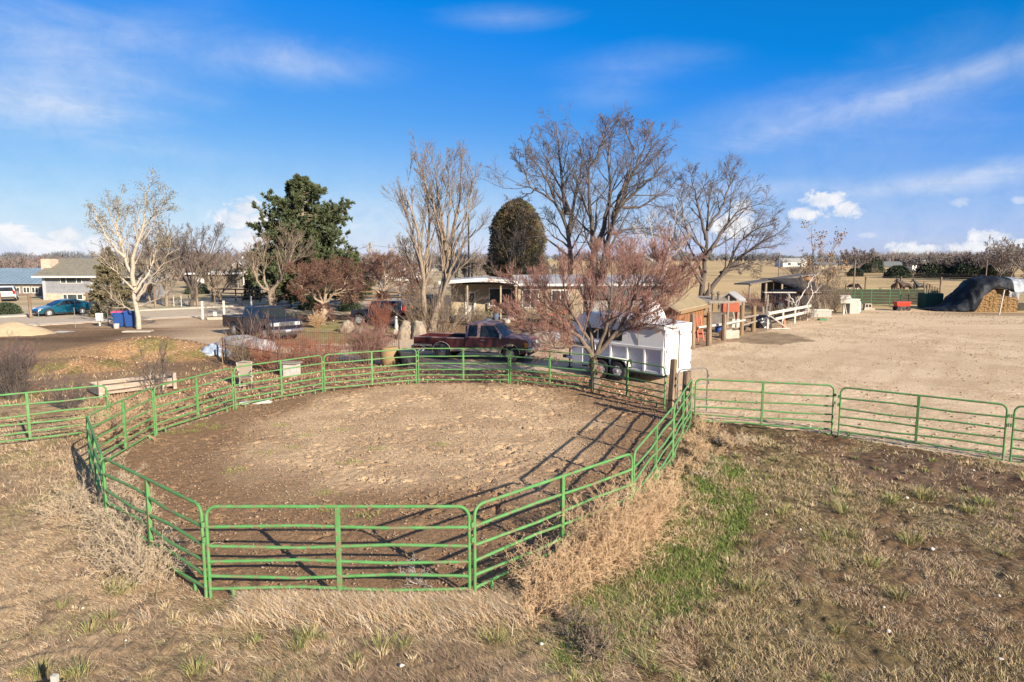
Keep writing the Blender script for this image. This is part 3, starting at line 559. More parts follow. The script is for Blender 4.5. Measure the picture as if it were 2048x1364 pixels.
tree('silver_tree', 'thin tree with silvery white branches between the cottonwood and the spreading tree', B, [lim(Y, [(1335,640),(1330,560),(1338,490),(1350,430),(1362,390)], .1, .012, dy=1), lim(Y, [(1332,560),(1310,500),(1300,450),(1290,410)], .07, .01, dy=-1.5), lim(Y, [(1336,520),(1365,490),(1385,450)], .07, .01, dy=-1), lim(Y, [(1333,540),(1290,510),(1265,480)], .06, .01, dy=1)],
 TW((12,40,.5,.013,.03,.16),(8,45,.5,.009,.02,.2)), 'silver', seed=13)
Y = 66.; B = PD(1030, 640, Y); B[2] = 0
tree('bare_tree', 'thin bare tan tree standing in front of the rounded juniper', B, [lim(Y, [(1032,640),(1030,580),(1020,530),(1005,480),(1000,455)], .12, .015, dy=-.8), lim(Y, [(1031,590),(1045,530),(1052,480),(1050,440)], .1, .012, dy=.8), lim(Y, [(1030,575),(1065,540),(1085,500),(1092,475)], .08, .012, dy=-1), lim(Y, [(1030,580),(1000,555),(985,530),(978,500)], .08, .012, dy=1), lim(Y, [(1032,560),(1030,500),(1028,455)], .07, .01, dy=-1.4)],
 TW((11,36,.45,.014,.08,.13),(8,38,.5,.011,.06,.17),(5,38,.6,.009,.04,.19)), 'tan', seed=14)
# fruit tree in front of the trailer
B = G(1190, 778); Y = B[1]
F1 = [lim(Y, [(1188,778),(1190,745),(1186,712)], .19, .17), lim(Y, [(1186,715),(1165,680),(1140,655),(1105,640),(1060,630),(1020,600)], .13, .02, dy=-1), lim(Y, [(1188,712),(1180,660),(1170,600),(1165,540),(1160,500)], .1, .015, dy=1.2), lim(Y, [(1188,712),(1215,685),(1240,655),(1265,640),(1300,605),(1340,560)], .13, .02, dy=-.8), lim(Y, [(1190,712),(1210,670),(1222,610),(1225,550),(1222,490)], .1, .015, dy=-1.4),
  lim(Y, [(1215,685),(1250,660),(1290,648),(1335,650),(1365,668)], .07, .012, dy=-1.6), lim(Y, [(1165,680),(1130,640),(1085,590),(1065,540)], .09, .015, dy=1.6), lim(Y, [(1240,655),(1262,610),(1280,555),(1290,500)], .08, .012, dy=1.3), lim(Y, [(1140,655),(1100,655),(1060,665),(1035,650)], .06, .01, dy=-1.2), lim(Y, [(1178,680),(1140,620),(1125,560),(1118,510)], .08, .012, dy=-1.7), lim(Y, [(1262,640),(1310,625),(1360,600),(1395,560)], .07, .012, dy=1.0), lim(Y, [(1205,690),(1260,590),(1330,520),(1350,490)], .07, .01, dy=1.8), lim(Y, [(1180,695),(1150,690),(1110,700),(1085,680)], .05, .01, dy=-2), lim(Y, [(1120,645),(1080,620),(1035,570),(1000,545)], .06, .01, dy=1.2), lim(Y, [(1085,640),(1040,640),(1005,620),(985,600)], .05, .01, dy=-.5), lim(Y, [(1300,605),(1350,570),(1385,540),(1405,530)], .06, .01, dy=-1.2), lim(Y, [(1222,620),(1245,560),(1252,500),(1255,475)], .06, .01, dy=2), lim(Y, [(1175,640),(1190,580),(1195,520),(1192,480)], .06, .01, dy=-.5), lim(Y, [(1290,600),(1320,560),(1330,520),(1335,500)], .05, .01, dy=-2)]
tree('fruit_tree', 'reddish twigged bare fruit tree in front of the white horse trailer', B, F1, [dict(per=11, ang=45, len=.46, r1=.011, trop=.22, wob=.1, t0=.22), dict(per=13, ang=40, len=.66, r1=.008, trop=.2, wob=.1, t0=.1), dict(per=7, ang=32, len=.6, r1=.0068, trop=.12, wob=.12)], 'red', seed=15, jit=.02)
# pruned tree, reddish spreading trees by the lawn
B = G(545, 642); Y = B[1]
tree('pollard_tree', 'knobbly tan tree with thin upright shoots in front of the big pine', B, [lim(Y, [(548,642),(545,610),(540,585)], .34, .3), lim(Y, [(540,590),(560,560),(575,530),(600,510),(625,500)], .2, .02, dy=-1), lim(Y, [(540,590),(525,550),(528,510),(535,470)], .16, .02, dy=1), lim(Y, [(542,585),(515,570),(505,530),(508,490)], .13, .02, dy=-1), lim(Y, [(545,590),(565,540),(570,500),(575,460)], .14, .02, dy=1.5), lim(Y, [(575,530),(585,500),(600,470)], .1, .015, dy=1)],
 [dict(per=13, ang=34, len=.5, r1=.016, trop=.2, wob=.1), dict(per=9, ang=32, len=.5, r1=.011, trop=.16, wob=.12), dict(per=6, ang=34, len=.5, r1=.008, trop=.1, wob=.14)], 'tan', seed=17)
B = G(650, 648); Y = B[1]
tree('crabapple_tree', 'low flat crowned tree with rusty red twigs and pale forked trunk on the lawn', B, [lim(Y, [(650,648),(648,625),(646,605)], .2, .18), lim(Y, [(646,608),(625,590),(605,575),(585,560)], .13, .02, dy=-1), lim(Y, [(646,605),(635,580),(625,560),(620,535)], .12, .02, dy=1.4), lim(Y, [(648,605),(668,588),(695,580),(725,572)], .12, .02, dy=-.6), lim(Y, [(648,605),(660,580),(672,555),(685,530)], .11, .02, dy=1.6), lim(Y, [(646,605),(652,575),(655,550),(652,525)], .1, .02, dy=-1.6), lim(Y, [(660,590),(700,560),(735,548),(752,545)], .08, .02, dy=1.4), lim(Y, [(632,590),(605,560),(592,540)], .08, .02, dy=2)],
 [dict(per=13, ang=50, len=.55, r1=.014, trop=.06, wob=.16, t0=.3), dict(per=12, ang=48, len=.6, r1=.013, trop=.04, wob=.18), dict(per=11, ang=45, len=.55, r1=.0125, trop=.03, wob=.2)], 'rust', seed=19)
B = G(775, 624); Y = B[1]
tree('crabapple_tree', 'dark rusty twigged spreading tree behind the black jeep', B, [lim(Y, [(768,624),(766,600),(764,585)], .18, .16), lim(Y, [(764,588),(735,570),(712,555),(695,540)], .12, .02, dy=-1), lim(Y, [(764,585),(755,560),(745,535),(738,518)], .12, .02, dy=1.5), lim(Y, [(764,585),(790,570),(820,562),(845,556)], .12, .02, dy=-1), lim(Y, [(764,585),(780,560),(790,535),(800,525)], .11, .02, dy=1.5), lim(Y, [(765,585),(770,560),(768,535),(765,515)], .1, .02, dy=-2), lim(Y, [(770,590),(810,585),(850,582),(875,585)], .08, .02, dy=-1.5)],
 [dict(per=14, ang=50, len=.6, r1=.014, trop=.06, wob=.16, t0=.25), dict(per=12, ang=48, len=.6, r1=.013, trop=.04, wob=.18), dict(per=11, ang=45, len=.55, r1=.0125, trop=.03, wob=.2)], 'rust', seed=21)
# leafy sapling and dead white limbs right of the sheds
B = G(1640, 628); Y = B[1]
tree('leafy_sapling', 'slender tree with brown leaves still on it beside the weathered stable', B, [lim(Y, [(1638,628),(1630,570),(1626,510),(1622,430)], .13, .015), lim(Y, [(1632,590),(1638,530),(1640,480),(1645,455)], .09, .012, dy=-1), lim(Y, [(1634,570),(1655,520),(1680,480),(1700,460)], .08, .012, dy=1), lim(Y, [(1638,600),(1665,560),(1690,520)], .05, .008, dy=-1), lim(Y, [(1636,600),(1615,560),(1610,520)], .05, .008, dy=1), lim(Y, [(1640,605),(1660,540),(1665,500)], .05, .008, dy=1.2)],
 TW((8,30,.3,.012,.1,.12),(4,38,.45,.008,.04,.16)), 'tan', seed=23, leaves=dict(per=4, s=.10, sp=.14))
B = G(1610, 640); Y = B[1]
tree('dead_tree', 'dead leafless tree with bleached white limbs rising through the white rail fence', B, [lim(Y, [(1600,640),(1596,622),(1590,610),(1580,590),(1572,578)], .11, .03, dy=-.4), lim(Y, [(1590,610),(1605,590),(1622,560),(1645,540)], .08, .02, dy=.6), lim(Y, [(1608,638),(1612,610),(1622,590),(1640,575),(1650,560)], .1, .02), lim(Y, [(1625,588),(1620,560),(1618,548)], .06, .02, dy=-.5), lim(Y, [(1592,612),(1578,602),(1572,594)], .05, .02, dy=.5)], TW((3,40,.4,.014,.1,.1),), 'silver', seed=25, cat='dead tree')

# ------------------------------------------------------------------ evergreens
M_PINE = mat('pine_needles', (.042,.062,.024), (.08,.09,.036), 1.2, .7); M_SPRUCE = mat('spruce_needles', (.13,.115,.06), (.17,.14,.08), 1.0, .8); M_JUN = mat('juniper_scale', (.07,.068,.03), (.125,.095,.045), 1.0, .8, c3=(.15,.10,.055), s3=.7); M_DJUN = mat('dark_juniper_scale', (.03,.05,.025), (.05,.065,.035), 1.0, .8)
def needles(tips, dirs, per, L, w, rg):
    c = np.repeat(tips, per, 0); d = nrm(np.repeat(dirs, per, 0) + rg.normal(size=c.shape)*.55); s = nrm(np.cross(d, rg.normal(size=c.shape)))*w; l = L*rg.uniform(.6, 1.2, (len(c), 1))
    V = np.stack([c-s*.4, c+d*l*.6-s, c+d*l, c+d*l*.6+s], 1).reshape(-1, 3); return V, np.arange(len(V)).reshape(-1, 4)
def conifer(name, label, base, h, rad, m, seed, prof, nb=130, clump=9, per=14, nl=.42, nw=.05, group=None, droop=.12, trunk_r=.3):
    rg = np.random.default_rng(seed); t = thing(name, label, 'tree', base, 0, group)
    tp = np.array([[[0,0,0],[.05,0,h*.5],[0,.05,h*.97]]], float); parts = [tubes(tp, np.array([[trunk_r, trunk_r*.6, .04]]), 7)]
    z = h*(1 - rg.uniform(0, 1, nb)**.8*.93)*.99; a = rg.uniform(0, 2*math.pi, nb); L = rad*np.array([prof(v/h) for v in z])*rg.uniform(.55, 1.15, nb); k = 6
    s = np.linspace(0, 1, k); P = np.empty((nb, k, 3)); P[..., 0] = np.cos(a)[:, None]*L[:, None]*s; P[..., 1] = np.sin(a)[:, None]*L[:, None]*s; P[..., 2] = z[:, None] + L[:, None]*(s*.05 - droop*s + .34*s**2.5)
    parts.append(tubes(P, np.linspace(.05, .012, k)[None].repeat(nb, 0), 4)); C, CR = sprout(P, np.full((nb, k), .03), clump, .25, 1, 50, .3, 4, .2, .12, .5, .01, rg); parts.append(tubes(C, CR, 3))
    V, F = merge(parts); npobj('trunk', V, F, BARK['tan'][0], t)
    pts = np.concatenate([C[:, 1:].reshape(-1, 3), P[:, 3:].reshape(-1, 3)]); dr = np.concatenate([nrm(C[:, 1:]-C[:, :-1]).reshape(-1, 3), nrm(P[:, 3:]-P[:, 2:-1]).reshape(-1, 3)])
    V, F = needles(pts, dr + [0, 0, .35], per, nl, nw, rg); npobj('crown', V, F, m, t); return t
def mound_foliage(name, label, base, h, rad, m, seed, n=9000, s=.16, group=None, shape=lambda f: math.sqrt(max(0, 1-(2*f-1)**2)), cat='tree'):
    rg = np.random.default_rng(seed); t = thing(name, label, cat, base, 0, group)
    f = rg.uniform(0, 1, n); a = rg.uniform(0, 2*math.pi, n); rr = np.array([shape(x) for x in f])*rad; u = rg.uniform(0, 1, n)**.25
    lump = .70 + .52*fbm(a*2.2 + 50, f*6 + seed, 1.0, 3, seed); q = rr*u*lump; c = np.stack([np.cos(a)*q, np.sin(a)*q, f*h*(.94+.1*lump)], -1); d = nrm(np.stack([np.cos(a), np.sin(a), np.full(n, .9)], -1) + rg.normal(size=(n,3))*.5)
    sd = nrm(np.cross(d, rg.normal(size=(n,3))))*s*.35; l = s*rg.uniform(.7, 1.5, (n, 1)); V = np.stack([c-sd*.5, c+d*l*.5-sd, c+d*l, c+d*l*.5+sd], 1).reshape(-1, 3)
    P = np.array([[[0,0,0],[0,0,h*.4],[.02,0,h*.8]]]); v, F = tubes(P, np.array([[rad*.09+.03, rad*.06+.02, .02]]), 6); npobj('trunk', v, F, BARK['grey'][0], t)
    npobj('crown', V, np.arange(len(V)).reshape(-1, 4), m, t); return t
B = PD(612, 630, 68.); B[2] = 0
conifer('pine_tree', 'big dark green pine rising behind the tan and rusty bare trees', B, 12.7, 4.9, M_PINE, 31, lambda f: min(1, (1.03-f)*3.2)*(1.02-.28*f)*(.75 + .25*min(1, f*6)), nb=235, clump=9, per=16, nl=.42, nw=.055, trunk_r=.35)
B = PD(710, 610, 74.); B[2] = 0
conifer('pine_tree', 'small green pine at the foot of the big pine', B, 5.5, 2.4, M_PINE, 33, lambda f: (1.05-f), nb=60, clump=6, per=9, nl=.45, nw=.07, trunk_r=.12)
B = PD(222, 610, 71.); B[2] = 0
conifer('spruce_tree', 'brownish green spruce in front of the grey house', B, 5.9, 2.6, M_SPRUCE, 35, lambda f: (1.05-f), nb=130, clump=6, per=8, nl=.3, nw=.05, trunk_r=.14, droop=.25)
B = PD(1034, 640, 74.); B[2] = 0
mound_foliage('juniper_tree', 'dense rounded olive juniper rising behind the cream house', B, 10.6, 3.3, M_JUN, 37, 52000, .19, shape=lambda f: (min(1, .55+f*1.3) if f < .35 else math.sqrt(max(0, 1-((f-.35)/.65)**2.2))))
for i, (px, py, w, h, lab) in enumerate([(505,600,1.0,2.6,'small dark juniper left of the pollard tree trunk'),(225,632,1.9,1.3,'low sprawling grey green juniper between the teal car and the bins'),(12,628,1.2,.9,'dark green shrub by the road at the left edge'),(395,588,1.6,1.5,'rounded dark green shrub behind the white wire fence'),(700,622,1.0,1.0,'dark evergreen clump left of the black jeep'),(622,620,1.1,1.3,'black green shrub behind the pale crabapple trunk')]):
    b = G(px, py); mound_foliage('juniper_shrub', lab, b, h, w, M_DJUN if i not in (1,) else M_SPRUCE, 50+i, 3600, .15, cat='shrub', shape=lambda f: math.sqrt(max(0, 1-f*f)))

# ------------------------------------------------------------------ trees behind
def bare(label, px, py, h, spread, bark, seed, n=7, r=None, tk=.22, up=.5, group=None, lv=None, name='bare_tree', w=1.0):
    b = G(px, py); r = r or h*.026; D = b[1]; m = max(1, D/55)*w
    return tree(name, label, b, auto_limbs(b, h, spread, n, r, seed, tk, up), lv or TW((9,36,.42,.018*m,.1,.13),(8,40,.46,.012*m,.08,.17),(6,42,.52,.0095*m,.05,.2)), bark, group, seed, ns0=6)
bare('dark bare tree standing behind the white wire fence, left of the pines', 385, 614, 9.6, 6.2, 'grey', 61, 8)
bare('bare brown tree directly behind the pale barked tree by the bins', 335, 612, 8.6, 5.6, 'tan', 62, 8)
bare('bare tree filling the gap behind the pale tree\'s low branches', 300, 606, 6.2, 6.0, 'tan', 64, 8)
bare('small bushy bare tree above the grey house roof', 123, 578, 5.9, 6.2, 'far', 63, 8, up=.4)
bare('pale thin trees\' leftmost stem beyond the jeep, right of the power pole', 800, 604, 6.6, 3.6, 'silver', 65, 6)
bare('pale slender bare tree just left of the vase shaped tree, far behind', 824, 600, 8.8, 3.4, 'silver', 66, 6)
bare('pale slender bare tree behind the vase shaped tree\'s right trunk', 905, 598, 7.0, 4.0, 'silver', 67, 6)
bare('small pale bare tree above the porch awning', 940, 596, 6.4, 3.6, 'tan', 68, 6)
bare('leafless bush behind the tan bungalow fence, below the dark bare tree', 440, 606, 4.4, 5.0, 'tan', 69, 8)
bare('tall round crowned tree far off right of the leafy sapling', 1712, 548, 8.2, 11, 'far', 71, 14, w=1.1)
bare('narrow tree far off joined to the round crowned one', 1738, 546, 6.8, 5, 'far', 72, 9, w=1.1)
SB = [(1825,553,6.0,7),(1860,556,6.2,8),(1888,556,6.0,8),(1912,556,6.4,8),(1932,556,6.6,8),(1955,557,6.4,8),(1978,557,6.6,8),(2000,560,7.6,9),(2022,562,9.0,11),(2050,564,9.6,12)]
for i, (px, py, h, s) in enumerate(SB):
    bare(['leftmost purplish bare tree of the far windbreak row, before the houses','pale trunked bare tree in the windbreak above the black and white horse','rust tinged bare tree in the windbreak left of the tarp','bare windbreak tree above the green shade screen post','bare windbreak tree left above the dark tarp','bare windbreak tree right above the dark tarp\'s left slope','bare windbreak tree above the tarp\'s crest','taller bare windbreak tree behind the tarp\'s silver end','tall broad bare tree at the right, second from the edge','tallest broad bare tree cut by the right edge'][i], px, py, h, s, 'far', 80+i, 10, tk=.2, w=1.25, group='windbreak trees across the pasture')
for i, (px, py, h, w) in enumerate([(1745,546,5.2,3.6),(1768,568,0,0),(1795,556,2.8,3.0),(1860,556,3.4,3.6),(1880,556,3.2,3.0),(1900,556,3.0,2.4),(1924,557,3.2,2.8),(1990,559,3.2,3.4),(1945,557,2.8,3.0),(1710,553,2.0,2.0)]):
    if h: mound_foliage('juniper_shrub', ['dark green evergreen clump left of the far houses','','round green bush alone in the pasture above the brown horse','dark juniper under the pale trunked windbreak tree','dark juniper right of the pale trunked windbreak tree','bright green juniper in the windbreak','dark juniper left of the tarp','dark juniper behind the tarp crest','low dark juniper beside the tarp\'s left slope','small round dark bush by the field track'][i], G(px, py), h, w, M_DJUN, 100+i, 5200, .3, cat='shrub', shape=lambda f: math.sqrt(max(0, 1-f*f)))
BT = [(430,590,6.5,6,'tan','leafless tree behind the dark board fence, left of the tan bungalow'),(470,572,7.0,8,'far','broad bare tree right behind the tan bungalow'),(525,578,6.5,6,'tan','bare tree between the tan bungalow and the big pine'),(255,585,7.5,7,'far','bare tree rising behind the grey house roof\'s right half'),(40,578,6.0,7,'far','bare tree rising behind the blue metal roof'),(690,588,5.5,6,'tan','bare tree behind the right edge of the big pine'),(735,580,5.0,6,'far','bare tree at the foot of the lone utility pole'),(770,592,7.0,5,'silver','pale slender tree beside the white gabled house'),(850,585,6.5,6,'far','bare tree between the twin trunks of the vase shaped tree, far behind'),(960,580,6.0,6,'far','bare tree left of the rounded juniper, far behind'),(1105,575,5.0,6,'far','bare tree right of the rounded juniper, far behind'),(1300,560,5.5,8,'far','bare tree far behind the fruit tree crown'),(1480,552,4.5,8,'far','low bare tree at the far side of the golden field, above the hutch')]
for i, (px, py, h, s, bk, lab) in enumerate(BT): bare(lab, px, py, h, s, bk, 130+i, 8, w=1.05)
for i, (px, py, h, s, lab) in enumerate([(1065,660,1.9,1.5,'tangled bare shrub in front of the cream house, left of the scrap pile'),(1135,668,2.0,1.6,'bare shrub in front of the cream house, behind the slanting orange bar'),(950,650,1.2,1.0,'low dry shrub before the porch, right of the tan bush')]): bush('garden_shrub', lab, G(px,py), 60, h, s, 'tan', 240+i, r=.014, tw=.008, base_r=.6)
# far woods that read as one mass
def treeline(px0, px1, Y, zlo, zhi, n, seed, mt):
    rg = np.random.default_rng(seed); x0 = PD(px0, 520, Y)[0]; x1 = PD(px1, 520, Y)[0]; parts = []
    for i in range(n):
        x = rg.uniform(x0, x1); y = Y*rg.uniform(.96, 1.04); k = 40; h = zlo + (zhi-zlo)*rg.uniform(0, 1)*(.4+.6*fbm(np.array([x]), np.array([0.]), 40, 3, seed)[0]*1.6)
        P = np.zeros((k, 4, 3)); a = rg.uniform(0, 2*math.pi, k); q = rg.uniform(.1, .55, k)*h
        for j in range(4): f = j/3; P[:, j] = np.stack([x+np.cos(a)*q*f**.8, y+np.sin(a)*q*f**.8, h*(.1+.9*f**1.1)*(1-.35*(q/h/.55)**2)], -1) + rg.normal(size=(k, 3))*.2*h*f*.5*[1,1,.5]
        parts.append(tubes(P, np.full((k, 4), .085*Y/300)*np.array([1.5,1.2,.9,.5]), 3))
    V, F = merge(parts); return tag(npobj('far_treeline', V, F, mt), kind='stuff')
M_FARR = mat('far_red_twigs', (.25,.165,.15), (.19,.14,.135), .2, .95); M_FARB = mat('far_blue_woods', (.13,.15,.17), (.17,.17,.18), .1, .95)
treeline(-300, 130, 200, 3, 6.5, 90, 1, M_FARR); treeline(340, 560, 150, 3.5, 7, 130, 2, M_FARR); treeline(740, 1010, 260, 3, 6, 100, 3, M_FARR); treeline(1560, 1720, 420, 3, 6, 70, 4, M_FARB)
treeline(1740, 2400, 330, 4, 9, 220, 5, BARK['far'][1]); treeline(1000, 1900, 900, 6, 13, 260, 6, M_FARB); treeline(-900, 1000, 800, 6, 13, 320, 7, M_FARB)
# ------------------------------------------------------------------ bushes and dry weeds
bush('tan_bush', 'dense tan bush between the vase shaped tree and the porch', G(872,662), 70, 3.0, 2.6, 'tan', 201, r=.02, tw=.009, lv=[dict(per=9, ang=32, len=.4), dict(per=6, ang=38, len=.45)], base_r=1.2)
bush('osier_bush', 'bright orange red twiggy bush in front of the navy pickup', G(560,740), 55, 1.45, 1.4, 'osier', 202, r=.011, tw=.005, lv=[dict(per=8, ang=28, len=.4), dict(per=4, ang=34, len=.45)], base_r=.7)
bush('osier_bush', 'tall thin red stemmed bush rising against the navy pickup\'s side', G(520,728), 22, 2.9, 1.8, 'red', 203, r=.012, tw=.006, lv=[dict(per=5, ang=22, len=.4), dict(per=2, ang=30, len=.45)], base_r=.6)
bush('osier_bush', 'low red twiggy bush inside the garden\'s right half', G(640,735), 60, 1.6, 1.4, 'osier', 204, r=.01, tw=.0055, lv=[dict(per=8, ang=32, len=.4), dict(per=4, ang=34, len=.45)], base_r=.6)
bush('garden_shrub', 'purplish brown shrub on a short stem at the right end of the garden', G(735,728), 60, 2.1, 2.1, 'red', 205, r=.013, tw=.0065, lv=[dict(per=9, ang=40, len=.45), dict(per=6, ang=42, len=.45)])
bush('garden_shrub', 'small orange brown bush in front of the black jeep', G(762,668), 50, 2.2, 1.3, 'osier', 206, r=.012, tw=.007)
bush('garden_shrub', 'leggy bare shrub at the garden\'s left corner', G(490,735), 26, 1.7, 1.2, 'tan', 207, r=.012, tw=.006)
bush('dry_clump', 'yellowish dry clump at the foot of the crabapple trunk', G(633,655), 60, 1.1, 1.1, 'weed', 208, r=.014, tw=.009, cat='plant')
bush('wild_shrub', 'dark bare shrub behind the left outer green panel', G(28,800), 50, 2.0, 1.2, 'grey', 209, r=.012, tw=.006, lv=[dict(per=8, ang=34, len=.45), dict(per=5, ang=38, len=.45)])
bush('wild_shrub', 'low reddish brush pile above the left outer panel', G(20,745), 80, 1.3, 2.4, 'red', 210, r=.01, tw=.006)
bush('wild_shrub', 'small dark leafless shrub beside the weathered planter\'s left end', G(140,818), 36, 1.2, 1.0, 'grey', 211, r=.009, tw=.005)
bush('wild_shrub', 'thin bare sapling growing at the weathered planter', G(318,790), 14, 2.0, .7, 'grey', 212, r=.014, tw=.006)
bush('bramble_shrub', 'purplish bramble thicket behind the row of wooden posts', G(1535,622), 120, 1.9, 3.0, 'red', 213, r=.014, tw=.009, base_r=2.0)
bush('bramble_shrub', 'tan bramble beneath the dead white tree', G(1580,640), 80, 1.3, 1.8, 'tan', 214, r=.012, tw=.009, base_r=1.2)
bush('bramble_shrub', 'bare tangle of shoots round the leafy sapling\'s foot', G(1650,630), 60, 3.6, 2.2, 'tan', 215, r=.016, tw=.009, base_r=.8)
bush('dry_clump', 'dry plant with pale flower heads left of the white letter box', G(1668,624), 40, 1.6, .8, 'tan', 216, r=.012, tw=.008, cat='plant')
for i, (px, py, h, s) in enumerate([(1620,552,3,5),(1660,556,3.5,6),(1590,548,3,5)]):
    bush('field_bush', ['grey bush at the field edge left of the sapling','grey bush at the field edge right of the sapling','faint bush in the golden field behind the sheds'][i], G(px,py), 60, h, s*.5, 'far', 220+i, r=.03, tw=.022, base_r=1)
WL = [dict(per=8, ang=48, len=.45, wob=.3, trop=.0), dict(per=4, ang=50, len=.5, wob=.35, trop=0, k=3)]
def weeds(label, spots, seed, bark='weed', n=26, h=.75, s=.75, name='tumbleweed_heap', tw=.0036, lv=WL):
    """a heap of dry stems: one thing, stems from several crowns"""
    rg = np.random.default_rng(seed); c0 = np.mean([q[:2] for q in spots], axis=0); t = thing(name, label, 'dry weeds', (c0[0], c0[1], 0)); st, tg = [], []
    for q in spots:
        x, y, k = q[0]-c0[0], q[1]-c0[1], q[2] if len(q) > 2 else 1
        N = n; a = rg.uniform(0, 2*math.pi, N); e = rg.uniform(.15, 1.45, N); d = np.stack([np.cos(a)*np.cos(e), np.sin(a)*np.cos(e), np.sin(e)], -1); L = rg.uniform(.5, 1.1, N)*h*k; P = np.empty((N, 6, 3)); P[:, 0] = [x, y, .02]; P[:, 0, :2] += rg.normal(size=(N,2))*.14*s
        for j in range(1, 6): d = nrm(d + rg.normal(size=(N,3))*.22 - [0,0,.03]); P[:, j] = P[:, j-1] + d*(L/5)[:, None]; P[:, j, 2] = np.maximum(P[:, j, 2], .02)
        Rr = np.full((N, 6), .0058)*np.linspace(1.1, .6, 6); st.append(tubes(P, Rr, 3)); src = (P, Rr)
        for l in lv: src = sprout(src[0], src[1], l['per'], .1, 1, l['ang'], l['len'], l.get('k', 4), l['wob'], l['trop'], .7, tw, rg); tg.append(tubes(src[0], src[1], 3))
    V, F = merge(st); npobj('stems', V, F, BARK[bark][0], t); V, F = merge(tg); V[:, 2] = np.maximum(V[:, 2], .0); npobj('twigs', V, F, BARK[bark][1], t); return t
def along(a, b, n, j, rg, k=1): return [(*(np.array(a)*(1-f)+np.array(b)*f + rg.normal(size=2)*j), k*rg.uniform(.75, 1.2)) for f in np.linspace(0, 1, n)]
wr = np.random.default_rng(5); g2 = lambda x, y: G(x, y)[:2]
weeds('big tan tumbleweed heap against the pen\'s right front panels', along(g2(1110,1180), g2(1320,1030), 12, .15, wr, 1.1) + along(g2(1090,1215), g2(1300,1075), 10, .14, wr, .9) + along(g2(1200,1120), g2(1320,1010), 8, .15, wr, 1.2), 301, n=24, h=.82)
weeds('tan tumbleweeds along the foreshortened panels up to the gate post', along(g2(1340,1000), g2(1400,850), 12, .14, wr, .9) + along(g2(1400,950), g2(1440,880), 5, .2, wr, .6), 302, n=13, h=.6)
weeds('pale dry weed heap against the pen\'s left front panel', along(g2(205,1010), g2(330,1170), 10, .16, wr) + along(g2(165,1010), g2(260,1160), 7, .18, wr, .8), 303, bark='dry', n=24, h=.8)
weeds('tumbleweed caught under the far left corner panel', along(g2(235,880), g2(300,850), 7, .3, wr, 1.25), 304, n=24, h=1.0)
weeds('low greyish weeds at the foot of the panel right of the gate post', along(g2(1440,890), g2(1500,890), 4, .15, wr, .7) + along(g2(1410,960), g2(1430,930), 2, .1, wr, .6), 305, bark='dry', n=16, h=.55)
weeds('grey brown dead weed among green grass near the bottom of the picture', along(g2(1160,1260), g2(1200,1320), 4, .12, wr, .7), 306, bark='tan', n=16, h=.5)
weeds('bleached weed stalk standing inside the front panel', [(*g2(838,1172), 1.0)], 307, bark='silver', n=5, h=.55, s=.2)
# ------------------------------------------------------------------ vehicles
M_GLASS = mat('car_glass', (.012,.014,.015), (.02,.024,.026), 2, .1, spec=.35); M_TYRE = mat('tyre_rubber', (.022,.021,.02), (.035,.032,.03), 8, .85); M_RIM = mat('alloy', (.62,.62,.63), (.45,.45,.46), 5, .3, .7)
M_CHROME = mat('chrome', (.7,.7,.72), (.55,.55,.57), 4, .18, .95); M_BLACK = mat('black_plastic', (.02,.02,.022), (.03,.03,.03), 8, .6); M_LAMP = mat('lamp_glass', (.38,.40,.42), (.3,.31,.33), 8, .12); M_RED = mat('red_lamp', (.42,.015,.015), (.3,.01,.01), 8, .2); M_PLATE = mat('plate', (.65,.64,.62), (.3,.3,.4), 30, .5)
M_AMBER = mat('amber_lamp', (.6,.25,.03), (.5,.2,.02), 8, .2)
P_MAROON = mat('maroon_paint', (.066,.015,.015), (.048,.011,.012), 2, .35, coat=.5, c3=(.09,.025,.022)); P_FADED = mat('faded_maroon_paint', (.20,.115,.105), (.13,.075,.075), 3, .5, coat=.2, c3=(.27,.175,.16)); P_NAVY = mat('navy_paint', (.007,.008,.018), (.012,.012,.022), 2, .25, coat=.5)
P_TEAL = mat('teal_paint', (.005,.07,.115), (.004,.055,.095), 2, .25, coat=.9); P_WHITE = mat('white_paint', (.62,.62,.61), (.56,.56,.55), 3, .35, coat=.3); P_BLACKP = mat('black_paint', (.012,.014,.022), (.02,.022,.03), 2, .25, coat=.8); M_BEDIN = mat('bed_liner', (.03,.03,.03), (.05,.045,.04), 5, .8)
def wheel(t, x, y, r, w=.24, s=1, rim=None, label=None):
    """a wheel at (x, y), its outer face towards s"""
    o = r*.62; mb = MB().lathe([(o*.98, -w*.18), (o, -w*.47), (r*.9, -w/2), (r*.98, -w*.42), (r, -w*.3), (r, w*.3), (r*.98, w*.42), (r*.9, w/2), (o, w*.47), (o*.98, w*.18)], (x, y, r), 24, 'Y'); ty = mb.build('wheel', M_TYRE, t, smooth=True, angle=40)
    rb = MB().lathe([(o*1.0, -w*.42), (o*1.0, w*.3*s), (o*.9, w*.44*s)] if s > 0 else [(o*.9, w*.44*s), (o, w*.3*s), (o, w*.42)], (x, y, r), 20, 'Y')
    for k in range(6):
        a = k*math.pi/3; c, sn = math.cos(a), math.sin(a); rb.bar((x+c*o*.2, y+s*w*.46, r+sn*o*.2), (x+c*o*.85, y+s*w*.44, r+sn*o*.85), o*.42, .02, up=(0,1,0))
    rb.lathe([(o*.26, 0), (o*.26, .03), (o*.12, .045)] if s > 0 else [(o*.12, -.045), (o*.26, -.03), (o*.26, 0)], (x, y+s*w*.45, r), 12, 'Y'); rb.build('rim', rim or M_RIM, ty, smooth=True, angle=35)
    return ty
def arch(x, r, z0, n=9): return [(x + r*math.cos(a), z0 + r*math.sin(a)) for a in np.linspace(math.pi, 0, n)]
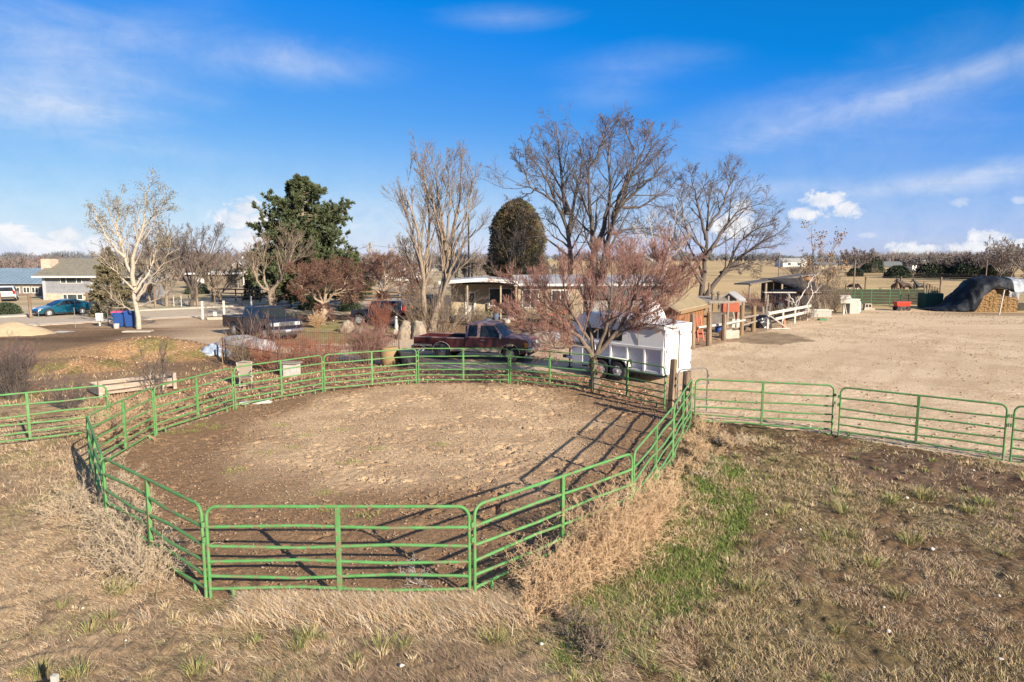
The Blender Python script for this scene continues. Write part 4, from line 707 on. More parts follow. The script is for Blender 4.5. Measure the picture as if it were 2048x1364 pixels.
def glass(t, name, poly, wf, side, off=.012, m=None):
    """a pane on the flank of a slab: outline (x,z), half width wf(z), on the given side"""
    P = [(x, side*(wf(z)-.004), z) for x, z in poly]; mb = MB(); n = len(P); Q = [(x, side*(wf(z)+off), z) for x, z in poly]
    mb.add(P+Q, [tuple(range(n)), tuple(range(n, 2*n))] + [(i, (i+1) % n, n+(i+1) % n, n+i) for i in range(n)]); return mb.build(name, m or M_GLASS, t)
def pickup(label, at, head, paint, L=5.8, wb=3.5, cab=2.0, wid=1.95, h=1.85, crew=False, top=None, wr=.39, belt=1.13, chrome=True, twotone=False, rail=None):
    top = top or paint; t = thing('pickup_truck', label, 'pickup truck', (at[0], at[1], 0), head); hw = wid/2; fx = wb/2; rx = -wb/2; x1 = fx+.92; x0 = x1-L; zb = .46
    wf = lambda z: hw - .05*max(0, (.62-z)/.2) - .05*max(0, (z-.95)/.25)
    cf = x1-1.18; cr = cf-cab                                           # foot of the windscreen, back of the cab
    body = [(cr+.0, zb)] + arch(fx, wr+.09, wr+.02) + [(x1-.12, .48), (x1-.02, .62), (x1, belt-.16), (x1-.1, belt-.03), (cf+.55, belt+.02), (cf, belt+.06), (cr, belt)]
    body = [(cr, zb), (fx-wr-.1, zb)] + arch(fx, wr+.09, wr+.02) + body[len(arch(0,1,0))+1:]
    MB().slab(body, wf).build('body', paint, t, bevel=.045)
    w2 = lambda z: hw-.05 - .16*max(0, (z-belt)/(h-belt))
    roof = [(cr, belt-.01), (cf, belt+.03), (cf-.62, h-.04), (cf-.78, h), (cr+.22, h), (cr+.1, h-.05)]
    MB().slab(roof, w2).build('cab', top, t, bevel=.05)
    zl, zh = belt+.07, h-.1; n = (h-belt)
    for s in (-1, 1):
        xm = cf-.62-(.42 if crew else .36)-.3
        glass(t, 'side_window', [(xm+.02, zl), (cf-.2, zl), (cf-.58, zh), (xm+.04, zh)], w2, s); glass(t, 'side_window', [(cr+.16 if not crew else cr+.25, zl), (xm-.14, zl), (xm-.12, zh), (cr+.22 if not crew else cr+.3, zh)], w2, s)
        MB().bar((cf-.12, s*(hw-.02), belt+.02), (cf-.12, s*(hw+.16), belt+.12), .03).box(cf-.18, s*(hw+.1), belt+.03, cf-.1, s*(hw+.28), belt+.27).build('mirror', M_CHROME if not crew else M_BLACK, t, bevel=.02)
        MB().box(xm-.02, s*(wf(.9)-.003), zb+.14, xm-.005, s*(wf(.9)+.004), belt-.02).build('door_seam', M_BLACK, t); MB().box(xm+.08, s*(hw-.02), belt-.12, xm+.26, s*(hw+.02), belt-.08).build('door_handle', M_CHROME, t, bevel=.008)
        MB().box(x1-.2, s*(hw-.52), belt-.38, x1+.012, s*(hw-.14), belt-.16).build('headlight', M_LAMP, t, bevel=.02); MB().box(x1-.2, s*(hw-.14), belt-.38, x1-.01, s*(hw+.0), belt-.16).build('indicator', M_AMBER if not crew else M_LAMP, t, bevel=.02)
        # bed side
        bs = [(x0, zb+.14), (rx-wr-.1, zb+.04)] + arch(rx, wr+.09, wr+.02) + [(cr-.02, zb), (cr-.02, belt-.02), (x0, belt-.05)]
        MB().slab(bs, .05, s*(hw-.06)).build('bed_side', paint, t, bevel=.02)
        MB().box(x0, s*(hw-.06)-.09, belt-.06, cr-.02, s*(hw-.06)+.06, belt+.0).build('bed_rail', rail or top, t, bevel=.02)
        wheel(t, fx, s*(hw-.14), wr, .25, s, M_CHROME if not crew else M_RIM); wheel(t, rx, s*(hw-.14), wr, .25, s, M_CHROME if not crew else M_RIM)
        MB().box(x0-.02, s*(hw-.22), belt-.42, x0+.03, s*(hw-.06), belt-.12).build('tail_light', M_RED, t, bevel=.015)
        MB().tube([(fx + (wr+.1)*math.cos(a), s*(wf(.7)+.0), wr+.02+(wr+.1)*math.sin(a)) for a in np.linspace(0, math.pi, 12)], .02, 6).tube([(rx + (wr+.1)*math.cos(a), s*(hw-.012), wr+.02+(wr+.1)*math.sin(a)) for a in np.linspace(0, math.pi, 12)], .02, 6).build('arch_trim', MATS['tan_trim'] if twotone else paint, t, smooth=True)
        if twotone: MB().box(x0+.05, s*(hw-.003), zb+.2, rx-wr-.12, s*(hw+.006), zb+.3).box(rx+wr+.12, s*(wf(.62)-.003), zb+.02, fx-wr-.12, s*(wf(.62)+.008), zb+.16).build('side_stripe', MATS['tan_trim'], t)
    MB().box(x0+.02, -hw+.1, belt-.6, cr-.03, hw-.1, belt-.54).build('bed_floor', M_BEDIN, t); MB().box(x0, -hw+.06, zb+.14, x0+.06, hw-.06, belt-.04).build('tailgate', paint, t, bevel=.02); MB().box(cr-.07, -hw+.1, belt-.55, cr-.025, hw-.1, belt-.03).build('bed_front', M_BEDIN, t)
    k = w2(zl)-.09; k2 = w2(zh)-.07; ws = Vector((math.sin(math.atan2(n-.07,.62)),0,math.cos(math.atan2(n-.07,.62))))*.012
    A = [Vector(p)+ws for p in ((cf-.06,-k,zl+.0),(cf-.06,k,zl+.0),(cf-.585,k2,zh+.02),(cf-.585,-k2,zh+.02))]; MB().shell(A, .012).build('windscreen', M_GLASS, t)
    MB().box(cr-.005, -k+.1, zl+.05, cr+.1, k-.1, zh-.05).build('rear_window', M_GLASS, t)
    hd = MB(); hw2 = hw-.12
    hd.slab([(cf+.02, belt), (x1-.08, belt-.08), (x1-.16, belt+.01), (cf+.5, belt+.055), (cf+.02, belt+.075)], hw2).build('hood', top, t, bevel=.03)
    gr = MB().box(x1-.08, -hw+.54, belt-.40, x1+.016, hw-.54, belt-.14).build('grille', M_CHROME if crew else M_GREY, t, bevel=.02)
    gs = MB(); [gs.box(x1+.012, -hw+.58+(2*hw-1.16)/3*i+.02, belt-.38+.08*j, x1+.022, -hw+.58+(2*hw-1.16)/3*(i+1)-.02, belt-.33+.08*j) for i in range(3) for j in range(3)]; gs.build('grille_opening', M_BLACK, gr)
    MB().box(x1-.16, -hw+.02, .52, x1+.12, hw-.02, .72).build('front_bumper', M_CHROME, t, bevel=.04); MB().box(x1-.1, -hw+.1, .36, x1+.04, hw-.1, .52).build('valance', M_BLACK, t, bevel=.03); MB().box(x1+.115, -.17, .54, x1+.13, .17, .68).build('licence_plate', M_PLATE, t)
    MB().box(x0-.16, -hw+.04, .5, x0+.02, hw-.04, .68).build('rear_bumper', M_CHROME, t, bevel=.03); MB().box(x0+.3, -.35, .34, x1-.3, .35, .48).build('chassis', M_BLACK, t)
    return t
mat('tan_trim', (.42,.33,.25), (.36,.28,.2), 4, .5)
mw = (G(884,719)[:2] + G(1021,725)[:2])/2; hd = math.atan2(*(G(1021,725)[:2]-G(884,719)[:2])[::-1]); nv = np.array([-math.sin(hd), math.cos(hd)])
pickup('faded maroon extended cab pickup with an empty bed parked behind the round pen', mw + nv*.88, hd, P_MAROON, L=5.9, wb=3.5, cab=2.05, top=P_FADED, twotone=True, h=1.84)
pickup('dark navy crew cab pickup with chrome grille behind the red twigged bush', (-15.7, 42.9), R(-42), P_NAVY, L=6.3, wb=3.9, cab=2.55, wid=2.04, h=1.99, crew=True, wr=.42, belt=1.3)
def car(name, label, cat, at, head, paint, prof, cabin, wid, wx, wr, wins, lights=(), rear=None, tum=.2, ws=None):
    """prof: body outline without wheel arches from rear bottom; cabin: outline on top of it"""
    t = thing(name, label, cat, (at[0], at[1], 0), head); hw = wid/2; zb = min(z for _, z in prof); belt = max(z for _, z in prof); h = max(z for _, z in cabin); cb = min(z for _, z in cabin)
    wf = lambda z: hw - .06*max(0, (zb+.25-z)/.25) - .05*max(0, (z-belt+.2)/.25); w2 = lambda z: hw-.06-tum*max(0, (z-cb)/(h-cb))
    lo = [(min(x for x, _ in prof), zb)]; body = [prof[0]] + arch(wx[0], wr+.05, max(zb, wr*.9)) + arch(wx[1], wr+.05, max(zb, wr*.9)) + prof[1:]
    MB().slab(body, wf).build('body', paint, t, bevel=.05); MB().slab(cabin, w2).build('cabin', paint, t, bevel=.05)
    for s in (-1, 1):
        for x in wx: wheel(t, x, s*(hw-.13), wr, .2, s)
        for p in wins: glass(t, 'side_window', p, w2, s)
        for nm, m, (x0, y0, z0, x1, y1, z1) in lights: MB().box(x0, s*y0, z0, x1, s*y1, z1).build(nm, m, t, bevel=.02)
        xm = wins[0][0][0]+.1 if wins else 0
    for nm, (xa, za), (xb, zb_) in (ws or []):
        a, b = w2(za)-.1, w2(zb_)-.06; d = Vector((-(zb_-za), 0, xb-xa)).normalized(); d = d if d.z > 0 else -d; d *= .012
        MB().shell([Vector(p)+d for p in ((xa,-a,za),(xa,a,za),(xb,b,zb_),(xb,-b,zb_))], .01).build(nm, M_GLASS, t)
    MB().box(wx[0]+wr+.1, -hw+.2, zb-.08, wx[1]-wr-.1, hw-.2, zb+.02).build('underbody', M_BLACK, t)
    return t
tf = G(101,633.5)[:2]; tr_ = G(162,629.5)[:2]; tc_ = (tf+tr_)/2; hd = math.atan2(*(tf-tr_)[::-1]) - .06; nv = np.array([-math.sin(hd), math.cos(hd)])
t = car('hatchback_car', 'teal blue two door hatchback waiting at the far kerb of the road', 'car', tc_ - nv*.75, hd, P_TEAL, [(-1.95,.3),(2.05,.28),(2.12,.5),(1.95,.68),(1.2,.86),(.6,.93),(-1.7,1.0),(-2.08,.95),(-2.1,.5)], [(-2.0,.93),(1.0,.88),(.15,1.32),(-.25,1.4),(-.8,1.4),(-1.75,1.12)], 1.78, (-1.3,1.27), .33,
 [[(-.75,.98),(.55,.95),(.08,1.27),(-.65,1.33)], [(-1.45,1.02),(-.83,.99),(-.74,1.32),(-1.0,1.28)]], [('headlight', M_LAMP, (1.6,.58,.62,2.0,.86,.74)), ('tail_light', M_RED, (-2.09,.5,.8,-1.9,.85,.95)), ('mirror', M_BLACK, (.5,.86,.92,.7,1.04,1.05))], ws=[('windscreen', (.9,.95), (.18,1.3)), ('rear_window', (-1.72,1.13), (-.85,1.395))])
MB().box(2.08,-.5,.34,2.13,.5,.52).build('grille', M_BLACK, t, bevel=.02)
SUVB = [(-2.2,.42),(2.2,.42),(2.28,.7),(2.2,.98),(1.2,1.08),(-2.25,1.1),(-2.3,.6)]; SUVC = [(-2.22,1.05),(1.15,1.05),(.55,1.68),(.2,1.74),(-1.9,1.74),(-2.1,1.66)]
SUVW = [[(.05,1.14),(.9,1.12),(.5,1.6),(.05,1.64)], [(-.95,1.14),(-.05,1.14),(-.05,1.64),(-.92,1.64)], [(-1.95,1.14),(-1.05,1.14),(-1.02,1.64),(-1.85,1.62)]]
SUVL = [('headlight', M_LAMP, (2.1,.5,.8,2.27,.84,.98)), ('tail_light', M_RED, (-2.3,.62,.85,-2.18,.9,1.3)), ('mirror', M_BLACK, (.8,.88,1.1,.95,1.08,1.25))]
p = G(8,604)[:2]; t = car('suv_car', 'white sport utility car parked at the left edge, seen from behind', 'car', p + np.array([-1.2, 2.3]), R(122), P_WHITE, SUVB, SUVC, 1.9, (-1.4,1.4), .37, SUVW, SUVL, ws=[('windscreen', (1.0,1.15), (.6,1.64)), ('rear_window', (-2.21,1.16), (-2.1,1.64))]); MB().box(-2.33,-.16,.8,-2.29,.16,.95).build('licence_plate', M_PLATE, t); MB().box(-2.38,-.85,.45,-2.25,.85,.62).build('bumper', M_BLACK, t, bevel=.03)
p = G(752,652)[:2]
t = car('jeep_car', 'black boxy jeep with a red spare wheel behind the garden shrubs', 'car', p + np.array([.2, 1.0]), R(167), P_BLACKP, [(-2.0,.5),(2.0,.5),(2.05,.75),(2.0,1.12),(.75,1.2),(-2.02,1.22),(-2.05,.6)], [(-2.0,1.18),(.7,1.18),(.45,1.78),(.2,1.84),(-1.9,1.84),(-1.98,1.7)], 1.88, (-1.35,1.4), .4, [[(-.05,1.26),(.5,1.26),(.34,1.72),(-.05,1.76)], [(-.95,1.26),(-.15,1.26),(-.15,1.76),(-.93,1.76)], [(-1.85,1.26),(-1.05,1.26),(-1.05,1.76),(-1.82,1.74)]], [('headlight', M_LAMP, (1.95,.55,.85,2.06,.8,1.08)), ('tail_light', M_RED, (-2.08,.68,.95,-2.0,.86,1.25)), ('mirror', M_BLACK, (.45,.9,1.2,.6,1.1,1.4))], ws=[('windscreen', (.62,1.26), (.46,1.72))])
MB().lathe([(.08,-.1),(.36,-.1),(.38,-.02),(.38,.1),(.3,.14),(.1,.15)][::-1], (-2.12, .35, 1.12), 20, 'X').build('spare_wheel', M_RED, t, smooth=True)
for px, py, hd, lab in ((451,566,R(200),'white pickup parked by the tan bungalow, the left one'),(484,565,R(185),'white pickup parked by the tan bungalow, in front of its garage door')):
    p = G(px, py+2)[:2]; pickup(lab, p, hd, P_WHITE, L=5.6, wb=3.4, cab=2.0, h=1.8)

# ------------------------------------------------------------------ horse trailer
def horse_trailer():
    f = G(1143,726,.42)[:2]; r = G(1326,752,.42)[:2]; d = (f-r)/np.hypot(*(f-r)); L = np.hypot(*(f-r)); nv = np.array([-d[1], d[0]])*-1; Wd = 2.0     # nv points away from the viewer
    c = (f+r)/2 + nv*Wd/2; t = thing('horse_trailer', 'white tandem axle horse trailer with rounded nose behind the fruit tree', 'trailer', (c[0], c[1], 0), math.atan2(d[1], d[0])); a = L/2; h = Wd/2
    MW = mat('trailer_white', (.70,.69,.67), (.62,.62,.62), 2.5, .4, coat=.2, c3=(.70,.69,.67)); MG = mat('trailer_grey', (.56,.56,.57), (.50,.50,.52), 3, .5)
    MB().box(-a, -h, .42, a-.55, h, .56).slab([(a-.6,.42),(a-.05,.42),(a,.6),(a,1.2),(a-.6,1.2)], h-.02).box(-a, -h+.06, .5, a-.5, h-.06, 1.42).build('lower_body', MG, t, bevel=.02)
    MB().slab([(-a,1.42),(a-.1,1.36),(a+.02,1.5),(a-.02,2.2),(a-.3,2.58),(a-.8,2.7),(a-1.6,2.6),(-a+.05,2.34),(-a,2.2)], lambda z: h-.02-.25*max(0,(z-2.1)/.6)**2).build('upper_body', MW, t, bevel=.06)
    MB().slab([(-a-.02,2.22),(-a-.02,2.38),(a-1.4,2.63),(a-1.4,2.5)], h+.02).build('roof_edge', MW, t, bevel=.02)
    for s in (-1, 1):
        for x in np.linspace(-a+.07, a-1.25, 5): MB().box(x-.05, s*(h-.06), .5, x+.05, s*(h+.012), 1.45).build('side_rib', MW, t, bevel=.01)
        MB().box(-a, s*(h-.06), 1.4, a-.5, s*(h+.016), 1.5).build('side_rail', MW, t, bevel=.01)
        for x0, x1 in ((-a+2.0,-a+3.2),(a-1.35,a-.75)): MB().box(x0, s*(h-.1), 1.62, x1, s*(h-.012), 2.05).build('side_window', M_GLASS, t, bevel=.01)
        MB().slab([(-.80,.62),(-.70,.84),(-.5,.92),(.80,.92),(1.0,.84),(1.10,.62),(1.04,.62),(.95,.79),(.77,.87),(-.47,.87),(-.65,.79),(-.74,.62)], .13, s*(h+.10)).build('mudguard', MW, t, bevel=.01); MB().box(-.78, s*(h-.07), .38, 1.08, s*(h-.01), .88).build('wheel_well', M_BLACK, t)
        for x in (-.28, .58): wheel(t, x, s*(h+.11), .395, .22, s, mat('white_rim', (.55,.54,.52), (.4,.38,.36), 8, .4) if 'white_rim' not in MATS else MATS['white_rim'])
        MB().box(-a-.02, s*(h-.2), .8, -a+.0, s*(h-.06), .95).build('tail_light', M_RED, t)
    MB().box(-a-.05, -h+.04, .5, -a, h-.04, 2.25).build('rear_door', MW, t, bevel=.015); hg = MB(); [MB().box(-a-.07, y-.03, z, -a-.05, y+.03, z+.12).build('door_hinge', M_GREY, t) for y in (-h+.1, h-.1) for z in (.7, 1.3, 1.95)]; MB().box(-a-.08, -.03, .6, -a-.05, .03, 2.1).build('lock_bar', M_GREY, t)
    MB().bar((a-.2,-.5,.5),(a+1.15,0,.5),.09,.1).bar((a-.2,.5,.5),(a+1.15,0,.5),.09,.1).build('tow_bar', MG, t); MB().tube([(a+.95,0,.05),(a+.95,0,1.05)],.035,10).box(a+.85,-.1,.02,a+1.05,.1,.05).bar((a+.95,0,1.0),(a+.95,-.2,1.05),.025).build('jack', M_BLACK, t); MB().box(a+1.05,-.07,.44,a+1.32,.07,.58).build('coupler', M_BLACK, t, bevel=.02)
    for s in (-1, 1):
        for x in (-a+.25, -.9, a-1.2): MB().box(x-.06, s*(h-.01), 2.12, x+.06, s*(h+.015), 2.17).build('marker_light', M_AMBER, t)
        MB().box(a-1.28, s*(h-.03), .55, a-1.265, s*(h+.003), 1.38).box(-a+1.2, s*(h-.03), 1.52, -a+1.215, s*(h-.008), 2.2).build('panel_seam', M_GREY, t)
    for x in (-.9, .5): MB().box(x-.2, -.2, 2.36, x+.2, .2, 2.56).build('roof_vent', MG, t, bevel=.03)
    MB().box(-a-.07, -.62, .62, -a-.05, -.3, .78).build('licence_plate', M_PLATE, t)
    MB().box(-a, -h, .36, a-.6, -h+.1, .42).box(-a, h-.1, .36, a-.6, h, .42).build('chassis', M_BLACK, t)
horse_trailer()
# ------------------------------------------------------------------ buildings
M_SIDING = brickmat('grey_siding', (.23,.235,.25), (.25,.255,.27), (.12,.125,.135), 40, .2, msize=.06); M_BRICK = brickmat('pink_brick', (.50,.33,.24), (.58,.44,.34), (.50,.45,.40), .4, .13); M_STONE = brickmat('rubble_stone', (.15,.11,.085), (.26,.205,.155), (.10,.08,.065), .34, .19, msize=.1)
M_SHING = brickmat('brown_shingle', (.175,.155,.115), (.205,.185,.14), (.12,.105,.08), .6, .22, 'XY'); M_DSHING = brickmat('dark_shingle', (.12,.125,.125), (.15,.155,.155), (.08,.08,.08), .6, .22, 'XY')
M_BMETAL = mat('blue_metal_roof', (.23,.31,.38), (.19,.26,.32), .8, .5, .3); M_WMETAL = mat('pale_metal_roof', (.42,.40,.40), (.34,.33,.33), 1.2, .55, .15, bump=.2, stretch=(1,.1,1)); M_TRIM = mat('white_trim', (.62,.60,.56), (.52,.50,.46), 4, .6); M_PANE = mat('window_glass', (.03,.04,.042), (.06,.075,.075), .8, .12, spec=.35); M_CREAM = mat('cream_wall', (.36,.30,.205), (.29,.235,.155), 2, .8); M_TANW = mat('tan_wall', (.36,.29,.19), (.30,.24,.16), 2, .8); M_SHADE = mat('dark_inside', (.03,.027,.025), (.02,.02,.02), 3, .9); M_DWALL = mat('brown_wall', (.19,.155,.115), (.15,.12,.09), 2, .85)
M_ORANGE = mat('orange_brown_wall', (.27,.115,.038), (.21,.085,.03), 1.5, .8, stretch=(8,8,.6)); M_RIBTAN = mat('tan_metal_roof', (.42,.345,.22), (.35,.28,.18), 1.5, .5); M_GREYW = mat('grey_wall', (.30,.29,.27), (.25,.24,.22), 1.5, .85); M_RUSTY = mat('rusty_metal', (.15,.13,.115), (.10,.08,.065), 3, .75)
def gable(t, x0, x1, y0, y1, ze, zr, wall, roof, ov=.35, axis='x', th=.12, z0=0, fascia=None, eave_z=None):
    """walls and a two sided roof whose ridge runs along axis"""
    m = (y0+y1)/2 if axis == 'x' else (x0+x1)/2; w = MB(); r = MB()
    if axis == 'x':
        V = [(x,y,z) for x in (x0,x1) for y, z in ((y0,z0),(y1,z0),(y1,ze),(m,zr-.05),(y0,ze))]; w.add(V, [(0,1,2,3,4),(5,6,7,8,9),(0,1,6,5),(1,2,7,6),(2,3,8,7),(3,4,9,8),(4,0,5,9)])
        sl = (zr-ze)/(m-y0); e0 = ze-sl*ov
        for s, ye in ((1, y0-ov), (-1, y1+ov)): r.add([(x0-ov,ye,e0),(x1+ov,ye,e0),(x1+ov,m,zr),(x0-ov,m,zr),(x0-ov,ye,e0+th),(x1+ov,ye,e0+th),(x1+ov,m,zr+th),(x0-ov,m,zr+th)], [(0,1,2,3),(4,5,6,7),(0,1,5,4),(1,2,6,5),(2,3,7,6),(3,0,4,7)])
    else:
        V = [(x,y,z) for y in (y0,y1) for x, z in ((x0,z0),(x1,z0),(x1,ze),(m,zr-.05),(x0,ze))]; w.add(V, [(0,1,2,3,4),(5,6,7,8,9),(0,1,6,5),(1,2,7,6),(2,3,8,7),(3,4,9,8),(4,0,5,9)])
        sl = (zr-ze)/(m-x0); e0 = ze-sl*ov
        for s, xe in ((1, x0-ov), (-1, x1+ov)): r.add([(xe,y0-ov,e0),(xe,y1+ov,e0),(m,y1+ov,zr),(m,y0-ov,zr),(xe,y0-ov,e0+th),(xe,y1+ov,e0+th),(m,y1+ov,zr+th),(m,y0-ov,zr+th)], [(0,1,2,3),(4,5,6,7),(0,1,5,4),(1,2,6,5),(2,3,7,6),(3,0,4,7)])
    wo = w.build('wall', wall, t); ro = r.build('roof', roof, t)
    if fascia:
        if axis == 'x': MB().box(x0-ov-.01, y0-ov-.05, e0-.06, x1+ov+.01, y0-ov-.005, e0+th+.02).build('fascia', fascia, ro)
        else:
            for xe in (x0-ov, x1+ov): MB().bar((xe,y0-ov-.02,e0+th/2),(m,y0-ov-.02,zr+th/2),.04,th+.06).build('fascia', fascia, ro)
    return wo, ro
def window(t, x0, x1, y, z0, z1, mull=(), fr=.07, frame=None, face=-1):
    """a window in a wall at depth y facing the viewer"""
    p = MB().box(x0, y-.03, z0, x1, y+.02, z1).build('window', M_PANE, t); f = MB(); y1 = y-.06
    f.box(x0-fr, y1, z1, x1+fr, y, z1+fr).box(x0-fr, y1, z0-fr, x1+fr, y, z0).box(x0-fr, y1, z0, x0, y, z1).box(x1, y1, z0, x1+fr, y, z1)
    for m in mull: f.box(x0+(x1-x0)*m-fr/2, y1+.004, z0, x0+(x1-x0)*m+fr/2, y, z1)
    f.build('frame', frame or M_TRIM, p); return p
def at_wall(px, Y): return (px-1024)/FPX*(Y*math.cos(TH)+ .3)
# grey house with a brown roof
Y = 81.; X = lambda px: at_wall(px, Y); zz = lambda py, y=Y: PD(1024, py, y)[2]
t = thing('grey_house', 'grey sided split level house with brown shingle roof across the road', 'house', (X(85), Y, 0)); ox = X(85); wd = X(266)-ox
wo, ro = gable(t, 0, wd, 0, 9, zz(549), zz(521, 85.5)+.15, M_SIDING, M_SHING, ov=.75, fascia=M_TRIM)
MB().box(.25, -.12, 0, wd, -.003, zz(587)).build('brick_base', M_BRICK, t); MB().box(-.02, -.1, 0, .32, -.003, zz(550)).build('corner_board', MATS['grey_metal'] if 'grey_metal' in MATS else mat('grey_trim', (.36,.37,.40), (.33,.34,.37), 2, .8), t)
window(t, X(122)-ox, X(163)-ox, -.03, zz(566)+.02, zz(551), (.26,.76), .08); window(t, X(126)-ox, X(164)-ox, -.14, zz(600)+.1, zz(589), (.2,.72), .09); window(t, X(222)-ox, X(246)-ox, -.03, zz(566), zz(552), (.5,), .08)
MB().box(X(184)-ox-.13, -.12, .3, X(184)-ox+.0, -.005, zz(549)).build('downpipe', M_TRIM, t); MB().box(X(188)-ox-.2, -.14, zz(587), X(188)-ox+.2, -.004, zz(549)).build('corner_board', MATS['grey_trim'], t)
ch = MB().box(-1.15, 1.6, 0, -.02, 3.1, zz(519)).box(-1.05, 1.7, zz(519), -.2, 3.0, zz(518.)).build('chimney', M_BRICK, t); MB().box(-.8, 2.0, zz(518.), -.35, 2.6, zz(515.8)).build('chimney_pot', M_RUSTY, ch)
# house with a blue metal roof
Y = 90.; t = thing('stone_house', 'low stone house with blue grey metal roof at the left edge', 'house', (X(78), Y, 0)); 
gable(t, -22, .6, 0, 8, zz(566, 90)+.05, zz(538, 94), M_STONE, M_BMETAL, ov=.4)
for px in (10, 31, 51, 68): window(t, (px-78)/FPX*90-.35, (px-78)/FPX*90+.4, -.03, zz(585, 90), zz(575, 90), (.5,), .1)
rb = MB(); [rb.bar((x, -.4, zz(566,90)+.1), (x, 4, zz(538,94)+.16), .05, .06) for x in np.arange(-22, .9, .6)]; rb.build('roof_seam', M_BMETAL, t)
# tan bungalow with dark roof far left of the pine
Y = 128.; t = thing('tan_bungalow', 'tan bungalow with dark grey roof and garage, far off left of the pines', 'house', (at_wall(505, Y), Y, 0)); k = Y/FPX
gable(t, -4.6, -.5, 0, 9, zz(543,Y), zz(528,Y)+.6, M_TANW, M_DSHING, ov=.4, axis='y', fascia=M_TRIM); gable(t, -.5, 3.2, -2.0, 8, zz(545,Y-2), zz(527,Y), M_TANW, M_DSHING, ov=.4, axis='y', fascia=M_TRIM); gable(t, -8.5, -4.6, 3, 9, zz(543,Y), zz(531,Y)+.4, M_TANW, M_DSHING, ov=.4, fascia=M_TRIM)
MB().box(-3.6, -.06, 0, -1.4, -.004, 2.1).build('garage_door', M_DWALL, t); window(t, .6, 1.9, -2.03, 1.0, 2.0, (.5,)); MB().box(-.9,-2.5,0,-.7,-2.3,5.2).build('flag_pole', M_TRIM, t)
Y = 112.; t = thing('low_garage', 'long low garage with white roof edge behind the leafless bush', 'garage', (at_wall(412, Y), Y, 0)); MB().box(-3.4,0,0,3.4,5,zz(549,Y)).build('wall', M_DWALL, t); MB().box(-3.8,-.5,zz(549,Y),3.8,5.3,zz(546,Y)).build('roof', M_TRIM, t); MB().box(-2.6,-.05,0,-.4,-.004,1.7).build('garage_door', M_TRIM, t)
Y = 150.; t = thing('white_gable_house', 'white gabled house glimpsed far behind the vase shaped tree', 'house', (at_wall(800, Y), Y, 0)); gable(t, -4, 4, 0, 8, zz(545,Y), zz(527,Y), M_TRIM, M_DSHING, ov=.4, axis='y', fascia=M_TRIM); window(t, -1, 1, -.03, .8, 1.9, (.5,)); gable(t, -12, -4, 2, 8, zz(540,Y), zz(529,Y), M_GREYW, M_DSHING, ov=.3)
# cream house with porch in the middle
Y = 56.; t = thing('cream_house', 'low cream house with pale metal roof and deep porch behind the pickup', 'house', (0, Y, 0)); ze = zz(569, 55.5)
gable(t, .5, 13.2, 0, 7, ze, zz(556, 59)+.15, M_CREAM, M_WMETAL, ov=.45, fascia=M_TRIM); rb = MB(); [rb.bar((x, -.5, ze-.04), (x, 3.4, zz(556,59)+.22), .05, .05) for x in np.arange(.2, 13.6, .55)]; rb.build('roof_seam', M_WMETAL, t)
window(t, 3.3, 4.6, -.03, 1.1, 2.3, (.5,), .09); window(t, 7.2, 8.6, -.03, 1.1, 2.3, (.5,), .09); window(t, 10.5, 11.6, -.03, 1.1, 2.3, (.5,), .09)
# recessed part under the porch
MB().box(-5.2, 2.4, 0, .48, 6.8, 2.75).build('porch_wall', M_TANW, t); MB().box(-4.0, 2.3, 0, -3.1, 2.396, 2.1).build('door', M_TRIM, t); MB().box(-3.85, 2.26, .95, -3.25, 2.298, 1.95).build('door_pane', M_PANE, t)
window(t, -1.9, -.1, 2.37, .95, 2.35, (.5,), .09); window(t, .9, 2.1, -.03, .95, 2.35, (.5,), .09)
a = [(-5.9,-.9,zz(567,55.1)),(-2.3,-.9,zz(560.5,55.1)),(.45,-.9,zz(566,55.1)-.02)]; q = MB()
for (xa,ya,za),(xb,yb,zb) in zip(a[:-1],a[1:]): q.add([(xa,-.9,za),(xb,-.9,zb),(xb,6.5,zb),(xa,6.5,za),(xa,-.9,za+.14),(xb,-.9,zb+.14),(xb,6.5,zb+.14),(xa,6.5,za+.14)], [(0,1,2,3),(4,5,6,7),(0,1,5,4),(1,2,6,5),(2,3,7,6),(3,0,4,7)])
pr = q.build('porch_roof', M_WMETAL, t); f = MB(); [f.bar((xa,-.95,za+.06),(xb,-.95,zb+.06),.05,.26) for (xa,_,za),(xb,_,zb) in zip(a[:-1],a[1:])]; f.build('fascia', M_TRIM, pr)
for x in (-5.6,-3.6,-.9,.35): MB().box(x-.06,-.75,0,x+.06,-.63,2.75).build('porch_post', M_TANW, t)
MB().box(-5.8,-.6,.0,.4,2.3,.14).build('porch_floor', M_GWOOD, t)
# grey shed and white peaked cover behind the trailer
b = PD(1240, 640, 45.); t = thing('grey_shed', 'plain grey walled shed behind the fruit tree, left of the orange shed', 'shed', (b[0], 45, 0), R(-4)); gable(t, -2.3, 2.3, 0, 4, 2.35, 2.9, M_GREYW, M_RUSTY, ov=.2); MB().box(-.5,-.05,0,.5,-.004,2.0).build('door', M_DWALL, t)
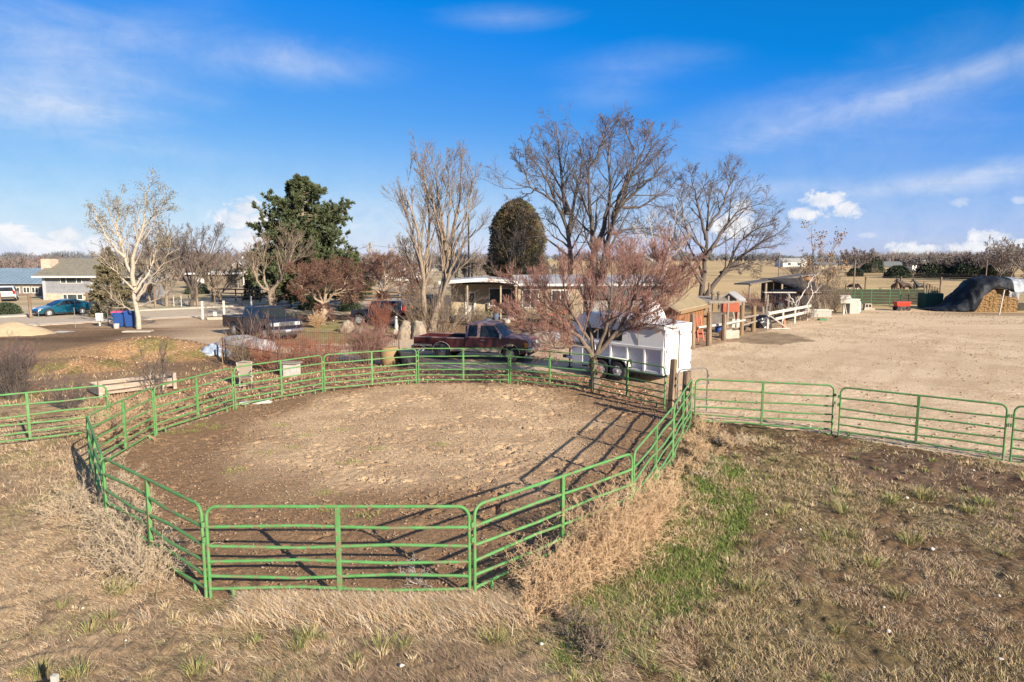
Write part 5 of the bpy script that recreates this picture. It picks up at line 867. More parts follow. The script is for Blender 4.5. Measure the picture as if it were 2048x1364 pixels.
# orange shed
p0 = G(1352,690)[:2]; p1 = G(1405,671)[:2]; d = p1-p0; L = np.hypot(*d); hd = math.atan2(d[1], d[0]); t = thing('orange_shed', 'orange brown shed with tan ribbed metal roof right of the trailer', 'shed', (p0[0], p0[1], 0), hd)
gable(t, 0, L, 0, 2.6, 2.0, 2.75, M_ORANGE, M_RIBTAN, ov=.25, fascia=M_TAN); rb = MB(); [rb.bar((x, -.25, 2.06), (x, 1.3, 2.88), .05, .05) for x in np.arange(-.2, L+.25, .28)]; rb.build('roof_rib', M_RIBTAN, t); MB().box(.3,-.05,0,1.2,-.004,1.8).build('door', M_ORANGE, t); sm = MB(); [sm.box(x-.02,-.03,0,x+.02,-.005,1.95) for x in np.arange(1.4, L, .6)]; sm.build('batten', M_TAN, t)
MB().shell([(L+.26,-.1,2.05),(L+.26,2.7,2.05),(L+.26,1.3,2.8)], .04).build('gable_end', M_TRIM, t)
# open lean-to
b = G(1440,660); t = thing('lean_to', 'open wooden lean-to with plank wall beside the orange shed', 'lean-to', (b[0], b[1], 0), R(8)); w = 2.6
for x, y, h in ((-w/2,-1.1,1.95),(w/2-.2,-1.1,2.0),(-w/2,1.2,2.3),(w/2-.2,1.2,2.3)): MB().box(x-.06,y-.06,0,x+.06,y+.06,h).build('post', M_GWOOD, t)
pw = MB(); [pw.box(-w/2+.05, 1.26, .25+.24*i, .35, 1.31, .47+.24*i) for i in range(8)]; pw.build('plank_wall', M_TAN, t)
rr = MB(); [rr.box(-w/2-.2+.37*i, -1.3, 2.1, -w/2+.15+.37*i, 1.4, 2.14, tilt=('X', .12)) for i in range(5)]; rr.build('roof_boards', M_GWOOD, t); MB().bar((-w/2-.1,-1.15,2.02),(w/2,-1.15,2.05),.1,.1).build('beam', M_GWOOD, t)
M_REDW = mat('red_wood', (.36,.09,.045), (.28,.07,.035), 3, .8)
b = G(1462,652); o = MB().box(-.7,-.25,1.05,.5,.25,1.75).box(-.62,-.2,0,-.54,.2,1.05).box(.34,-.2,0,.42,.2,1.05).build('feed_cabinet', M_REDW, bevel=.01); o.location = b.tolist(); tag(o, 'red brown wooden cabinet on legs inside the lean-to', 'cabinet')
b = G(1432,662); o = MB().box(-.55,-.3,.5,.55,.3,1.2).box(-.5,-.26,0,-.42,.26,.5).box(.42,-.26,0,.5,.26,.5).box(-.5,-.32,1.2,.5,.28,1.26).build('stove', M_RUSTY, bevel=.02); o.location = b.tolist(); tag(o, 'grey metal stove standing under the lean-to roof', 'stove')
# little roofed hut
b = G(1462,632); t = thing('hutch', 'small dark hutch with shiny pale metal gable roof behind the lean-to', 'hut', (b[0], b[1], 0), R(62)); gable(t, -1.15, 1.15, -.75, .75, 1.45, 2.0, M_DWALL, M_WMETAL, ov=.2); rb = MB(); [rb.bar((x,-.93,1.42),(x,0,2.14),.03,.03) for x in np.arange(-1.2,1.3,.25)]; rb.build('roof_rib', M_WMETAL, t)
# open horse shelter and stable
b = G(1562,606); t = thing('loafing_shed', 'open fronted dark shelter with sloping roof at the golden field', 'shed', (b[0], b[1], 0), R(10)); w = 7.6
for x, h in ((-w/2,2.05),(-w/4,2.4),(0,2.6),(w/4,2.85),(w/2,3.15)): MB().box(x-.09,-.1,0,x+.09,.1,h).build('post', M_GWOOD, t)
MB().box(-.9,2.6,0,w/2,2.7,2.7).box(w/2-.1,.1,0,w/2,2.6,2.9).box(-.95,.15,0,-.85,2.6,2.4).build('wall', M_SHADE, t); MB().add([(-w/2-.3,-.5,2.05),(w/2+.3,-.5,3.15),(w/2+.3,3,3.05),(-w/2-.3,3,1.95),(-w/2-.3,-.5,2.2),(w/2+.3,-.5,3.3),(w/2+.3,3,3.2),(-w/2-.3,3,2.1)], [(0,1,2,3),(4,5,6,7),(0,1,5,4),(1,2,6,5),(2,3,7,6),(3,0,4,7)]).build('roof', M_RUSTY, t)
M_OPLANK = brickmat('orange_planks', (.32,.165,.065), (.26,.13,.05), (.2,.1,.04), .22, 4, msize=.01); MB().box(2.2,-.12,1.7,w/2,-.06,2.85).build('plank_panel', M_OPLANK, t)
b = G(1622,622); t = thing('stable', 'weathered plank stable with grey corrugated roof beside the leafy sapling', 'stable', (b[0], b[1], 0), R(28)); M_OLDP = brickmat('old_planks', (.30,.235,.175), (.23,.18,.13), (.15,.11,.08), .25, 6, msize=.012)
MB().box(-2.0,0,0,2.1,3,1.95).build('wall', M_OLDP, t); rf = MB(); rf.add([(-2.3,-1.1,1.95),(2.3,-1.1,1.95),(2.3,3.2,2.9),(-2.3,3.2,2.9),(-2.3,-1.1,2.02),(2.3,-1.1,2.02),(2.3,3.2,2.97),(-2.3,3.2,2.97)], [(0,1,2,3),(4,5,6,7),(0,1,5,4),(1,2,6,5),(2,3,7,6),(3,0,4,7)]); [rf.bar((x,-1.15,2.04),(x,3.2,2.99),.06,.05) for x in np.arange(-2.25,2.3,.2)]; rf.build('roof', M_RUSTY, t)
MB().box(-1.6,-.04,0,-.5,-.003,1.75).build('doorway', M_SHADE, t)
for px, py, w, h, wall, roof, lab in ((1778,546,13,3.6,M_DWALL,M_DSHING,'far brown house with dark roof behind the green bushes'),(1905,540,14,4.2,M_TRIM,M_TANW,'far pale house behind the windbreak, above the tarp'),(1848,542,10,4.0,M_TRIM,M_GREYW,'far white house with grey roof behind the windbreak\'s left end'),(1590,534,14,4.5,M_TRIM,M_GREYW,'tiny white farmhouse on the horizon beyond the golden field'),(1655,538,9,3,M_TANW,M_DSHING,'tiny tan house on the horizon left of the round crowned tree'),(1000,538,14,4,M_TRIM,M_GREYW,'far white house left of the rounded juniper, above the porch roof'),(600,548,14,4,M_TANW,M_DSHING,'far tan house hidden behind the big pine'),(890,542,12,4,M_GREYW,M_DSHING,'far grey house behind the vase shaped tree'),(340,556,12,4,M_TANW,M_DSHING,'far tan house glimpsed behind the dark bare tree by the road'),(1945,541,16,3.6,M_TANW,M_GREYW,'far long pale building behind the windbreak, right above the tarp')):
    b = G(px, py); t = thing('far_house', lab, 'house', (b[0], b[1], 0), R(10)); gable(t, -w/2, w/2, 0, 8, h*.62, h, wall, roof, ov=.4); MB().box(-w*.3,-.05,1,-w*.18,-.004,2.2).box(w*.1,-.05,1,w*.24,-.004,2.2).build('window', M_PANE, t)
# ------------------------------------------------------------------ things in the yard
M_BLUEBIN = mat('blue_plastic', (.008,.05,.22), (.01,.05,.17), 3, .45); M_PINK = mat('pink_lid', (.55,.06,.16), (.45,.05,.12), 4, .5); M_TARPB = mat('blue_grey_tarp', (.23,.29,.38), (.34,.38,.45), 5, .4, bump=.6); M_TARPW = mat('white_tarp', (.74,.74,.76), (.64,.65,.69), 3, .5, bump=.5); M_TARPD = mat('dark_tarp', (.006,.007,.011), (.014,.016,.022), 2.2, .6, bump=1, bscale=5, spec=.12, c3=(.032,.035,.042), s3=.9); M_TARPS = mat('silver_tarp', (.34,.35,.38), (.16,.17,.2), 3, .5, bump=.8, bscale=5)
M_STRAW = mat('straw', (.25,.15,.06), (.14,.08,.033), 14, .95, bump=1, stretch=(1,1,3)); M_SAND = mat('pale_sand', (.44,.325,.205), (.37,.27,.165), 4, .95, bump=.5); M_CONC = MATS['concrete']; M_REDP = mat('red_paint', (.55,.045,.025), (.45,.04,.02), 4, .4); M_ORG = mat('orange_plastic', (.75,.13,.05), (.65,.1,.04), 5, .5); M_PLW = mat('white_plastic', (.50,.47,.42), (.38,.35,.31), 6, .5); M_WICK = mat('wicker', (.33,.22,.11), (.2,.13,.06), 22, .9, bump=.8); M_BLUE = mat('blue_paint', (.03,.10,.42), (.04,.09,.3), 5, .5); M_ROCK = mat('pale_driftwood', (.31,.25,.185), (.15,.115,.085), 4, .9, bump=1, stretch=(2,2,.7)); M_TERRA = mat('terracotta', (.40,.19,.10), (.33,.15,.08), 4, .8); M_POLE = mat('utility_wood', (.22,.17,.13), (.16,.12,.09), 3, .9)
M_MUD = mat('dark_mesh', (.03,.03,.017), (.05,.04,.025), 3, .9)
def put(mb, name, label, cat, at, m, rz=0, group=None, **k):
    o = mb.build(name, m, **k); o.location = [float(c) for c in at]; o.rotation_euler = (0, 0, rz); return tag(o, label, cat, group)
def kids(name, label, cat, at, rz, parts, group=None):
    t = thing(name, label, cat, at, rz, group)
    for n, m, mb, k in parts: mb.build(n, m, t, **k)
    return t
S = dict(smooth=True); BV = lambda w=.01: dict(bevel=w)
# wheeled bins
for px, py, lid, lab in ((239,655,M_PINK,'blue wheeled bin with a pink lid, left of the pair by the pale tree'),(262,655,M_BLUEBIN,'blue wheeled bin with a blue lid, right of the pair by the pale tree')):
    b = MB().add([(-.29,-.3,.08),(.29,-.3,.08),(.29,.3,.08),(-.29,.3,.08),(-.36,-.42,1.1),(.36,-.42,1.1),(.36,.38,1.1),(-.36,.38,1.1)], [(0,3,2,1),(4,5,6,7),(0,1,5,4),(1,2,6,5),(2,3,7,6),(3,0,4,7)])
    kids('wheeled_bin', lab, 'bin', G(px, py), R(20), [('bin_body', M_BLUEBIN, b, BV(.03)), ('lid', lid, MB().slab([(-.46,1.1),(.42,1.1),(.42,1.16),(-.2,1.24),(-.46,1.16)], .39), dict(bevel=.02)), ('wheel', M_BLACK, MB().lathe([(.12,-.04),(.12,.04)], (-.3,.36,.12), 12), S), ('handle', M_BLACK, MB().tube([(-.3,.42,1.05),(.3,.42,1.05)], .02), S)])
o = put(MB().box(-.22,-.12,.35,.22,.12,.95).box(-.05,-.05,0,.05,.05,.35), 'utility_box', 'small white utility box on a stub post, left of the bins', 'utility box', G(200,652), M_TRIM, bevel=.015)
post(217, 652, 1.3, .035, 'slim grey post between the utility box and the blue bins', m=M_GREY, n=8); post(232, 653, 1.15, .05, 'short white post touching the pink lidded bin', m=M_WHITEW, n=4)
put(MB().lathe([(.17,0),(.2,.35),(.16,.36)], n=14), 'bucket', 'white bucket in front of the pink lidded bin', 'bucket', G(233,657), M_PLW, smooth=True)
put(MB().box(-.9,-.35,0,.9,.35,.1), 'stone_slab', 'pale flat slab at the foot of the pale barked tree', 'slab', G(276,664), M_CONC, R(6), bevel=.03)
for i, (px, py, h, lab) in enumerate([(79,652,1.3,'thin dark steel stake beside the sand heap'),(151,657,1.5,'thin dark steel stake in the verge between sand heap and utility box')]): post(px, py, h, .025, lab, m=M_GREY, n=4, name='steel_stake', cat='stake')
for i, (px, py, h, lab) in enumerate([(2,620,1.7,'wooden post at the left edge beside the white car'),(62,637,1.9,'thick wooden post by the teal car\'s nose'),(176,620,1.7,'wooden post behind the teal car\'s tail'),(224,620,1.6,'wooden post beside the low juniper'),(311,618,2.2,'tall brown wooden post right of the pale barked tree'),(395,614,2.0,'brown wooden post at the end of the white wire fence')]): post(px, py, h, .12, lab, n=8, group='roadside wooden posts')
def heap(name, label, px, py, rx, ry, h, m, seed, cat='heap'):
    n, k = 40, 14; V = []; F = []
    for j in range(k+1):
        f = j/k
        for i in range(n): a = 2*math.pi*i/n; q = f*(1+.12*(fbm(np.array([math.cos(a)*3+seed]), np.array([math.sin(a)*3]), 1.5, 3, seed)[0]-.5)*2); V.append((rx*q*math.cos(a), ry*q*math.sin(a), h*(1-f**1.5)*(.85+.3*fbm(np.array([q*math.cos(a)*3]), np.array([q*math.sin(a)*3+seed]), 1.2, 3, seed)[0]) - .02))
    for j in range(k):
        for i in range(n): F.append((j*n+i, j*n+(i+1) % n, (j+1)*n+(i+1) % n, (j+1)*n+i))
    return put(MB().add(V, F), name, label, cat, G(px, py), m, smooth=True)
heap('sand_heap', 'heap of pale sand beside the road at the left edge', 25, 668, 2.6, 1.7, .85, M_SAND, 3)
heap('lime_patch', 'small white patch of spilled lime on the dark soil', 126, 663, .8, .5, .06, M_PLW, 8)
# white gateway with the ring
gp0, gp1 = G(406,639)[:2], G(449,638)[:2]; gd = math.atan2(*(gp1-gp0)[::-1]); gL = np.hypot(*(gp1-gp0))
t = thing('ring_gate', 'white posted entrance gate with a big iron ring beside the road', 'gate', (*gp0, 0), gd); rg_ = MB(); rg_.tube([(gL/2+.62*math.cos(a), 0, .75+.62*math.sin(a)) for a in np.linspace(0, 2*math.pi, 25)], .025, 6).tube([(.1,0,1.35),(gL-.1,0,1.35)], .02, 6).tube([(.1,0,.12),(gL-.1,0,.12)], .02, 6); [rg_.tube([(x,0,.12),(x,0,1.35)], .01, 4) for x in np.arange(.3, gL, .22)]; rg_.build('ring_frame', M_GREY, t)
for x in (0, gL): MB().box(x-.09,-.09,0,x+.09,.09,1.5).build('gate_post', M_WHITEW, t, bevel=.02)
MB().box(gL/2-.03,-.06,.25,gL/2+.25,-.03,.62).build('notice', M_PLW, t); MB().box(.4,-.7,0,gL+.9,-.4,.22).build('low_wall', M_CONC, t, bevel=.03)
post(503, 624, 1.45, .09, 'single white post behind the navy pickup\'s roof', m=M_WHITEW, n=4)
t = thing('wire_fence', 'short fence of slim white posts and wire under the dark bare tree', 'fence', G(348,613)); q = [G(x, 613)[:2]-G(348,613)[:2] for x in (348,363,378,393)]
for x, y in q: MB().tube([(x,y,0),(x,y,1.15)], .045, 8).build('post', M_WHITEW, t, smooth=True)
w_ = MB(); [w_.tube([(q[0][0],q[0][1],z),(q[-1][0],q[-1][1],z)], .008, 4) for z in (.4,.7,1.05)]; w_.build('wire', M_GREY, t)
def rail_fence(label, pts, h, sp, rails, m, name='rail_fence', pr=.08, rr=.045, top=0, z0=0):
    P = [G(*p)[:2] for p in pts]; t = thing(name, label, 'fence', (*P[0], 0)); o = P[0]; rl = MB()
    for a, b in zip(P[:-1], P[1:]):
        L = np.hypot(*(b-a)); n = max(1, int(L/sp))
        for i in range(n+1):
            if i == n and not np.allclose(b, P[-1]): continue
            q = a+(b-a)*i/n-o; MB().tube([(q[0],q[1],0),(q[0]+.02*math.sin(i*3),q[1],h+top)], pr, 6).build('post', m, t, smooth=True)
        for z in rails: r_ = MB().tube([(a[0]-o[0],a[1]-o[1]-pr*.8,z),((a+b)[0]/2-o[0],(a+b)[1]/2-o[1]-pr*.8,z-.02),(b[0]-o[0],b[1]-o[1]-pr*.8,z)], rr, 5).build('rail' if rr > .02 else 'wire', m if rr > .02 else M_GREY, t)
    return t
rail_fence('dark board fence round the golden yard behind the ring gate', [(425,602),(520,604),(600,604)], 1.5, 3.2, (.5,.95,1.4), M_WOOD, rr=.07)
rail_fence('wire fence with brown posts along the golden yard by the road', [(430,612),(540,613),(640,608),(690,606)], 1.35, 3.0, (.35,.7,1.05,1.3), M_WOOD, pr=.06, rr=.012)
rail_fence('pale pole fence beyond the dark board fence, far left of the pine', [(425,586),(530,587)], 1.5, 4, (.7,1.35), M_GWOOD)
rail_fence('pale board corral right behind the black jeep', [(690,612),(760,612),(840,616)], 1.5, 3.2, (.6,1.05,1.5), M_TAN, rr=.08)
kids('mailbox', 'black mailbox on a dark post behind the navy pickup', 'mailbox', G(583,614), 0, [('post', M_WOOD, MB().box(-.07,-.07,0,.07,.07,1.1), {}), ('box', M_BLACK, MB().slab([(-.3,1.1),(.3,1.1),(.3,1.4),(.2,1.52),(-.2,1.52),(-.3,1.4)], .35), BV(.02))])
# utility poles and wires
def upole(label, px, Y, top, r=.15, arm=True):
    b = PD(px, 600, Y); h = PD(px, top, Y)[2]; pr = [('pole', M_POLE, MB().tube([(0,0,0),(0,0,h)], [r, r*.7], 8), S)]
    if arm: pr.append(('crossarm', M_POLE, MB().box(-.5,-.06,h-.5,.5,.06,h-.38), {})); 
    kids('utility_pole', label, 'utility pole', (b[0], Y, 0), R(30), pr); return np.array([b[0], Y, h-.3])
u1 = upole('utility pole standing alone in the sky right of the pine', 743, 110, 485, .2, False); u2 = upole('tall thin utility pole behind the vase shaped tree', 938, 72, 428, .12, False); upole('slim dark pole in the golden field behind the open shelter', 1555, 90, 505, .09, False); upole('slim grey pole in the field right of the leafy sapling', 1706, 85, 522, .1, False); upole('slim pole between the windbreak and the tarp', 1968, 120, 520, .1, False)
def wire(label, a, b, sag, r=.02):
    P = [tuple(np.array(a)*(1-f)+np.array(b)*f - np.array([0,0,sag*4*f*(1-f)])) for f in np.linspace(0,1,12)]; put(MB().tube(P, r, 4), 'overhead_wire', label, 'wire', (0,0,0), M_GREY)
wire('overhead wire from the lone pole towards the vase shaped tree', u1, u2 + [0,0,-2.0], .8); wire('overhead wire from the lone pole left behind the pine', u1, PD(600, 525, 128.), .6)
# ---- garden corner by the pen
M_WEATH = mat('weathered_board', (.36,.29,.225), (.24,.19,.145), 4, .9, bump=.4, stretch=(.6,6,6), c3=(.42,.35,.29))
a = G(196,796)[:2]; b = G(352,776)[:2]; d = b-a; L = np.hypot(*d); t = thing('planter_box', 'long weathered plank planter behind the pen\'s left panels', 'planter', (*a, 0), math.atan2(d[1], d[0]))
MB().box(0,-.04,.1,L*.98,.02,.42).build('front_board', M_WEATH, t, bevel=.01); MB().box(0,.95,.1,L,1.0,.45).build('back_board', M_WEATH, t, bevel=.01); MB().box(0,.02,.1,.05,.95,.42).build('end_board', M_WEATH, t); MB().box(L*.98,.02,.1,L*.98+.05,.95,.45).build('end_board', M_WEATH, t)
for x, y in ((.06,-.1),(L*.8,-.1),(L*.97,-.1),(L*.8,1.06)): MB().box(x-.06,y-.06,0,x+.06,y+.06,.62).build('stake', M_WEATH, t)
sd = MB().box(.06,.03,.1,L*.96,.94,.32).build('soil', mat('planter_soil', (.12,.08,.05), (.18,.12,.08), 8, .95, bump=.6), t)
rail_fence('low rusty pipe rail between the planter and the pen', [(215,826),(385,796)], .75, 2.2, (.72,), M_RUST, pr=.03, rr=.025)
# iron garden chair
M_CHAIR = mat('chair_frame', (.40,.36,.30), (.30,.27,.22), 8, .6)
def chair(label, px, py, rz):
    t = thing('garden_chair', label, 'chair', G(px, py), rz); w = .24; t.scale = (.92,.92,.92)
    for s in (-1, 1):
        MB().tube([(s*w,-.25,0),(s*w,-.22,.25),(s*w,-.25,.45)], .02, 6).build('leg', M_CHAIR, t, smooth=True); MB().tube([(s*w,.32,0),(s*w,.24,.25),(s*w,.22,.45)], .02, 6).build('leg', M_CHAIR, t, smooth=True)
        MB().tube([(s*w,-.25,.45),(s*w,-.27,.66),(s*w,-.1,.7),(s*w,.2,.66),(s*(w+.0),.26,.68)], .02, 6).build('armrest', M_CHAIR, t, smooth=True)
    MB().box(-w,-.27,.43,w,.24,.46).build('seat', mat('sling', (.22,.18,.135), (.18,.145,.11), 20, .8), t, bevel=.01); MB().add([(-w,.22,.47),(w,.22,.47),(w+.06,.42,1.0),(-w-.06,.42,1.0),(-w,.25,.47),(w,.25,.47),(w+.06,.45,1.0),(-w-.06,.45,1.0)], [(0,1,2,3),(4,5,6,7),(0,1,5,4),(1,2,6,5),(2,3,7,6),(3,0,4,7)]).build('backrest', MATS['sling'], t)
    MB().tube([(-w,.22,.46),(-w-.07,.43,1.02),(0,.45,1.06),(w+.07,.43,1.02),(w,.22,.46)], .02, 6).build('back_frame', M_CHAIR, t, smooth=True); MB().tube([(-w,-.24,.14),(w,-.24,.14)], .015, 6).build('stretcher', M_CHAIR, t)
chair('white framed garden chair standing outside the pen', 492, 775, R(25))
kids('metal_cabinet', 'small grey and white metal cabinet behind the pen', 'cabinet', G(584,752), R(-8), [('cabinet_body', M_PLW, MB().box(-.28,-.25,0,.28,.25,.55), BV(.01)), ('top', M_GWOOD, MB().box(-.42,-.32,.55,.36,.3,.6), {}), ('side_panel', M_BLACK, MB().box(-.36,-.22,0,-.285,.22,.54), {})])
put(MB().lathe([(.36,0),(.45,.25),(.47,.5),(.43,.78),(.36,.86),(.32,.84)], n=20), 'wicker_barrel', 'tan wicker barrel at the garden\'s right end', 'barrel', G(780,730), M_WICK, smooth=True)
kids('garden_cart', 'black tipped garden cart with white handle frame beside the pickup\'s tail', 'cart', G(818,732), R(20), [('tub', M_BLACK, MB().add([(-.35,-.3,.25),(.3,-.3,.2),(.3,.3,.2),(-.35,.3,.25),(-.5,-.42,.75),(.5,-.42,.62),(.5,.42,.62),(-.5,.42,.75)], [(0,3,2,1),(0,1,5,4),(1,2,6,5),(2,3,7,6),(3,0,4,7),(4,5,6,7)]), BV(.02)), ('handle', M_PLW, MB().tube([(.3,-.3,.5),(.75,-.25,.85),(.75,.25,.85),(.3,.3,.5)], .025), S), ('wheel', M_TYRE, MB().lathe([(.2,-.05),(.22,0),(.2,.05)], (-.2,-.38,.22), 14, 'Y'), S), ('wheel', M_TYRE, MB().lathe([(.2,-.05),(.22,0),(.2,.05)], (-.2,.38,.22), 14, 'Y'), S), ('leg', M_PLW, MB().bar((.25,-.2,0),(.25,-.2,.25),.04).bar((.25,.2,0),(.25,.2,.25),.04), {})])
def lump(name, label, cat, at, r, m, seed, k=.35, sq=1.0, rz=0, spike=0):
    bm = bmesh.new(); bmesh.ops.create_icosphere(bm, subdivisions=4, radius=1); 
    for v in bm.verts:
        c = v.co; n = fbm(np.array([c.x*1.3+seed]), np.array([c.y*1.3+c.z*1.7]), .7, 4, seed)[0]-.5; f = 1+k*2*n; f2 = abs(c.x)**4+abs(c.y)**4+abs(c.z)**4; v.co = Vector((c.x*r[0], c.y*r[1], max(-.03, c.z)*r[2]*(1+spike*max(0,n)))) * (f*(sq/(f2**.25) + (1-sq)) if sq < 1 else f)
    me = bpy.data.meshes.new(name); bm.to_mesh(me); bm.free(); me.polygons.foreach_set('use_smooth', [True]*len(me.polygons)); me.materials.append(m); o = link(name, me); o.location = [float(c) for c in at]; o.rotation_euler = (0,0,rz); return tag(o, label, cat)
lump('tarp_bundle', 'crumpled blue grey tarp bundle left of the picket fence', 'tarp', G(431,716), (.75,.5,.75), M_TARPB, 4, .4)
lump('tarp_bundle', 'grey tarp covered mound behind the picket fence, in front of the navy pickup', 'tarp', G(487,700), (1.7,1.0,.75), mat('grey_tarp', (.30,.31,.33), (.22,.23,.25), 4, .6, bump=.6), 6, .25)
post(447, 738, 1.35, .022, 'thin tan wooden stake beside the blue tarp bundle', m=M_TAN, n=4, lean=(-.08,0), name='wooden_stake', cat='stake')
for i, (px, py, r, lab) in enumerate([(812,677,(.6,.45,1.05),'pale driftwood stump, left of the pair beside the pickup tail'),(838,678,(.5,.45,1.25),'pale cracked stump, right of the pair beside the pickup tail'),(696,664,(.5,.4,.75),'pale stump in the garden behind the pickets'),(762,664,(.45,.4,.95),'pale grey stump in front of the black jeep'),(726,666,(.6,.35,.4),'low pinkish rock between the two garden stumps')]): lump('driftwood_stump', lab, 'stump', G(px, py), r, M_ROCK, 20+i, .32)
kids('garden_statue', 'little white garden statue right of the black jeep', 'statue', G(793,668), 0, [('plinth', M_CONC, MB().box(-.15,-.15,0,.15,.15,.3), {}), ('figure', M_PLW, MB().lathe([(.1,.3),(.14,.5),(.09,.75),(.11,.85),(.06,1.0),(.09,1.08),(.05,1.18)], n=12), S)])
kids('garden_post_lamp', 'yellowish garden ornament on a post right of the jeep', 'ornament', G(823,655), 0, [('post', M_GWOOD, MB().box(-.06,-.06,0,.06,.06,1.2), {}), ('lantern', mat('yellow_paint', (.55,.38,.10), (.45,.3,.08), 4, .6), MB().lathe([(.1,1.2),(.16,1.3),(.16,1.5),(.04,1.65)], n=8), {})])
# stones and boards lying on the pen's far left edge
put(MB().box(-.3,-.12,0,.3,.12,.09), 'plank', 'short whitish plank lying under the pen panel by the chair', 'plank', G(498,808), M_PLW, R(15), bevel=.01); lump('white_rag', 'crumpled pale plastic lying at the pen\'s left rail', 'litter', G(524,806), (.38,.13,.1), M_PLW, 31, .5, rz=.4)
# ---- porch of the cream house
M_POT = mat('glazed_pot', (.10,.14,.22), (.08,.1,.16), 4, .3)
for i, (px, py, r, h, m, lab) in enumerate([(935,644,.28,.5,M_PLW,'whitish pot, leftmost in front of the porch'),(955,642,.22,.4,M_TERRA,'small terracotta pot next to the leftmost white porch pot'),(975,646,.3,.35,M_POT,'dark blue pot in front of the porch door'),(992,640,.25,.55,M_POT,'taller dark blue pot right of the porch door'),(1014,646,.34,.3,M_PLW,'low wide white pot on the ground before the porch window'),(1040,643,.25,.45,M_TERRA,'terracotta pot at the right end of the porch'),(905,646,.3,.55,M_BLACK,'black tub at the left end of the porch')]):
    t = thing('flower_pot', lab, 'plant pot', G(px, py)); MB().lathe([(r*.65,0),(r*.9,h*.5),(r,h*.92),(r*1.08,h*.93),(r*1.08,h),(r*.9,h)], n=16).build('pot', m, t, smooth=True)
    if i in (1,2,3,5,6):
        bsh = np.random.default_rng(i); k = 26; P = np.zeros((k,4,3)); an = bsh.uniform(0,6.28,k)
        for j in range(4): P[:,j] = np.stack([np.cos(an)*.1*j*bsh.uniform(.4,1.4,k), np.sin(an)*.1*j*bsh.uniform(.4,1.4,k), np.full(k,h*.9)+j*.16*bsh.uniform(.6,1.2,k)], -1)
        V, F = tubes(P, np.full((k,4), .012), 3); v2, f2 = leaf_quads(P, 6, .06, bsh, .12); npobj('plant', np.concatenate([V, v2]), [F, f2+len(V)], M_LEAFG if i != 3 else M_LEAF, t)
kids('garden_bench', 'dark wooden bench under the porch roof', 'bench', G(1000,634), 0, [('seat', M_DWALL, MB().box(-.8,-.2,.4,.8,.25,.46), {}), ('backrest', M_DWALL, MB().box(-.8,.22,.46,.8,.28,.9), {}), ('leg', M_DWALL, MB().box(-.75,-.18,0,-.65,.25,.4), {}), ('leg', M_DWALL, MB().box(.65,-.18,0,.75,.25,.4), {})])
kids('barbecue', 'black kettle barbecue left of the porch door', 'barbecue', G(924,640), 0, [('bowl', M_BLACK, MB().lathe([(.08,.55),(.28,.68),(.3,.8),(.27,.92),(.1,1.02)], n=16), S), ('leg', M_GREY, MB().bar((-.2,0,0),(-.08,0,.6),.03).bar((.2,0,0),(.08,0,.6),.03).bar((0,.22,0),(0,.08,.6),.03), {})])
kids('patio_table', 'small round white table before the porch', 'table', G(1026,640), 0, [('top', M_PLW, MB().lathe([(.42,.68),(.42,.72)], n=18), {}), ('leg', M_PLW, MB().tube([(0,0,0),(0,0,.68)], .05).lathe([(.25,0),(.06,.08)], n=12), {})])
# pile with blue tarp between the pickup and the trailer
lump('wood_pile', 'dark pile of scrap between the pickup hood and the trailer nose', 'scrap pile', G(1080,685), (1.3,.7,.85), mat('scrap', (.11,.09,.075), (.19,.17,.15), 6, .9, bump=1), 41, .45); lump('tarp_bundle', 'crumpled pale blue tarp lying on the scrap pile', 'tarp', G(1102,684) + [0,-.3,.25], (.5,.4,.5), M_TARPB, 43, .5)
put(MB().tube([(-.6,0,1.5),(.6,.05,1.75)], .035, 6).box(-.03,-.03,0,.03,.03,1.5), 'orange_bar', 'slanting orange bar on a short post behind the fruit tree', 'bar', G(1114,680), M_ORG)
n = 16; V = []; F = []
for j in range(9):
    f = j/8
    for i in range(n): a_ = 2*math.pi*i/n; q = (1-f**2.6)**.6*(1+.1*math.sin(3*a_+f*4)); V.append((.95*q*math.cos(a_), .8*q*math.sin(a_), .2+2.75*f))
for j in range(8):
    for i in range(n): F.append((j*n+i, j*n+(i+1) % n, (j+1)*n+(i+1) % n, (j+1)*n+i))
b = PD(1298, 690, 36.); put(MB().add(V, F), 'peaked_cover', 'white peaked tarp cover standing behind the horse trailer roof', 'cover', (b[0], 36., 0), M_TARPW, smooth=True)
# ---- row of wooden posts with white pole
PR = [(1384,697,1.95,'leftmost dark wooden post of the row before the orange shed'),(1417,691,1.9,'second dark wooden post of the row, left of the lean-to'),(1447,681,1.6,'third dark wooden post of the row, beside the cement trough'),(1482,670,1.95,'fourth post of the row, tan and tall'),(1506,663,1.75,'last tan post of the row, before the bramble')]
for i, (px, py, h, lab) in enumerate(PR): post(px, py, h, .15, lab, group='row of wooden posts by the orange shed', m=M_WOOD if i < 3 else M_TAN, n=9)
b0 = PD(1396,655,40.3); b1 = PD(1490,640,43.5); put(MB().tube([(0,0,0), tuple((b1-b0)*.5+[0,0,-.05]), tuple(b1-b0)], [.07,.08,.06], 8), 'white_pole', 'long white pole fixed across the dark wooden posts', 'pole', b0, M_WHITEW, smooth=True)
for q, (A_, B_) in enumerate((((1485,636,44.2),(1516,630,46.5)),((1485,651,44.2),(1513,642,46.5)))):
    b0 = PD(*A_); b1 = PD(*B_); put(MB().tube([(0,0,0), tuple(b1-b0)], .06, 7), 'wooden_pole', ['upper wooden pole between the last two posts','lower wooden pole between the last two posts'][q], 'pole', b0, M_GWOOD)
t = thing('rail_fence', 'white two board fence with crossed end brace beside the sandy lot', 'fence', G(1535,658)); o = G(1535,658); e = G(1618,640); dd = e-o
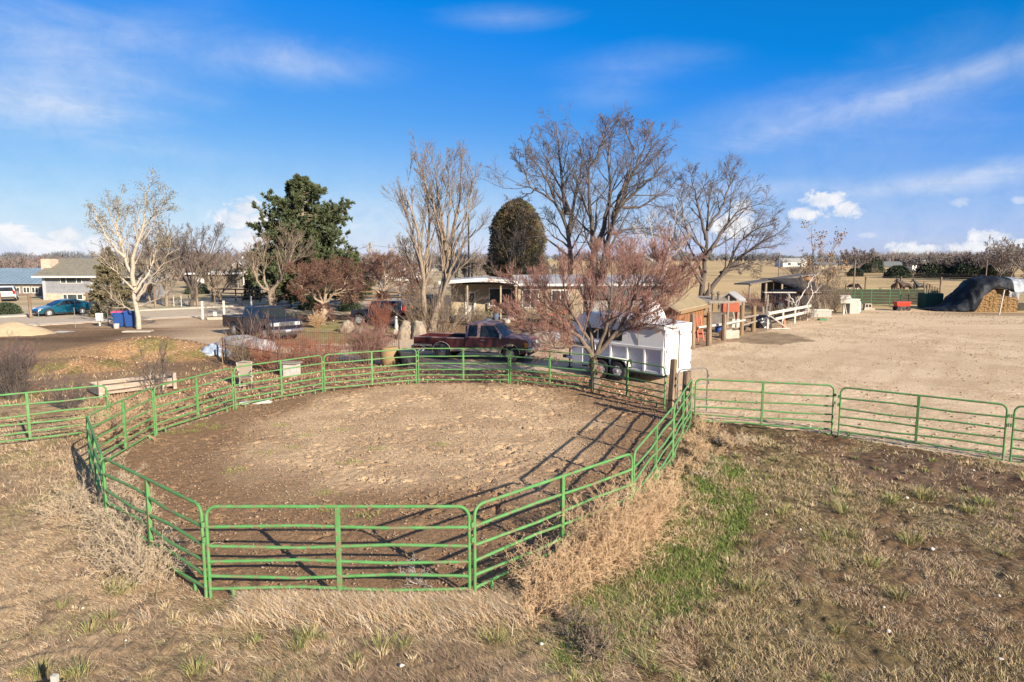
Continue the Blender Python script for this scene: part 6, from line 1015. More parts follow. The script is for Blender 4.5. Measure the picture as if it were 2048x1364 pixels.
for f in (0,.33,.62,.95): q = dd*f; MB().box(q[0]-.06,q[1]-.06,0,q[0]+.06,q[1]+.06,1.25).build('post', M_WHITEW, t)
for z0, z1, f0 in ((1.1,1.15,0),(.62,.7,.15)): MB().bar(tuple(dd*f0+[0,-.09,z0]), tuple(dd*1.02+[0,-.09,z1]), .05, .2).build('board', M_WHITEW, t)
MB().bar((0,-.2,1.0),(1.3,-.5,.05),.06,.08).build('brace', M_WHITEW, t); MB().bar((.1,-.5,.08),(1.35,-.6,.1),.06,.08).build('brace', M_WHITEW, t)
kids('traffic_cone', 'orange traffic cone by the white fence brace', 'cone', G(1568,657), 0, [('cone', M_ORG, MB().lathe([(.16,.04),(.03,.72)], n=14), S), ('base', M_BLACK, MB().box(-.2,-.2,0,.2,.2,.04), {})])
kids('cement_trough', 'grey cement trough lying behind the third wooden post', 'trough', G(1458,676), R(25), [('shell', M_CONC, MB().box(-.55,-.3,0,.55,.3,.12).box(-.55,-.3,.12,-.45,.3,.5).box(.45,-.3,.12,.55,.3,.5).box(-.45,-.3,.12,.45,-.22,.5).box(-.45,.22,.12,.45,.3,.5), {})])
put(MB().lathe([(.24,0),(.3,.5),(.33,.52),(.27,.5)], n=16), 'tub', 'blue tub with white lid under the white pole', 'tub', G(1438,664), M_BLUE, smooth=True); put(MB().box(-.2,-.02,0,.0,.02,.55).box(.08,-.02,0,.28,.02,.55), 'white_sign', 'pair of small white boards hanging near the fourth post', 'board', PD(1470, 655, 43.2), M_PLW)
M_BLKS = mat('black_bags', (.02,.02,.024), (.04,.04,.045), 6, .35, bump=.6); lump('rubbish_heap', 'black heap of bags left of the white fence', 'heap', G(1522,655), (.75,.5,.85), M_BLKS, 51, .4); put(MB().lathe([(.2,0),(.26,.4),(.2,.42)], n=14), 'bucket', 'teal bucket beside the black bags', 'bucket', G(1513,655), mat('teal_plastic', (.03,.22,.26), (.02,.17,.2), 4, .5), smooth=True)
t = thing('step_ladder', 'red step ladder leaning by the orange shed wall', 'ladder', G(1402,682), R(20)); [MB().bar((s*.2,0,0),(s*.14,.35,1.5),.05).build('rail', M_REDP, t) for s in (-1,1)]; sp_ = MB(); [sp_.bar((-.19+.012*k,.06*k,.25*k),(.19-.012*k,.06*k,.25*k),.05,.03) for k in range(1,6)]; sp_.build('step', M_REDP, t)
put(MB().lathe([(.3,0),(.34,.12),(.34,.2),(.2,.22)], n=18), 'old_tyre', 'black tyre leaning at the orange shed corner', 'tyre', G(1372,686), M_TYRE, smooth=True)
for px, py, lab in ((1424,600,'left dark bird feeder on a pole behind the orange shed'),(1436,599,'right dark bird feeder on a pole behind the orange shed')):
    b = PD(px, 640, 47.); kids('bird_feeder', lab, 'bird feeder', (b[0], 47., 0), 0, [('pole', M_GREY, MB().tube([(0,0,0),(0,0,2.4)], .03, 6), {}), ('feeder', M_DWALL, MB().lathe([(.1,2.1),(.12,2.5),(.2,2.52),(.03,2.72)], n=8), {})])
post(1416, 640, 3.0, .1, 'tall dark post behind the orange shed roof', n=8)
t = thing('pergola', 'small white topped trellis frame before the dark shelter', 'pergola', G(1548,632)); [MB().box(x-.06,-.06,0,x+.06,.06,2.0).build('post', M_GWOOD, t) for x in (-.6,1.2)]; MB().box(-1.0,-.3,2.0,1.7,.3,2.07).build('top_board', M_WHITEW, t); put(MB().lathe([(.34,0),(.38,.5),(.36,1.15),(.28,1.2)], n=16), 'water_barrel', 'dark barrel under the white topped trellis', 'barrel', G(1545,634) + [.6,.2,0], M_BLACK, smooth=True)
for i, (px, py, rz, h, n_, lab) in enumerate([(1590,628,.3,1.5,5,'grey boards leaning together behind the dead white tree'),(1528,640,-.4,1.3,4,'weathered boards leaning beside the bramble and the last tan post'),(1470,640,.2,1.7,5,'bundle of upright planks behind the red feed cabinet')]):
    mb = MB(); [mb.bar((.16*k, 0, 0), (.16*k+.12*(k%3-1), .55, h*(.8+.1*(k%3))), .13, .03) for k in range(n_)]; put(mb, 'leaning_boards', lab, 'boards', G(px, py), M_GWOOD, rz)
kids('pallet', 'wooden pallet propped upright behind the white fence', 'pallet', G(1582,640), .5, [('deck', M_GWOOD, (lambda m: [m.box(-.55, 0, .12*k, .55, .03, .12*k+.09) for k in range(9)] and m)(MB()), {}), ('bearer', M_GWOOD, MB().box(-.5,.03,0,-.42,.12,1.05), {}), ('bearer', M_GWOOD, MB().box(.42,.03,0,.5,.12,1.05), {})])
put(MB().lathe([(.26,0),(.3,.3),(.28,.6),(.3,.85),(.26,.88)], n=18), 'oil_drum', 'rusty drum beside the weathered stable wall', 'drum', G(1608,628), M_RUSTY, smooth=True)
kids('wheelbarrow', 'old wheelbarrow standing between the posts and the lean-to', 'wheelbarrow', G(1478,662), .6, [('tray', M_RUSTY, MB().add([(-.3,-.22,.35),(.3,-.18,.3),(.3,.18,.3),(-.3,.22,.35),(-.45,-.34,.65),(.45,-.3,.6),(.45,.3,.6),(-.45,.34,.65)], [(0,3,2,1),(0,1,5,4),(1,2,6,5),(2,3,7,6),(3,0,4,7),(4,5,6,7)]), {}), ('handle', M_GWOOD, MB().bar((.55,-.05,.2),(-.95,-.3,.6),.04), {}), ('handle', M_GWOOD, MB().bar((.55,.05,.2),(-.95,.3,.6),.04), {}), ('leg', M_GREY, MB().bar((-.3,-.2,0),(-.3,-.2,.4),.03), {}), ('leg', M_GREY, MB().bar((-.3,.2,0),(-.3,.2,.4),.03), {}), ('wheel', M_TYRE, MB().lathe([(.15,-.04),(.19,0),(.15,.04)], (.62,0,.19), 14, 'Y'), S)])
kids('wire_crate', 'small wire crate on the ground left of the water trough', 'crate', G(1622,640), .2, [('frame', M_GREY, (lambda m: [m.box(x-.015,y-.015,0,x+.015,y+.015,.5) for x in (-.4,.4) for y in (-.25,.25)] and m.box(-.4,-.265,.48,.4,-.235,.51).box(-.4,.235,.48,.4,.265,.51))(MB()), {}), ('mesh', M_GREY, (lambda m: [m.box(-.4+.1*k-.006,-.255,0,-.4+.1*k+.006,-.245,.5) for k in range(1,8)] and m)(MB()), {})])
# ---- far side of the lot
kids('letter_box', 'white house shaped letter box on a white post at the edge of the lot', 'letter box', G(1687,629), R(-5), [('post', M_WHITEW, MB().box(-.09,-.09,0,.09,.09,1.0).bar((.25,-.1,.05),(.02,-.1,.9),.06), {}), ('box', M_PLW, MB().box(-.42,-.3,1.0,.42,.3,1.42), BV(.02)), ('roof', M_PLW, MB().add([(-.5,-.38,1.42),(.5,-.38,1.42),(.5,.38,1.42),(-.5,.38,1.42),(-.46,0,1.72),(.46,0,1.72)], [(0,3,2,1),(0,1,5,4),(2,3,4,5),(1,2,5),(3,0,4)]), {})])
kids('chest_freezer', 'grey and white upright cabinet beside the white letter box', 'cabinet', G(1703,627), R(14), [('cabinet_body', mat('grey_panel', (.33,.31,.28), (.28,.265,.24), 3, .6), MB().box(-.55,-.4,0,.4,.4,1.25), BV(.02)), ('door', M_PLW, MB().box(.4,-.4,0,.48,.4,1.25), BV(.01)), ('top', M_PLW, MB().box(-.6,-.42,1.25,.5,.42,1.33), BV(.01))])
kids('gas_bottle', 'pale gas bottle standing right of the white cabinet', 'gas bottle', G(1716,624), 0, [('bottle', mat('pale_teal', (.42,.5,.5), (.36,.44,.45), 4, .5), MB().lathe([(.2,0),(.22,.1),(.22,.85),(.14,1.0),(.06,1.02)], n=16), S), ('valve', M_GREY, MB().box(-.04,-.04,1.0,.04,.04,1.15), {})])
kids('water_trough', 'long grey metal water trough at the stable corner', 'trough', G(1638,633), R(2), [('shell', MATS['grey_panel'], MB().box(-.9,-.35,0,.9,.35,.08).box(-.9,-.35,.08,-.82,.35,.52).box(.82,-.35,.08,.9,.35,.52).box(-.82,-.35,.08,.82,-.28,.52).box(-.82,.28,.08,.82,.35,.52), {}), ('rim', M_PLW, MB().box(-1.0,-.42,.525,1.0,-.3,.6).box(-1.0,.3,.525,1.0,.42,.6), {})])
put(MB().box(-.3,-.15,0,.3,.15,.16), 'green_tray', 'small green tray on the sand before the water trough', 'tray', G(1645,641), M_DGREEN, bevel=.01)
kids('cement_block', 'pair of cement blocks by the dark windbreak', 'block', G(1737,620), 0, [('block', M_CONC, MB().box(-.5,-.2,0,.5,.2,.2).box(-.45,-.2,.2,.2,.2,.28).box(-.45,-.2,.28,-.38,.2,.55).box(-.16,-.2,.28,-.09,.2,.55).box(.13,-.2,.28,.2,.2,.55).box(-.45,-.2,.55,.2,.2,.62), {})])
t = thing('red_wagon', 'bright red garden wagon in front of the green corral panels', 'wagon', G(1803,621)); MB().add([(-.6,-.3,.4),(.6,-.3,.4),(.6,.3,.4),(-.6,.3,.4),(-.7,-.4,.85),(.7,-.4,.85),(.7,.4,.85),(-.7,.4,.85)], [(0,3,2,1),(0,1,5,4),(1,2,6,5),(2,3,7,6),(3,0,4,7),(4,5,6,7)]).build('tub', M_REDP, t, bevel=.03)
for x in (-.45,.45):
    for y in (-.36,.36): MB().lathe([(.15,-.05),(.2,-.05),(.2,.05),(.15,.05)], (x,y,.2), 14, 'Y').build('wheel', M_TYRE, t, smooth=True)
MB().box(-.5,-.3,.22,.5,.3,.4).build('chassis', M_BLACK, t); MB().tube([(-.65,0,.35),(-1.1,0,.3),(-1.25,0,.8)], .03, 6).build('handle', M_BLACK, t)
for q, (xa, xb, lab) in enumerate(((1668,1722,'dark corral panel behind the white letter box'),(1722,1798,'corral panel behind the cement blocks and left of the wagon'),(1798,1868,'bright green corral panel behind the red wagon'))):
    panel(G(xa,613)[:2], G(xb,614 if q < 2 else 615)[:2], lab, group='corral panels', H=1.75, m=M_DGREEN if q != 2 else M_GREEN, foot='', upright=(.25,.75), rz=(1.45,1.15,.85,.55,.25), r=.026)
wb_ = MB(); a = G(1650,608)[:2]; b = G(1872,609)[:2]; t = thing('windbreak_fence', 'long dark slatted windbreak behind the green corral panels', 'fence', (*a,0)); [wb_.bar((0,0,.12+.2*k),(b[0]-a[0],b[1]-a[1],.12+.2*k),.05,.192) for k in range(8)]; wb_.build('slats', M_MUD, t); [MB().box((b-a)[0]*f-.08,(b-a)[1]*f+.04,0,(b-a)[0]*f+.08,(b-a)[1]*f+.2,1.75).build('post', M_WOOD, t) for f in np.linspace(0,1,7)]
t = thing('shade_screen', 'dark green mesh screen box at the right end of the corral', 'screen', G(1862,616)); MB().box(-.9,-.5,0,.9,.9,1.5).build('mesh', mat('green_mesh', (.015,.05,.03), (.02,.07,.04), 6, .9), t, bevel=.1); 
for i in range(6): MB().box(-1.0+.33*i,-.3+.1*i,1.5,-.88+.33*i,-.2+.1*i,2.6-.12*i,tilt=('Y',.12*(i%3-1))).build('stake', M_WOOD, t)
rail_fence('pipe and post pasture fence in front of the horses', [(1655,589),(1730,588),(1800,588),(1880,590)], 2.0, 6.5, (.5,.95,1.4,1.8), M_WOOD, rr=.025, pr=.14, top=.4)
rail_fence('wire pasture fence right of the horses, running behind the tarp', [(1880,590),(1960,590),(2060,592),(2200,595)], 1.6, 6.5, (.4,.8,1.2,1.5), M_WOOD, rr=.014, pr=.12, top=.4)
rail_fence('long low board fence below the windbreak trees', [(1690,553),(1800,556),(1900,558),(2080,561)], 1.2, 8, (.4,.8,1.15), M_WOOD, rr=.06, pr=.1)
rail_fence('wire fence along the far edge of the pasture behind the horses', [(1680,566),(1800,568),(1960,570),(2100,572)], 1.4, 7, (.5,.95,1.35), M_GWOOD, rr=.016, pr=.07)
rail_fence('wire fence crossing the golden field behind the hutch', [(1430,571),(1520,570),(1640,572)], 1.3, 8, (.6,1.2), M_WOOD, rr=.014, pr=.07)
# ---- horses
def hmat(name, dark, white, z):
    m = bpy.data.materials.new(name); m.use_nodes = True; nt = m.node_tree; N = nt.nodes; Lk = nt.links; b = N['Principled BSDF']; b.inputs['Roughness'].default_value = .6
    tc = N.new('ShaderNodeTexCoord'); sp = N.new('ShaderNodeSeparateXYZ'); Lk.new(tc.outputs['Object'], sp.inputs[0]); nz = N.new('ShaderNodeTexNoise'); nz.inputs['Scale'].default_value = 1.6; Lk.new(tc.outputs['Object'], nz.inputs['Vector'])
    ma = N.new('ShaderNodeMath'); ma.operation = 'MULTIPLY_ADD'; Lk.new(nz.outputs[0], ma.inputs[0]); ma.inputs[1].default_value = -.7; Lk.new(sp.outputs[2], ma.inputs[2]); mr = N.new('ShaderNodeMapRange'); Lk.new(ma.outputs[0], mr.inputs[0]); mr.inputs[1].default_value = z; mr.inputs[2].default_value = z+.05
    mx = N.new('ShaderNodeMix'); mx.data_type = 'RGBA'; mx.inputs[6].default_value = (*white, 1); mx.inputs[7].default_value = (*dark, 1); Lk.new(mr.outputs[0], mx.inputs[0]); Lk.new(mx.outputs[2], b.inputs['Base Color']); return m
def horse(label, at, rz, m, neck='up', mane=None, s=1.0):
    t = thing('horse', label, 'horse', (at[0], at[1], 0), rz); t.scale = (s,s,s)
    J = [((-.62,0,1.28),.30), ((-.2,0,1.22),.31), ((.25,0,1.2),.30), ((.58,0,1.27),.26)]                                   # 0..3 pelvis to withers
    J += [((.82,0,1.55),.17), ((1.02,0,1.82),.12), ((1.12,0,1.92),.115), ((1.3,0,1.76),.085), ((1.46,0,1.6),.06)] if neck == 'up' else [((.95,0,1.2),.16), ((1.2,0,.9),.12), ((1.3,0,.72),.11), ((1.36,0,.5),.085), ((1.38,0,.3),.065)]
    E = [(0,1),(1,2),(2,3),(3,4),(4,5),(5,6),(6,7),(7,8)]
    def leg(root, pts):
        p = root
        for c, r in pts: J.append((c, r)); E.append((p, len(J)-1)); p = len(J)-1
    for y in (-1, 1):
        q = .05*y
        leg(3, [((.58,.17*y,.98),.13), ((.57+q,.17*y,.62),.07), ((.56+q,.17*y,.34),.05), ((.57+q,.17*y,.12),.055), ((.6+q,.17*y,.02),.07)])
        leg(0, [((-.6,.17*y,1.0),.18), ((-.5-q,.18*y,.78),.11), ((-.72-q,.18*y,.52),.065), ((-.68-q,.18*y,.2),.05), ((-.64-q,.18*y,.02),.07)])
    for y in (-1, 1): a = Vector(J[6][0]); J.append(((a.x-.03,.07*y,a.z+.15),.022)); E.append((6, len(J)-1))
    me = bpy.data.meshes.new('horse_body'); me.from_pydata([j[0] for j in J], E, []); o = link('horse_body', me, t); sk = o.modifiers.new('skin','SKIN'); o.modifiers.new('sub','SUBSURF').levels = 1; o.modifiers['sub'].render_levels = 2; sk.use_smooth_shade = True
    for i, (c, r) in enumerate(J): me.skin_vertices[0].data[i].radius = (r*(.85 if i < 4 else 1), r)
    me.skin_vertices[0].data[0].use_root = True; me.materials.append(m)
    a, b, c = (Vector(J[i][0]) for i in (3,4,6)); mn = MB(); pts = [a+Vector((-.05,0,.2)), b+Vector((-.12,0,.12)), c+Vector((-.08,0,.1)), c+Vector((.04,0,.1))] if neck == 'up' else [a+Vector((.1,0,.18)), b+Vector((0,0,.14)), c+Vector((.08,0,.1))]
    mn.tube([tuple(p) for p in pts], .055, 6).build('mane', mane or M_BLACK, t, smooth=True); MB().tube([(-.88,0,1.4),(-1.02,0,1.2),(-1.04,0,.8),(-1.0,0,.45)], [.05,.08,.09,.03], 7).build('tail', mane or M_BLACK, t, smooth=True)
H1 = hmat('pinto_coat', (.018,.015,.014), (.62,.58,.53), .52); H2 = hmat('bay_coat', (.055,.028,.016), (.04,.025,.018), .1); H3 = hmat('dark_coat', (.028,.019,.015), (.5,.47,.44), .02)
b = G(1704,588); horse('black and white horse with lowered head at the gate left of the row', b, R(-60), H1, 'down'); b = G(1793,589); horse('brown horse standing nose on, left of the group in the pasture', b + [0,.6,0], R(-105), H2, s=1.02); b = G(1811,589); horse('dark bay horse with raised head second from left in the group', b, R(165), H2, s=1.05); b = G(1842,589); horse('black horse with white legs at the right of the group', b, R(176), H1, s=1.03)
b = G(1822,588); horse('black horse with white faced blaze partly hidden in the group', b + [.3,1.5,0], R(190), H3, s=.98)
# ---- haystack under a tarp
HB = G(1985,624); t0 = HB[:2]
def bale(label, x, y, z, rz=0, first=[None]):
    if first[0] is None:
        bm = bmesh.new(); bmesh.ops.create_cube(bm, size=1); bmesh.ops.subdivide_edges(bm, edges=bm.edges[:], cuts=7, use_grid_fill=True); r_ = random.Random(4)
        for v in bm.verts: c = v.co; k = 1-.05*(abs(c.x*2)**6*abs(c.z*2)**6); v.co = Vector((c.x*1.3*k, c.y*.62*k, c.z*.66*k)) + Vector((r_.uniform(-.035,.035), r_.uniform(-.05,.05), r_.uniform(-.035,.035)))
        me = bpy.data.meshes.new('hay_bale'); bm.to_mesh(me); bm.free(); me.materials.append(M_STRAW); o = link('hay_bale', me); first[0] = o
        tw = MB(); [tw.box(x_-.012,-.33,-.345,x_+.012,.33,-.325).box(x_-.012,-.33,.325,x_+.012,.33,.345).box(x_-.012,-.335,-.345,x_+.012,-.315,.345) for x_ in (-.3,.3)]; tw.build('binding', M_TAN, o)
    else:
        o = first[0].copy(); col.objects.link(o)
        for ch in first[0].children: c = ch.copy(); col.objects.link(c); c.parent = o
    o.location = (t0[0]+x, t0[1]+y, z+.335); o.rotation_euler = (0,0,rz); return tag(o, label, 'hay bale', 'hay bales under the tarp')
cols = ['left end of','middle of','right end of']
for k, x in enumerate((-1.0,.33,1.66)):
    for j in range(2): bale(f'straw bale, {["bottom","second"][j]} layer, {cols[k]} the stack front', x+.04*j, .35+.05*j, .0+.67*j, R(2*((k+j)%3-1)))
bale('straw bale on the third layer, nearest above the leaning stake', -.1, .8, 1.35, R(4)); bale('straw bale on the third layer, right above the stack front', 1.25, 1.0, 1.35, R(-5))
for k, x in enumerate((-1.2,.1,1.4)): bale(f'straw bale at the back of the third layer, {["left","middle","right"][k]}', x, 2.0, 1.35); 
def tarp():
    nx, ny = 70, 30; xs = np.linspace(-4.9, 4.9, nx); V = np.zeros((nx, ny, 3)); rg = np.random.default_rng(3)
    for i, x in enumerate(xs):
        ztop = np.interp(x, [-4.9,-3.7,-2.8,-2.0,-1.1,0.2,2.4,4.9], [.12,.35,.8,2.1,2.95,3.3,3.15,2.95]); zf = np.interp(x, [-4.9,-3.2,-2.4,-1.7,-1.1,.5,1.6,2.6,4.9], [.06,.06,.05,.1,1.4,2.45,2.0,1.75,1.75]); yf = np.interp(x, [-4.9,-2.5,-1.2,.5,4.9], [.7,-.25,-.25,.2,-.15]); 
        prof = [(yf,zf),(yf+.12,zf+(ztop-zf)*.55),(yf+.7,ztop*.93+.05*zf),(1.6,ztop),(2.6,ztop*.96),(3.4,ztop*.7),(3.7,.1)]
        P = resample([(0,a,b) for a, b in prof], ny); V[i,:,0] = x; V[i,:,1] = P[:,1]; V[i,:,2] = P[:,2]
    X_, Y_ = V[...,0], V[...,1]; V[...,2] += (fbm(X_*1.0, Y_*1.0+V[...,2], .9, 4, 3)-.5)*.42*np.clip(V[...,2],0,1); V[...,1] += (fbm(X_*2.2, V[...,2]*.6, .6, 3, 9)-.5)*.45; V[...,2] = np.maximum(V[...,2], .03)
    i = np.arange(nx-1)[:, None]*ny + np.arange(ny-1)[None]; F = np.stack([i, i+ny, i+ny+1, i+1], -1).reshape(-1, 4); t = thing('tarp', 'big dark navy tarp draped over the haystack at the right edge', 'tarp', (t0[0], t0[1], 0)); V2 = V.reshape(-1,3); rgt = np.repeat(xs, ny)[F[:,0]] > 1.9
    for nm, m, sel in (('dark_sheet', M_TARPD, ~rgt), ('silver_sheet', M_TARPS, rgt)): o = npobj(nm, V2, F[sel], m, t, smooth=True); sm = o.modifiers.new('solid','SOLIDIFY'); sm.thickness = .02
tarp()
p = G(1990,629); post(0,0,2.2,.06,'bleached leaning stake in front of the straw bales', m=M_WHITEW, n=7, base=p+[0,-.5,0], lean=(.35,.1), name='wooden_stake', cat='stake')
t = thing('farm_implement', 'red farm implement half hidden left of the tarp', 'implement', G(1922,604)); MB().slab([(-.9,.5),(.9,.5),(.9,1.0),(.3,1.5),(-.6,1.4)], .4).build('hood', M_REDP, t, bevel=.05); [MB().lathe([(.25,-.1),(.42,-.1),(.42,.1),(.25,.1)], (x,-.4,.42), 16, 'Y').build('wheel', M_TYRE, t, smooth=True) for x in (-.7,.7)]
t = thing('flat_trailer', 'low dark flat trailer sticking out left from under the tarp', 'trailer', G(1906,612)); MB().box(-1.2,-.5,.5,1.6,.6,.62).build('deck', M_GWOOD, t); [MB().lathe([(.15,-.08),(.28,-.08),(.28,.08),(.15,.08)], (x,-.45,.28), 14, 'Y').build('wheel', M_TYRE, t, smooth=True) for x in (-.2,.8)]; MB().bar((-1.2,0,.5),(-2.2,0,.4),.08).build('drawbar', M_BLACK, t)
lump('earth_heap', 'low dark heap at the right edge beside the bales', 'heap', G(2040,620), (1.6,.9,.7), M_MUD, 61, .3)
# steel stake in the foreground
b = PD(109,1352,6.45); t = thing('fence_stake', 'white topped dark steel stake at the bottom edge, casting a long shadow', 'stake', (b[0], b[1], b[2]-.65)); MB().box(-.022,-.018,0,.022,.018,.60).build('stake_body', M_GREY, t); MB().box(-.028,-.024,.58,.028,.024,.66).build('white_tip', M_PLW, t); MB().bar((-.24,0,.44),(.22,.0,.5),.022,.022).build('crossbar', M_GREY, t)
# ------------------------------------------------------------------ grass, clods and litter: nobody could count these
M_BLADE = mat('grass_blades', (1,1,1), (.75,.75,.75), 3, .8, attr=True, spec=.2)
def blades(pos, h, w, lean, colr, rg):
    n = len(pos); a = rg.uniform(0, 2*math.pi, n); s = np.stack([np.cos(a), np.sin(a), np.zeros(n)], -1)*w[:, None]*.5; ln = np.concatenate([lean, np.zeros((n,1))], 1); up = np.array([0,0,1.])
    m = pos + ln*.4 + up*(h*.62)[:, None]; t = pos + ln + up*h[:, None]; V = np.stack([pos-s, pos+s, m+s*.75, m-s*.75, t], 1).reshape(-1, 3); i = np.arange(n)*5
    C = np.repeat(colr, 5, 0).reshape(n, 5, 3).copy()
    return V, np.stack([i, i+1, i+2, i+3], -1), np.stack([i+3, i+2, i+4], -1), C.reshape(-1, 3)
def sample(n, x0, x1, y0, y1, rg): return rg.uniform(x0, x1, n), rg.uniform(y0, y1, n)
def seen(x, y, m=40):
    zc = y*math.cos(TH) + CH*math.sin(TH); px = 1024 + FPX*x/zc; return (px > -m) & (px < 2048+m)
def pal(c, n, rg, j=.16): 
    c = np.array(c); k = rg.integers(0, len(c), n); return np.clip(c[k]*rg.uniform(1-j*1.6, 1+j*1.6, (n,1))*rg.uniform(1-j*.4, 1+j*.4, (n,3)), .01, 1)
STRAW = [(.58,.43,.27),(.48,.35,.21),(.66,.51,.34),(.33,.22,.13),(.42,.27,.16)]; BROWN = [(.27,.185,.115),(.34,.245,.155),(.21,.14,.09),(.40,.30,.19)]; OLIVE = [(.27,.24,.09),(.38,.31,.14),(.19,.18,.06),(.44,.36,.19)]; GREEN = [(.12,.18,.04),(.18,.245,.055),(.25,.29,.08),(.09,.13,.032)]
def grass(name, x, y, h, w, lean, colr, rg):
    k = seen(x, y) & ~inpoly(x, y, PENPOLY); x, y, h, w, lean, colr = x[k], y[k], h[k], w[k], lean[k], colr[k]; z = ground_z(x, y)
    V, q, t, C = blades(np.stack([x, y, z-.01], -1), h, w, lean, colr, rg); return tag(npobj(name, V, [q, t], M_BLADE, C=C), kind='stuff')
def build_grass():
    rg = np.random.default_rng(11); wd = lambda y, b=.0065: b*np.maximum(1, y/9)
    # matted dry grass, left and front: combed flat in sweeping directions
    n = 360000; x, y = sample(n, -16, 4.5, 6.4, 21, rg); k = (x < 2.2 - (y-7)*.18 + 1.2*(fbm(x, y, 1.5, 3, 2)-.5)) & (rg.uniform(0,1,n) < np.clip(1.35-(y-6)/16, .15, 1)); x, y = x[k], y[k]; n = len(x)
    ang = 2.6 + 2.6*(fbm(x, y, 3.5, 2, 15)-.5) + rg.normal(size=n)*.55; L = rg.uniform(.07, .27, n); lean = np.stack([np.cos(ang), np.sin(ang)], -1)*L[:, None]; h = rg.uniform(.015, .075, n); dk = fbm(x, y, 1.1, 3, 33) + .5*np.clip((8.6-y)/2.2, 0, 1)*(x > -5)
    c = np.where((dk > .58)[:, None], pal(BROWN, n, rg), pal(STRAW, n, rg)); gr = (fbm(x, y, .9, 3, 44) > .63) & (rg.uniform(0, 1, n) < .5); c[gr] = pal(OLIVE, n, rg)[gr]
    grass('dry_grass', x, y, h, wd(y), lean, c, rg)
    # thicker standing straw along the foot of the front panels
    n = 26000; f = rg.uniform(0, 1, n); A = PEN['A'] + np.array([-.6,-.1]); B = PEN['B'] + np.array([.9,-.15]); x = A[0]+(B[0]-A[0])*f + rg.normal(size=n)*.05; y = A[1]+(B[1]-A[1])*f - np.abs(rg.normal(size=n))*.28; k = fbm(x, y, .5, 2, 5) + .25*(f > .25) > .52; x, y = x[k], y[k]; n = len(x)
    a = rg.normal(size=n)*.9 + 2.9; L = rg.uniform(.1, .38, n); grass('dry_straw', x, y, rg.uniform(.05, .24, n), np.full(n, .006), np.stack([np.cos(a), np.sin(a)*.6], -1)*L[:, None], pal(STRAW + [(.62,.55,.45)], n, rg), rg)
    # pasture on the right: short brown and olive tussocks
    n = 520000; x, y = sample(n, 1.2, 15.5, 6.4, 19, rg); k = (x > 2.0 - (y-7)*.18 + 1.2*(fbm(x, y, 1.5, 3, 2)-.5)) & ~zone(x, y, ZLOT, 1.2, .3) & (rg.uniform(0,1,n) < np.clip(1.3-(y-6)/13, .12, 1)); k &= ~zone(x, y, ZGREEN, .8, .35)
    k &= ~(zone(x, y, ZBARE, .9, .6) & (rg.uniform(0,1,n) < .85)); cl = fbm(x, y, .55, 3, 61); k &= cl > .22 + .30*rg.uniform(0,1,n); x, y, cl = x[k], y[k], cl[k]; n = len(x)
    ol = (fbm(x, y, 1.3, 3, 31) > .50) & (rg.uniform(0,1,n) < .6); c = pal(BROWN + STRAW[:4], n, rg); c[ol] = pal(OLIVE + STRAW[:2], n, rg)[ol]; h = rg.uniform(.02, .10, n)*np.clip((cl-.3)*3.2, .35, 1.3); a = rg.uniform(0, 6.28, n); L = rg.uniform(.02, .13, n)
    grass('pasture_grass', x, y, h, wd(y), np.stack([np.cos(a), np.sin(a)], -1)*L[:, None], c, rg)
    # layered litter: long dead straws lying over everything
    n = 110000; x, y = sample(n, -13, 15, 6.4, 17, rg); k = ~zone(x, y, ZLOT, 1.2, .3) & ~zone(x, y, ZGREEN, .8, .2) & ~zone(x, y, ZBARE, .9, .3) & (rg.uniform(0,1,n) < np.clip(1.5-(y-6)/9, .1, 1)); k &= (fbm(x, y, 1.6, 4, 91) > .40 + .1*(x > 2)); x, y = x[k], y[k]; n = len(x)
    ang = 5.2*fbm(x, y, 2.6, 3, 19) + rg.normal(size=n)*.5 + rg.integers(0, 2, n)*math.pi; L = rg.uniform(.12, .42, n); c = pal(STRAW + [(.62,.50,.35),(.52,.43,.32)], n, rg); r_ = x > 2.5; c[r_] *= .82
    grass('dead_straw', x, y, rg.uniform(.012, .06, n), wd(y, .0058), np.stack([np.cos(ang), np.sin(ang)], -1)*L[:, None], c, rg)
    # separate tussocks: arching blades from one crown
    rt = np.random.default_rng(4); T = []
    for _ in range(260):
        q = (rt.uniform(2.2, 15), rt.uniform(6.6, 17)) if rt.uniform() < .7 else (rt.uniform(-9, 2.5), rt.uniform(6.5, 9.3)); T.append((*q, rt.uniform(.5, 1.0), rt.uniform() < .5))
    for px, py in ((1690,1085),(1655,1020),(1575,1030),(1780,1010),(1850,995),(1960,1010),(1700,1000),(1840,1085),(1730,1130),(1930,1025),(1500,1180),(1780,1190),(1300,1320),(1000,1280),(840,1230),(150,1345),(210,1240),(640,1270),(250,1180),(590,1300),(380,1345),(780,1300),(60,1340)): T += [(*(G(px,py)[:2]+rt.normal(size=2)*.12), rt.uniform(1.1, 1.7), True) for _ in range(2)]
    T = np.array([q for q in T if not inpoly(np.array([q[0]]), np.array([q[1]]), ZLOT)[0]], float); per = 70; n = len(T)*per; tx = np.repeat(T, per, 0); a = rg.uniform(0, 6.28, n); q = np.abs(rg.normal(size=n))*.06*tx[:, 2]; x = tx[:, 0]+np.cos(a)*q; y = tx[:, 1]+np.sin(a)*q; L = rg.uniform(.03, .17, n)*tx[:, 2]
    c = pal(OLIVE + [(.20,.27,.07)], n, rg); st = tx[:, 3] < .5; c[st] = pal(STRAW[:3] + OLIVE[1:2], n, rg)[st]; grass('tussocks', x, y, rg.uniform(.06, .17, n)*tx[:, 2], wd(y, .007), np.stack([np.cos(a), np.sin(a)], -1)*L[:, None], c, rg)
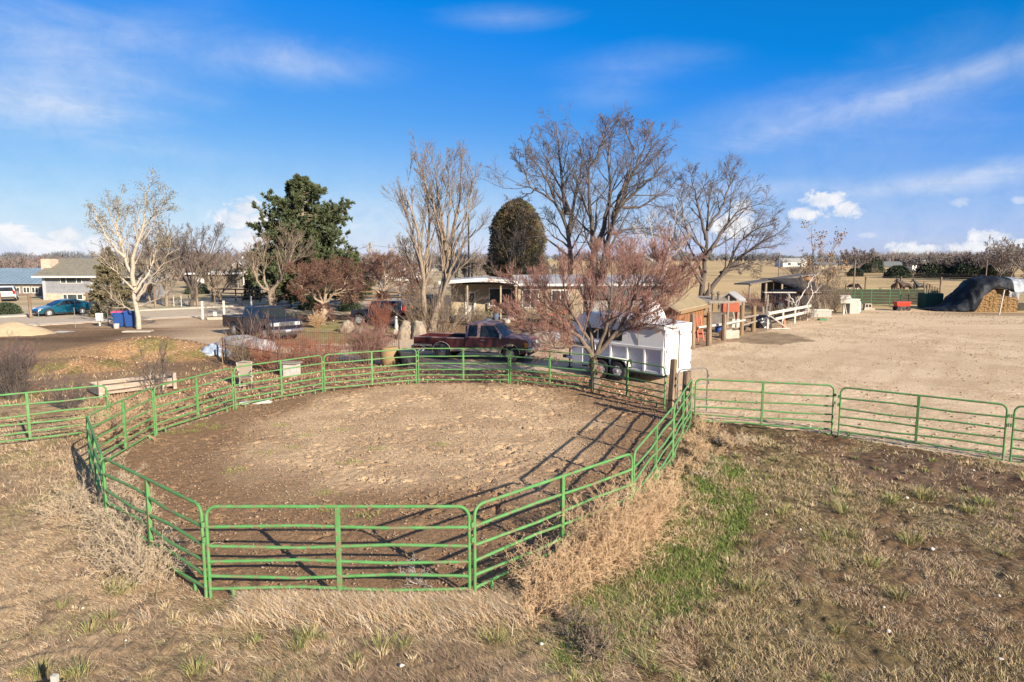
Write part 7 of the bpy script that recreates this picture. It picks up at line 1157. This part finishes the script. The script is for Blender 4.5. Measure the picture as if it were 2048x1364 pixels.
    # bright green strip
    n = 300000; x, y = sample(n, .3, 7, 6.5, 17.2, rg); k = inpoly(x + rg.normal(size=n)*.2, y + rg.normal(size=n)*.2, ZGREEN) & (rg.uniform(0,1,n) < .45 + .5*fbm(x, y, .3, 3, 73)); x, y = x[k], y[k]; n = len(x); a = rg.uniform(0, 6.28, n); L = rg.uniform(.02, .12, n); c = pal(GREEN, n, rg); m = rg.uniform(0,1,n) < np.clip(fbm(x, y, .45, 3, 71)*2.2-.75, .08, .8); c[m] = pal(STRAW + OLIVE, n, rg)[m]
    grass('green_grass', x, y, rg.uniform(.025, .11, n), wd(y, .007), np.stack([np.cos(a), np.sin(a)], -1)*L[:, None], c, rg)
    # rank grass and litter outside the far rails, lawn
    n = 90000; x, y = sample(n, -22, 8, 13, 38, rg); k = (y < 24 + 8*rg.uniform(0,1,n)) & ~zone(x, y, ZDRV, 1.5, .5) & ~zone(x, y, ZSOIL, 2, .9) & (fbm(x, y, 1.1, 3, 81) > .46) & (x < -2 - (y-18)*.1); k |= zone(x, y, ZLAWN, 1.2, .6); x, y = x[k], y[k]; n = len(x); a = rg.uniform(0, 6.28, n); L = rg.uniform(.03, .15, n); c = pal(STRAW + BROWN, n, rg); m = fbm(x, y, 1.3, 3, 82) > .58; c[m] = pal(OLIVE + GREEN[2:3], n, rg)[m]
    grass('rough_grass', x, y, rg.uniform(.03, .16, n), wd(y), np.stack([np.cos(a), np.sin(a)], -1)*L[:, None], c, rg)
    # little green tufts in the pen
    n = 0; P = []
    for px, py in ((752,898),(700,925),(530,905),(650,985),(590,895),(660,1020),(880,890),(470,940),(560,850),(730,1030),(430,855),(405,850),(385,862),(350,865),(680,860),(610,870)):
        g = G(px, py)[:2]; m = 130; P.append(np.concatenate([g + rg.normal(size=(m,2))*[.16,.13], np.full((m,1), 1.)], 1))
    P = np.concatenate(P); n = len(P); a = rg.uniform(0, 6.28, n); V, q, t, C = blades(np.stack([P[:,0], P[:,1], np.full(n,-.01)], -1), rg.uniform(.02,.07,n), np.full(n,.01), np.stack([np.cos(a), np.sin(a)], -1)*.04, pal(GREEN[1:3]+OLIVE[:1], n, rg), rg); tag(npobj('pen_tufts', V, [q, t], M_BLADE, C=C), kind='stuff')
build_grass()
def clods():
    rg = np.random.default_rng(21); n = 16000; x, y = sample(n, -9, 6, 8.5, 27, rg); k = inpoly(x, y, PENPOLY) & (fbm(x, y, .8, 3, 91) > .40); x, y = x[k], y[k]; n = len(x); s = rg.uniform(.008, .034, n)*(1+.4*(rg.uniform(0,1,n) > .94)); D = np.array([(1,0,0),(0,1,0),(-1,0,0),(0,-1,0),(.1,.1,.9),(.05,0,-.6)]); sc_ = rg.uniform(.6, 1.3, (n, 6, 1))*s[:, None, None]; a = rg.uniform(0, 6.28, n); Rm = np.zeros((n,3,3)); Rm[:,0,0] = np.cos(a); Rm[:,0,1] = -np.sin(a); Rm[:,1,0] = np.sin(a); Rm[:,1,1] = np.cos(a); Rm[:,2,2] = 1
    V = np.einsum('nij,nkj->nki', Rm, D[None]*sc_*np.array([1.2,.9,.7])) + np.stack([x, y, np.full(n, .012)], -1)[:, None]; F0 = np.array([(0,1,4),(1,2,4),(2,3,4),(3,0,4),(1,0,5),(2,1,5),(3,2,5),(0,3,5)]); F = (np.arange(n)[:, None, None]*6 + F0[None]).reshape(-1, 3)
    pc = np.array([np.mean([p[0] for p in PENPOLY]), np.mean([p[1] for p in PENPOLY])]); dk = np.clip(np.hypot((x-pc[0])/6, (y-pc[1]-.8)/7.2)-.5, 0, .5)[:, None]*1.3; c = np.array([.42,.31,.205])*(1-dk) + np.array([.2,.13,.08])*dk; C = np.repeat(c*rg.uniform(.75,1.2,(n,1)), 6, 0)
    tag(npobj('soil_clods', V.reshape(-1,3), F, mat('soil_clod', (1,1,1), (.7,.7,.7), 20, .95, attr=True), C=C), kind='stuff')
    # fallen leaves outside the rails and on the mound
    n = 26000; x, y = sample(n, -20, 8, 17, 40, rg); k = zone(x, y, ZLITTER, 1, .5) & ~inpoly(x, y, PENPOLY); 
    for cx, cy, rx, ry, h, _ in MOUNDS[:2]: k |= (np.hypot((x-cx)/rx, (y-cy)/ry) < 1) & (rg.uniform(0,1,n) < .8)
    x, y = x[k], y[k]; n = len(x); c = np.stack([x, y, ground_z(x, y)+.035], -1); u = nrm(rg.normal(size=(n,3))*[1,1,.35])*.045; v = nrm(np.cross(u, [[0,0,1.]]*n) + rg.normal(size=(n,3))*.3)*.03; V = np.stack([c-u, c+v, c+u, c-v], 1).reshape(-1,3); C = np.repeat(pal([(.30,.15,.08),(.42,.27,.14),(.22,.10,.06),(.52,.38,.24),(.34,.2,.13)], n, rg), 4, 0); tag(npobj('fallen_leaves', V, np.arange(len(V)).reshape(-1,4), M_BLADE, C=C), kind='stuff')
    n = 16000; x, y = sample(n, 4, 46, 17, 66, rg); k = zone(x, y, ZLOT, 1.2, .3) & (rg.uniform(0,1,n) < np.clip(fbm(x, y, 3.0, 4, 95)*4-1.75, .03, 1)); x, y = x[k], y[k]; n = len(x); s = rg.uniform(.015, .06, n)*np.maximum(1, y/40); V = (np.array([(1,0,0),(0,1,0),(-1,0,0),(0,-1,0),(0,0,.55),(0,0,-.4)])[None]*s[:,None,None]*rg.uniform(.5,1.4,(n,6,1)) + np.stack([x,y,np.full(n,.012)],-1)[:,None]); F = (np.arange(n)[:,None,None]*6 + np.array([(0,1,4),(1,2,4),(2,3,4),(3,0,4),(1,0,5),(2,1,5),(3,2,5),(0,3,5)])[None]).reshape(-1,3); tag(npobj('lot_debris', V.reshape(-1,3), F, mat('lot_debris', (.26,.18,.11), (.40,.30,.19), 3, .95)), kind='stuff')
    n = 700; x, y = sample(n, -9, 14, 7, 22, rg); k = rg.uniform(0,1,n) < .2; x, y = x[k & ~inpoly(x,y,PENPOLY)], y[k & ~inpoly(x,y,PENPOLY)]; n = len(x); s = rg.uniform(.015,.05,n); V = (np.array([(1,0,0),(0,1,0),(-1,0,0),(0,-1,0),(0,0,.7),(0,0,-.4)])[None]*s[:,None,None]*rg.uniform(.6,1.3,(n,6,1)) + np.stack([x,y,np.full(n,.03)],-1)[:,None]); F = (np.arange(n)[:,None,None]*6 + np.array([(0,1,4),(1,2,4),(2,3,4),(3,0,4),(1,0,5),(2,1,5),(3,2,5),(0,3,5)])[None]).reshape(-1,3); tag(npobj('pale_pebbles', V.reshape(-1,3), F, mat('pebble', (.62,.57,.50), (.45,.40,.35), 8, .9)), kind='stuff')
clods()
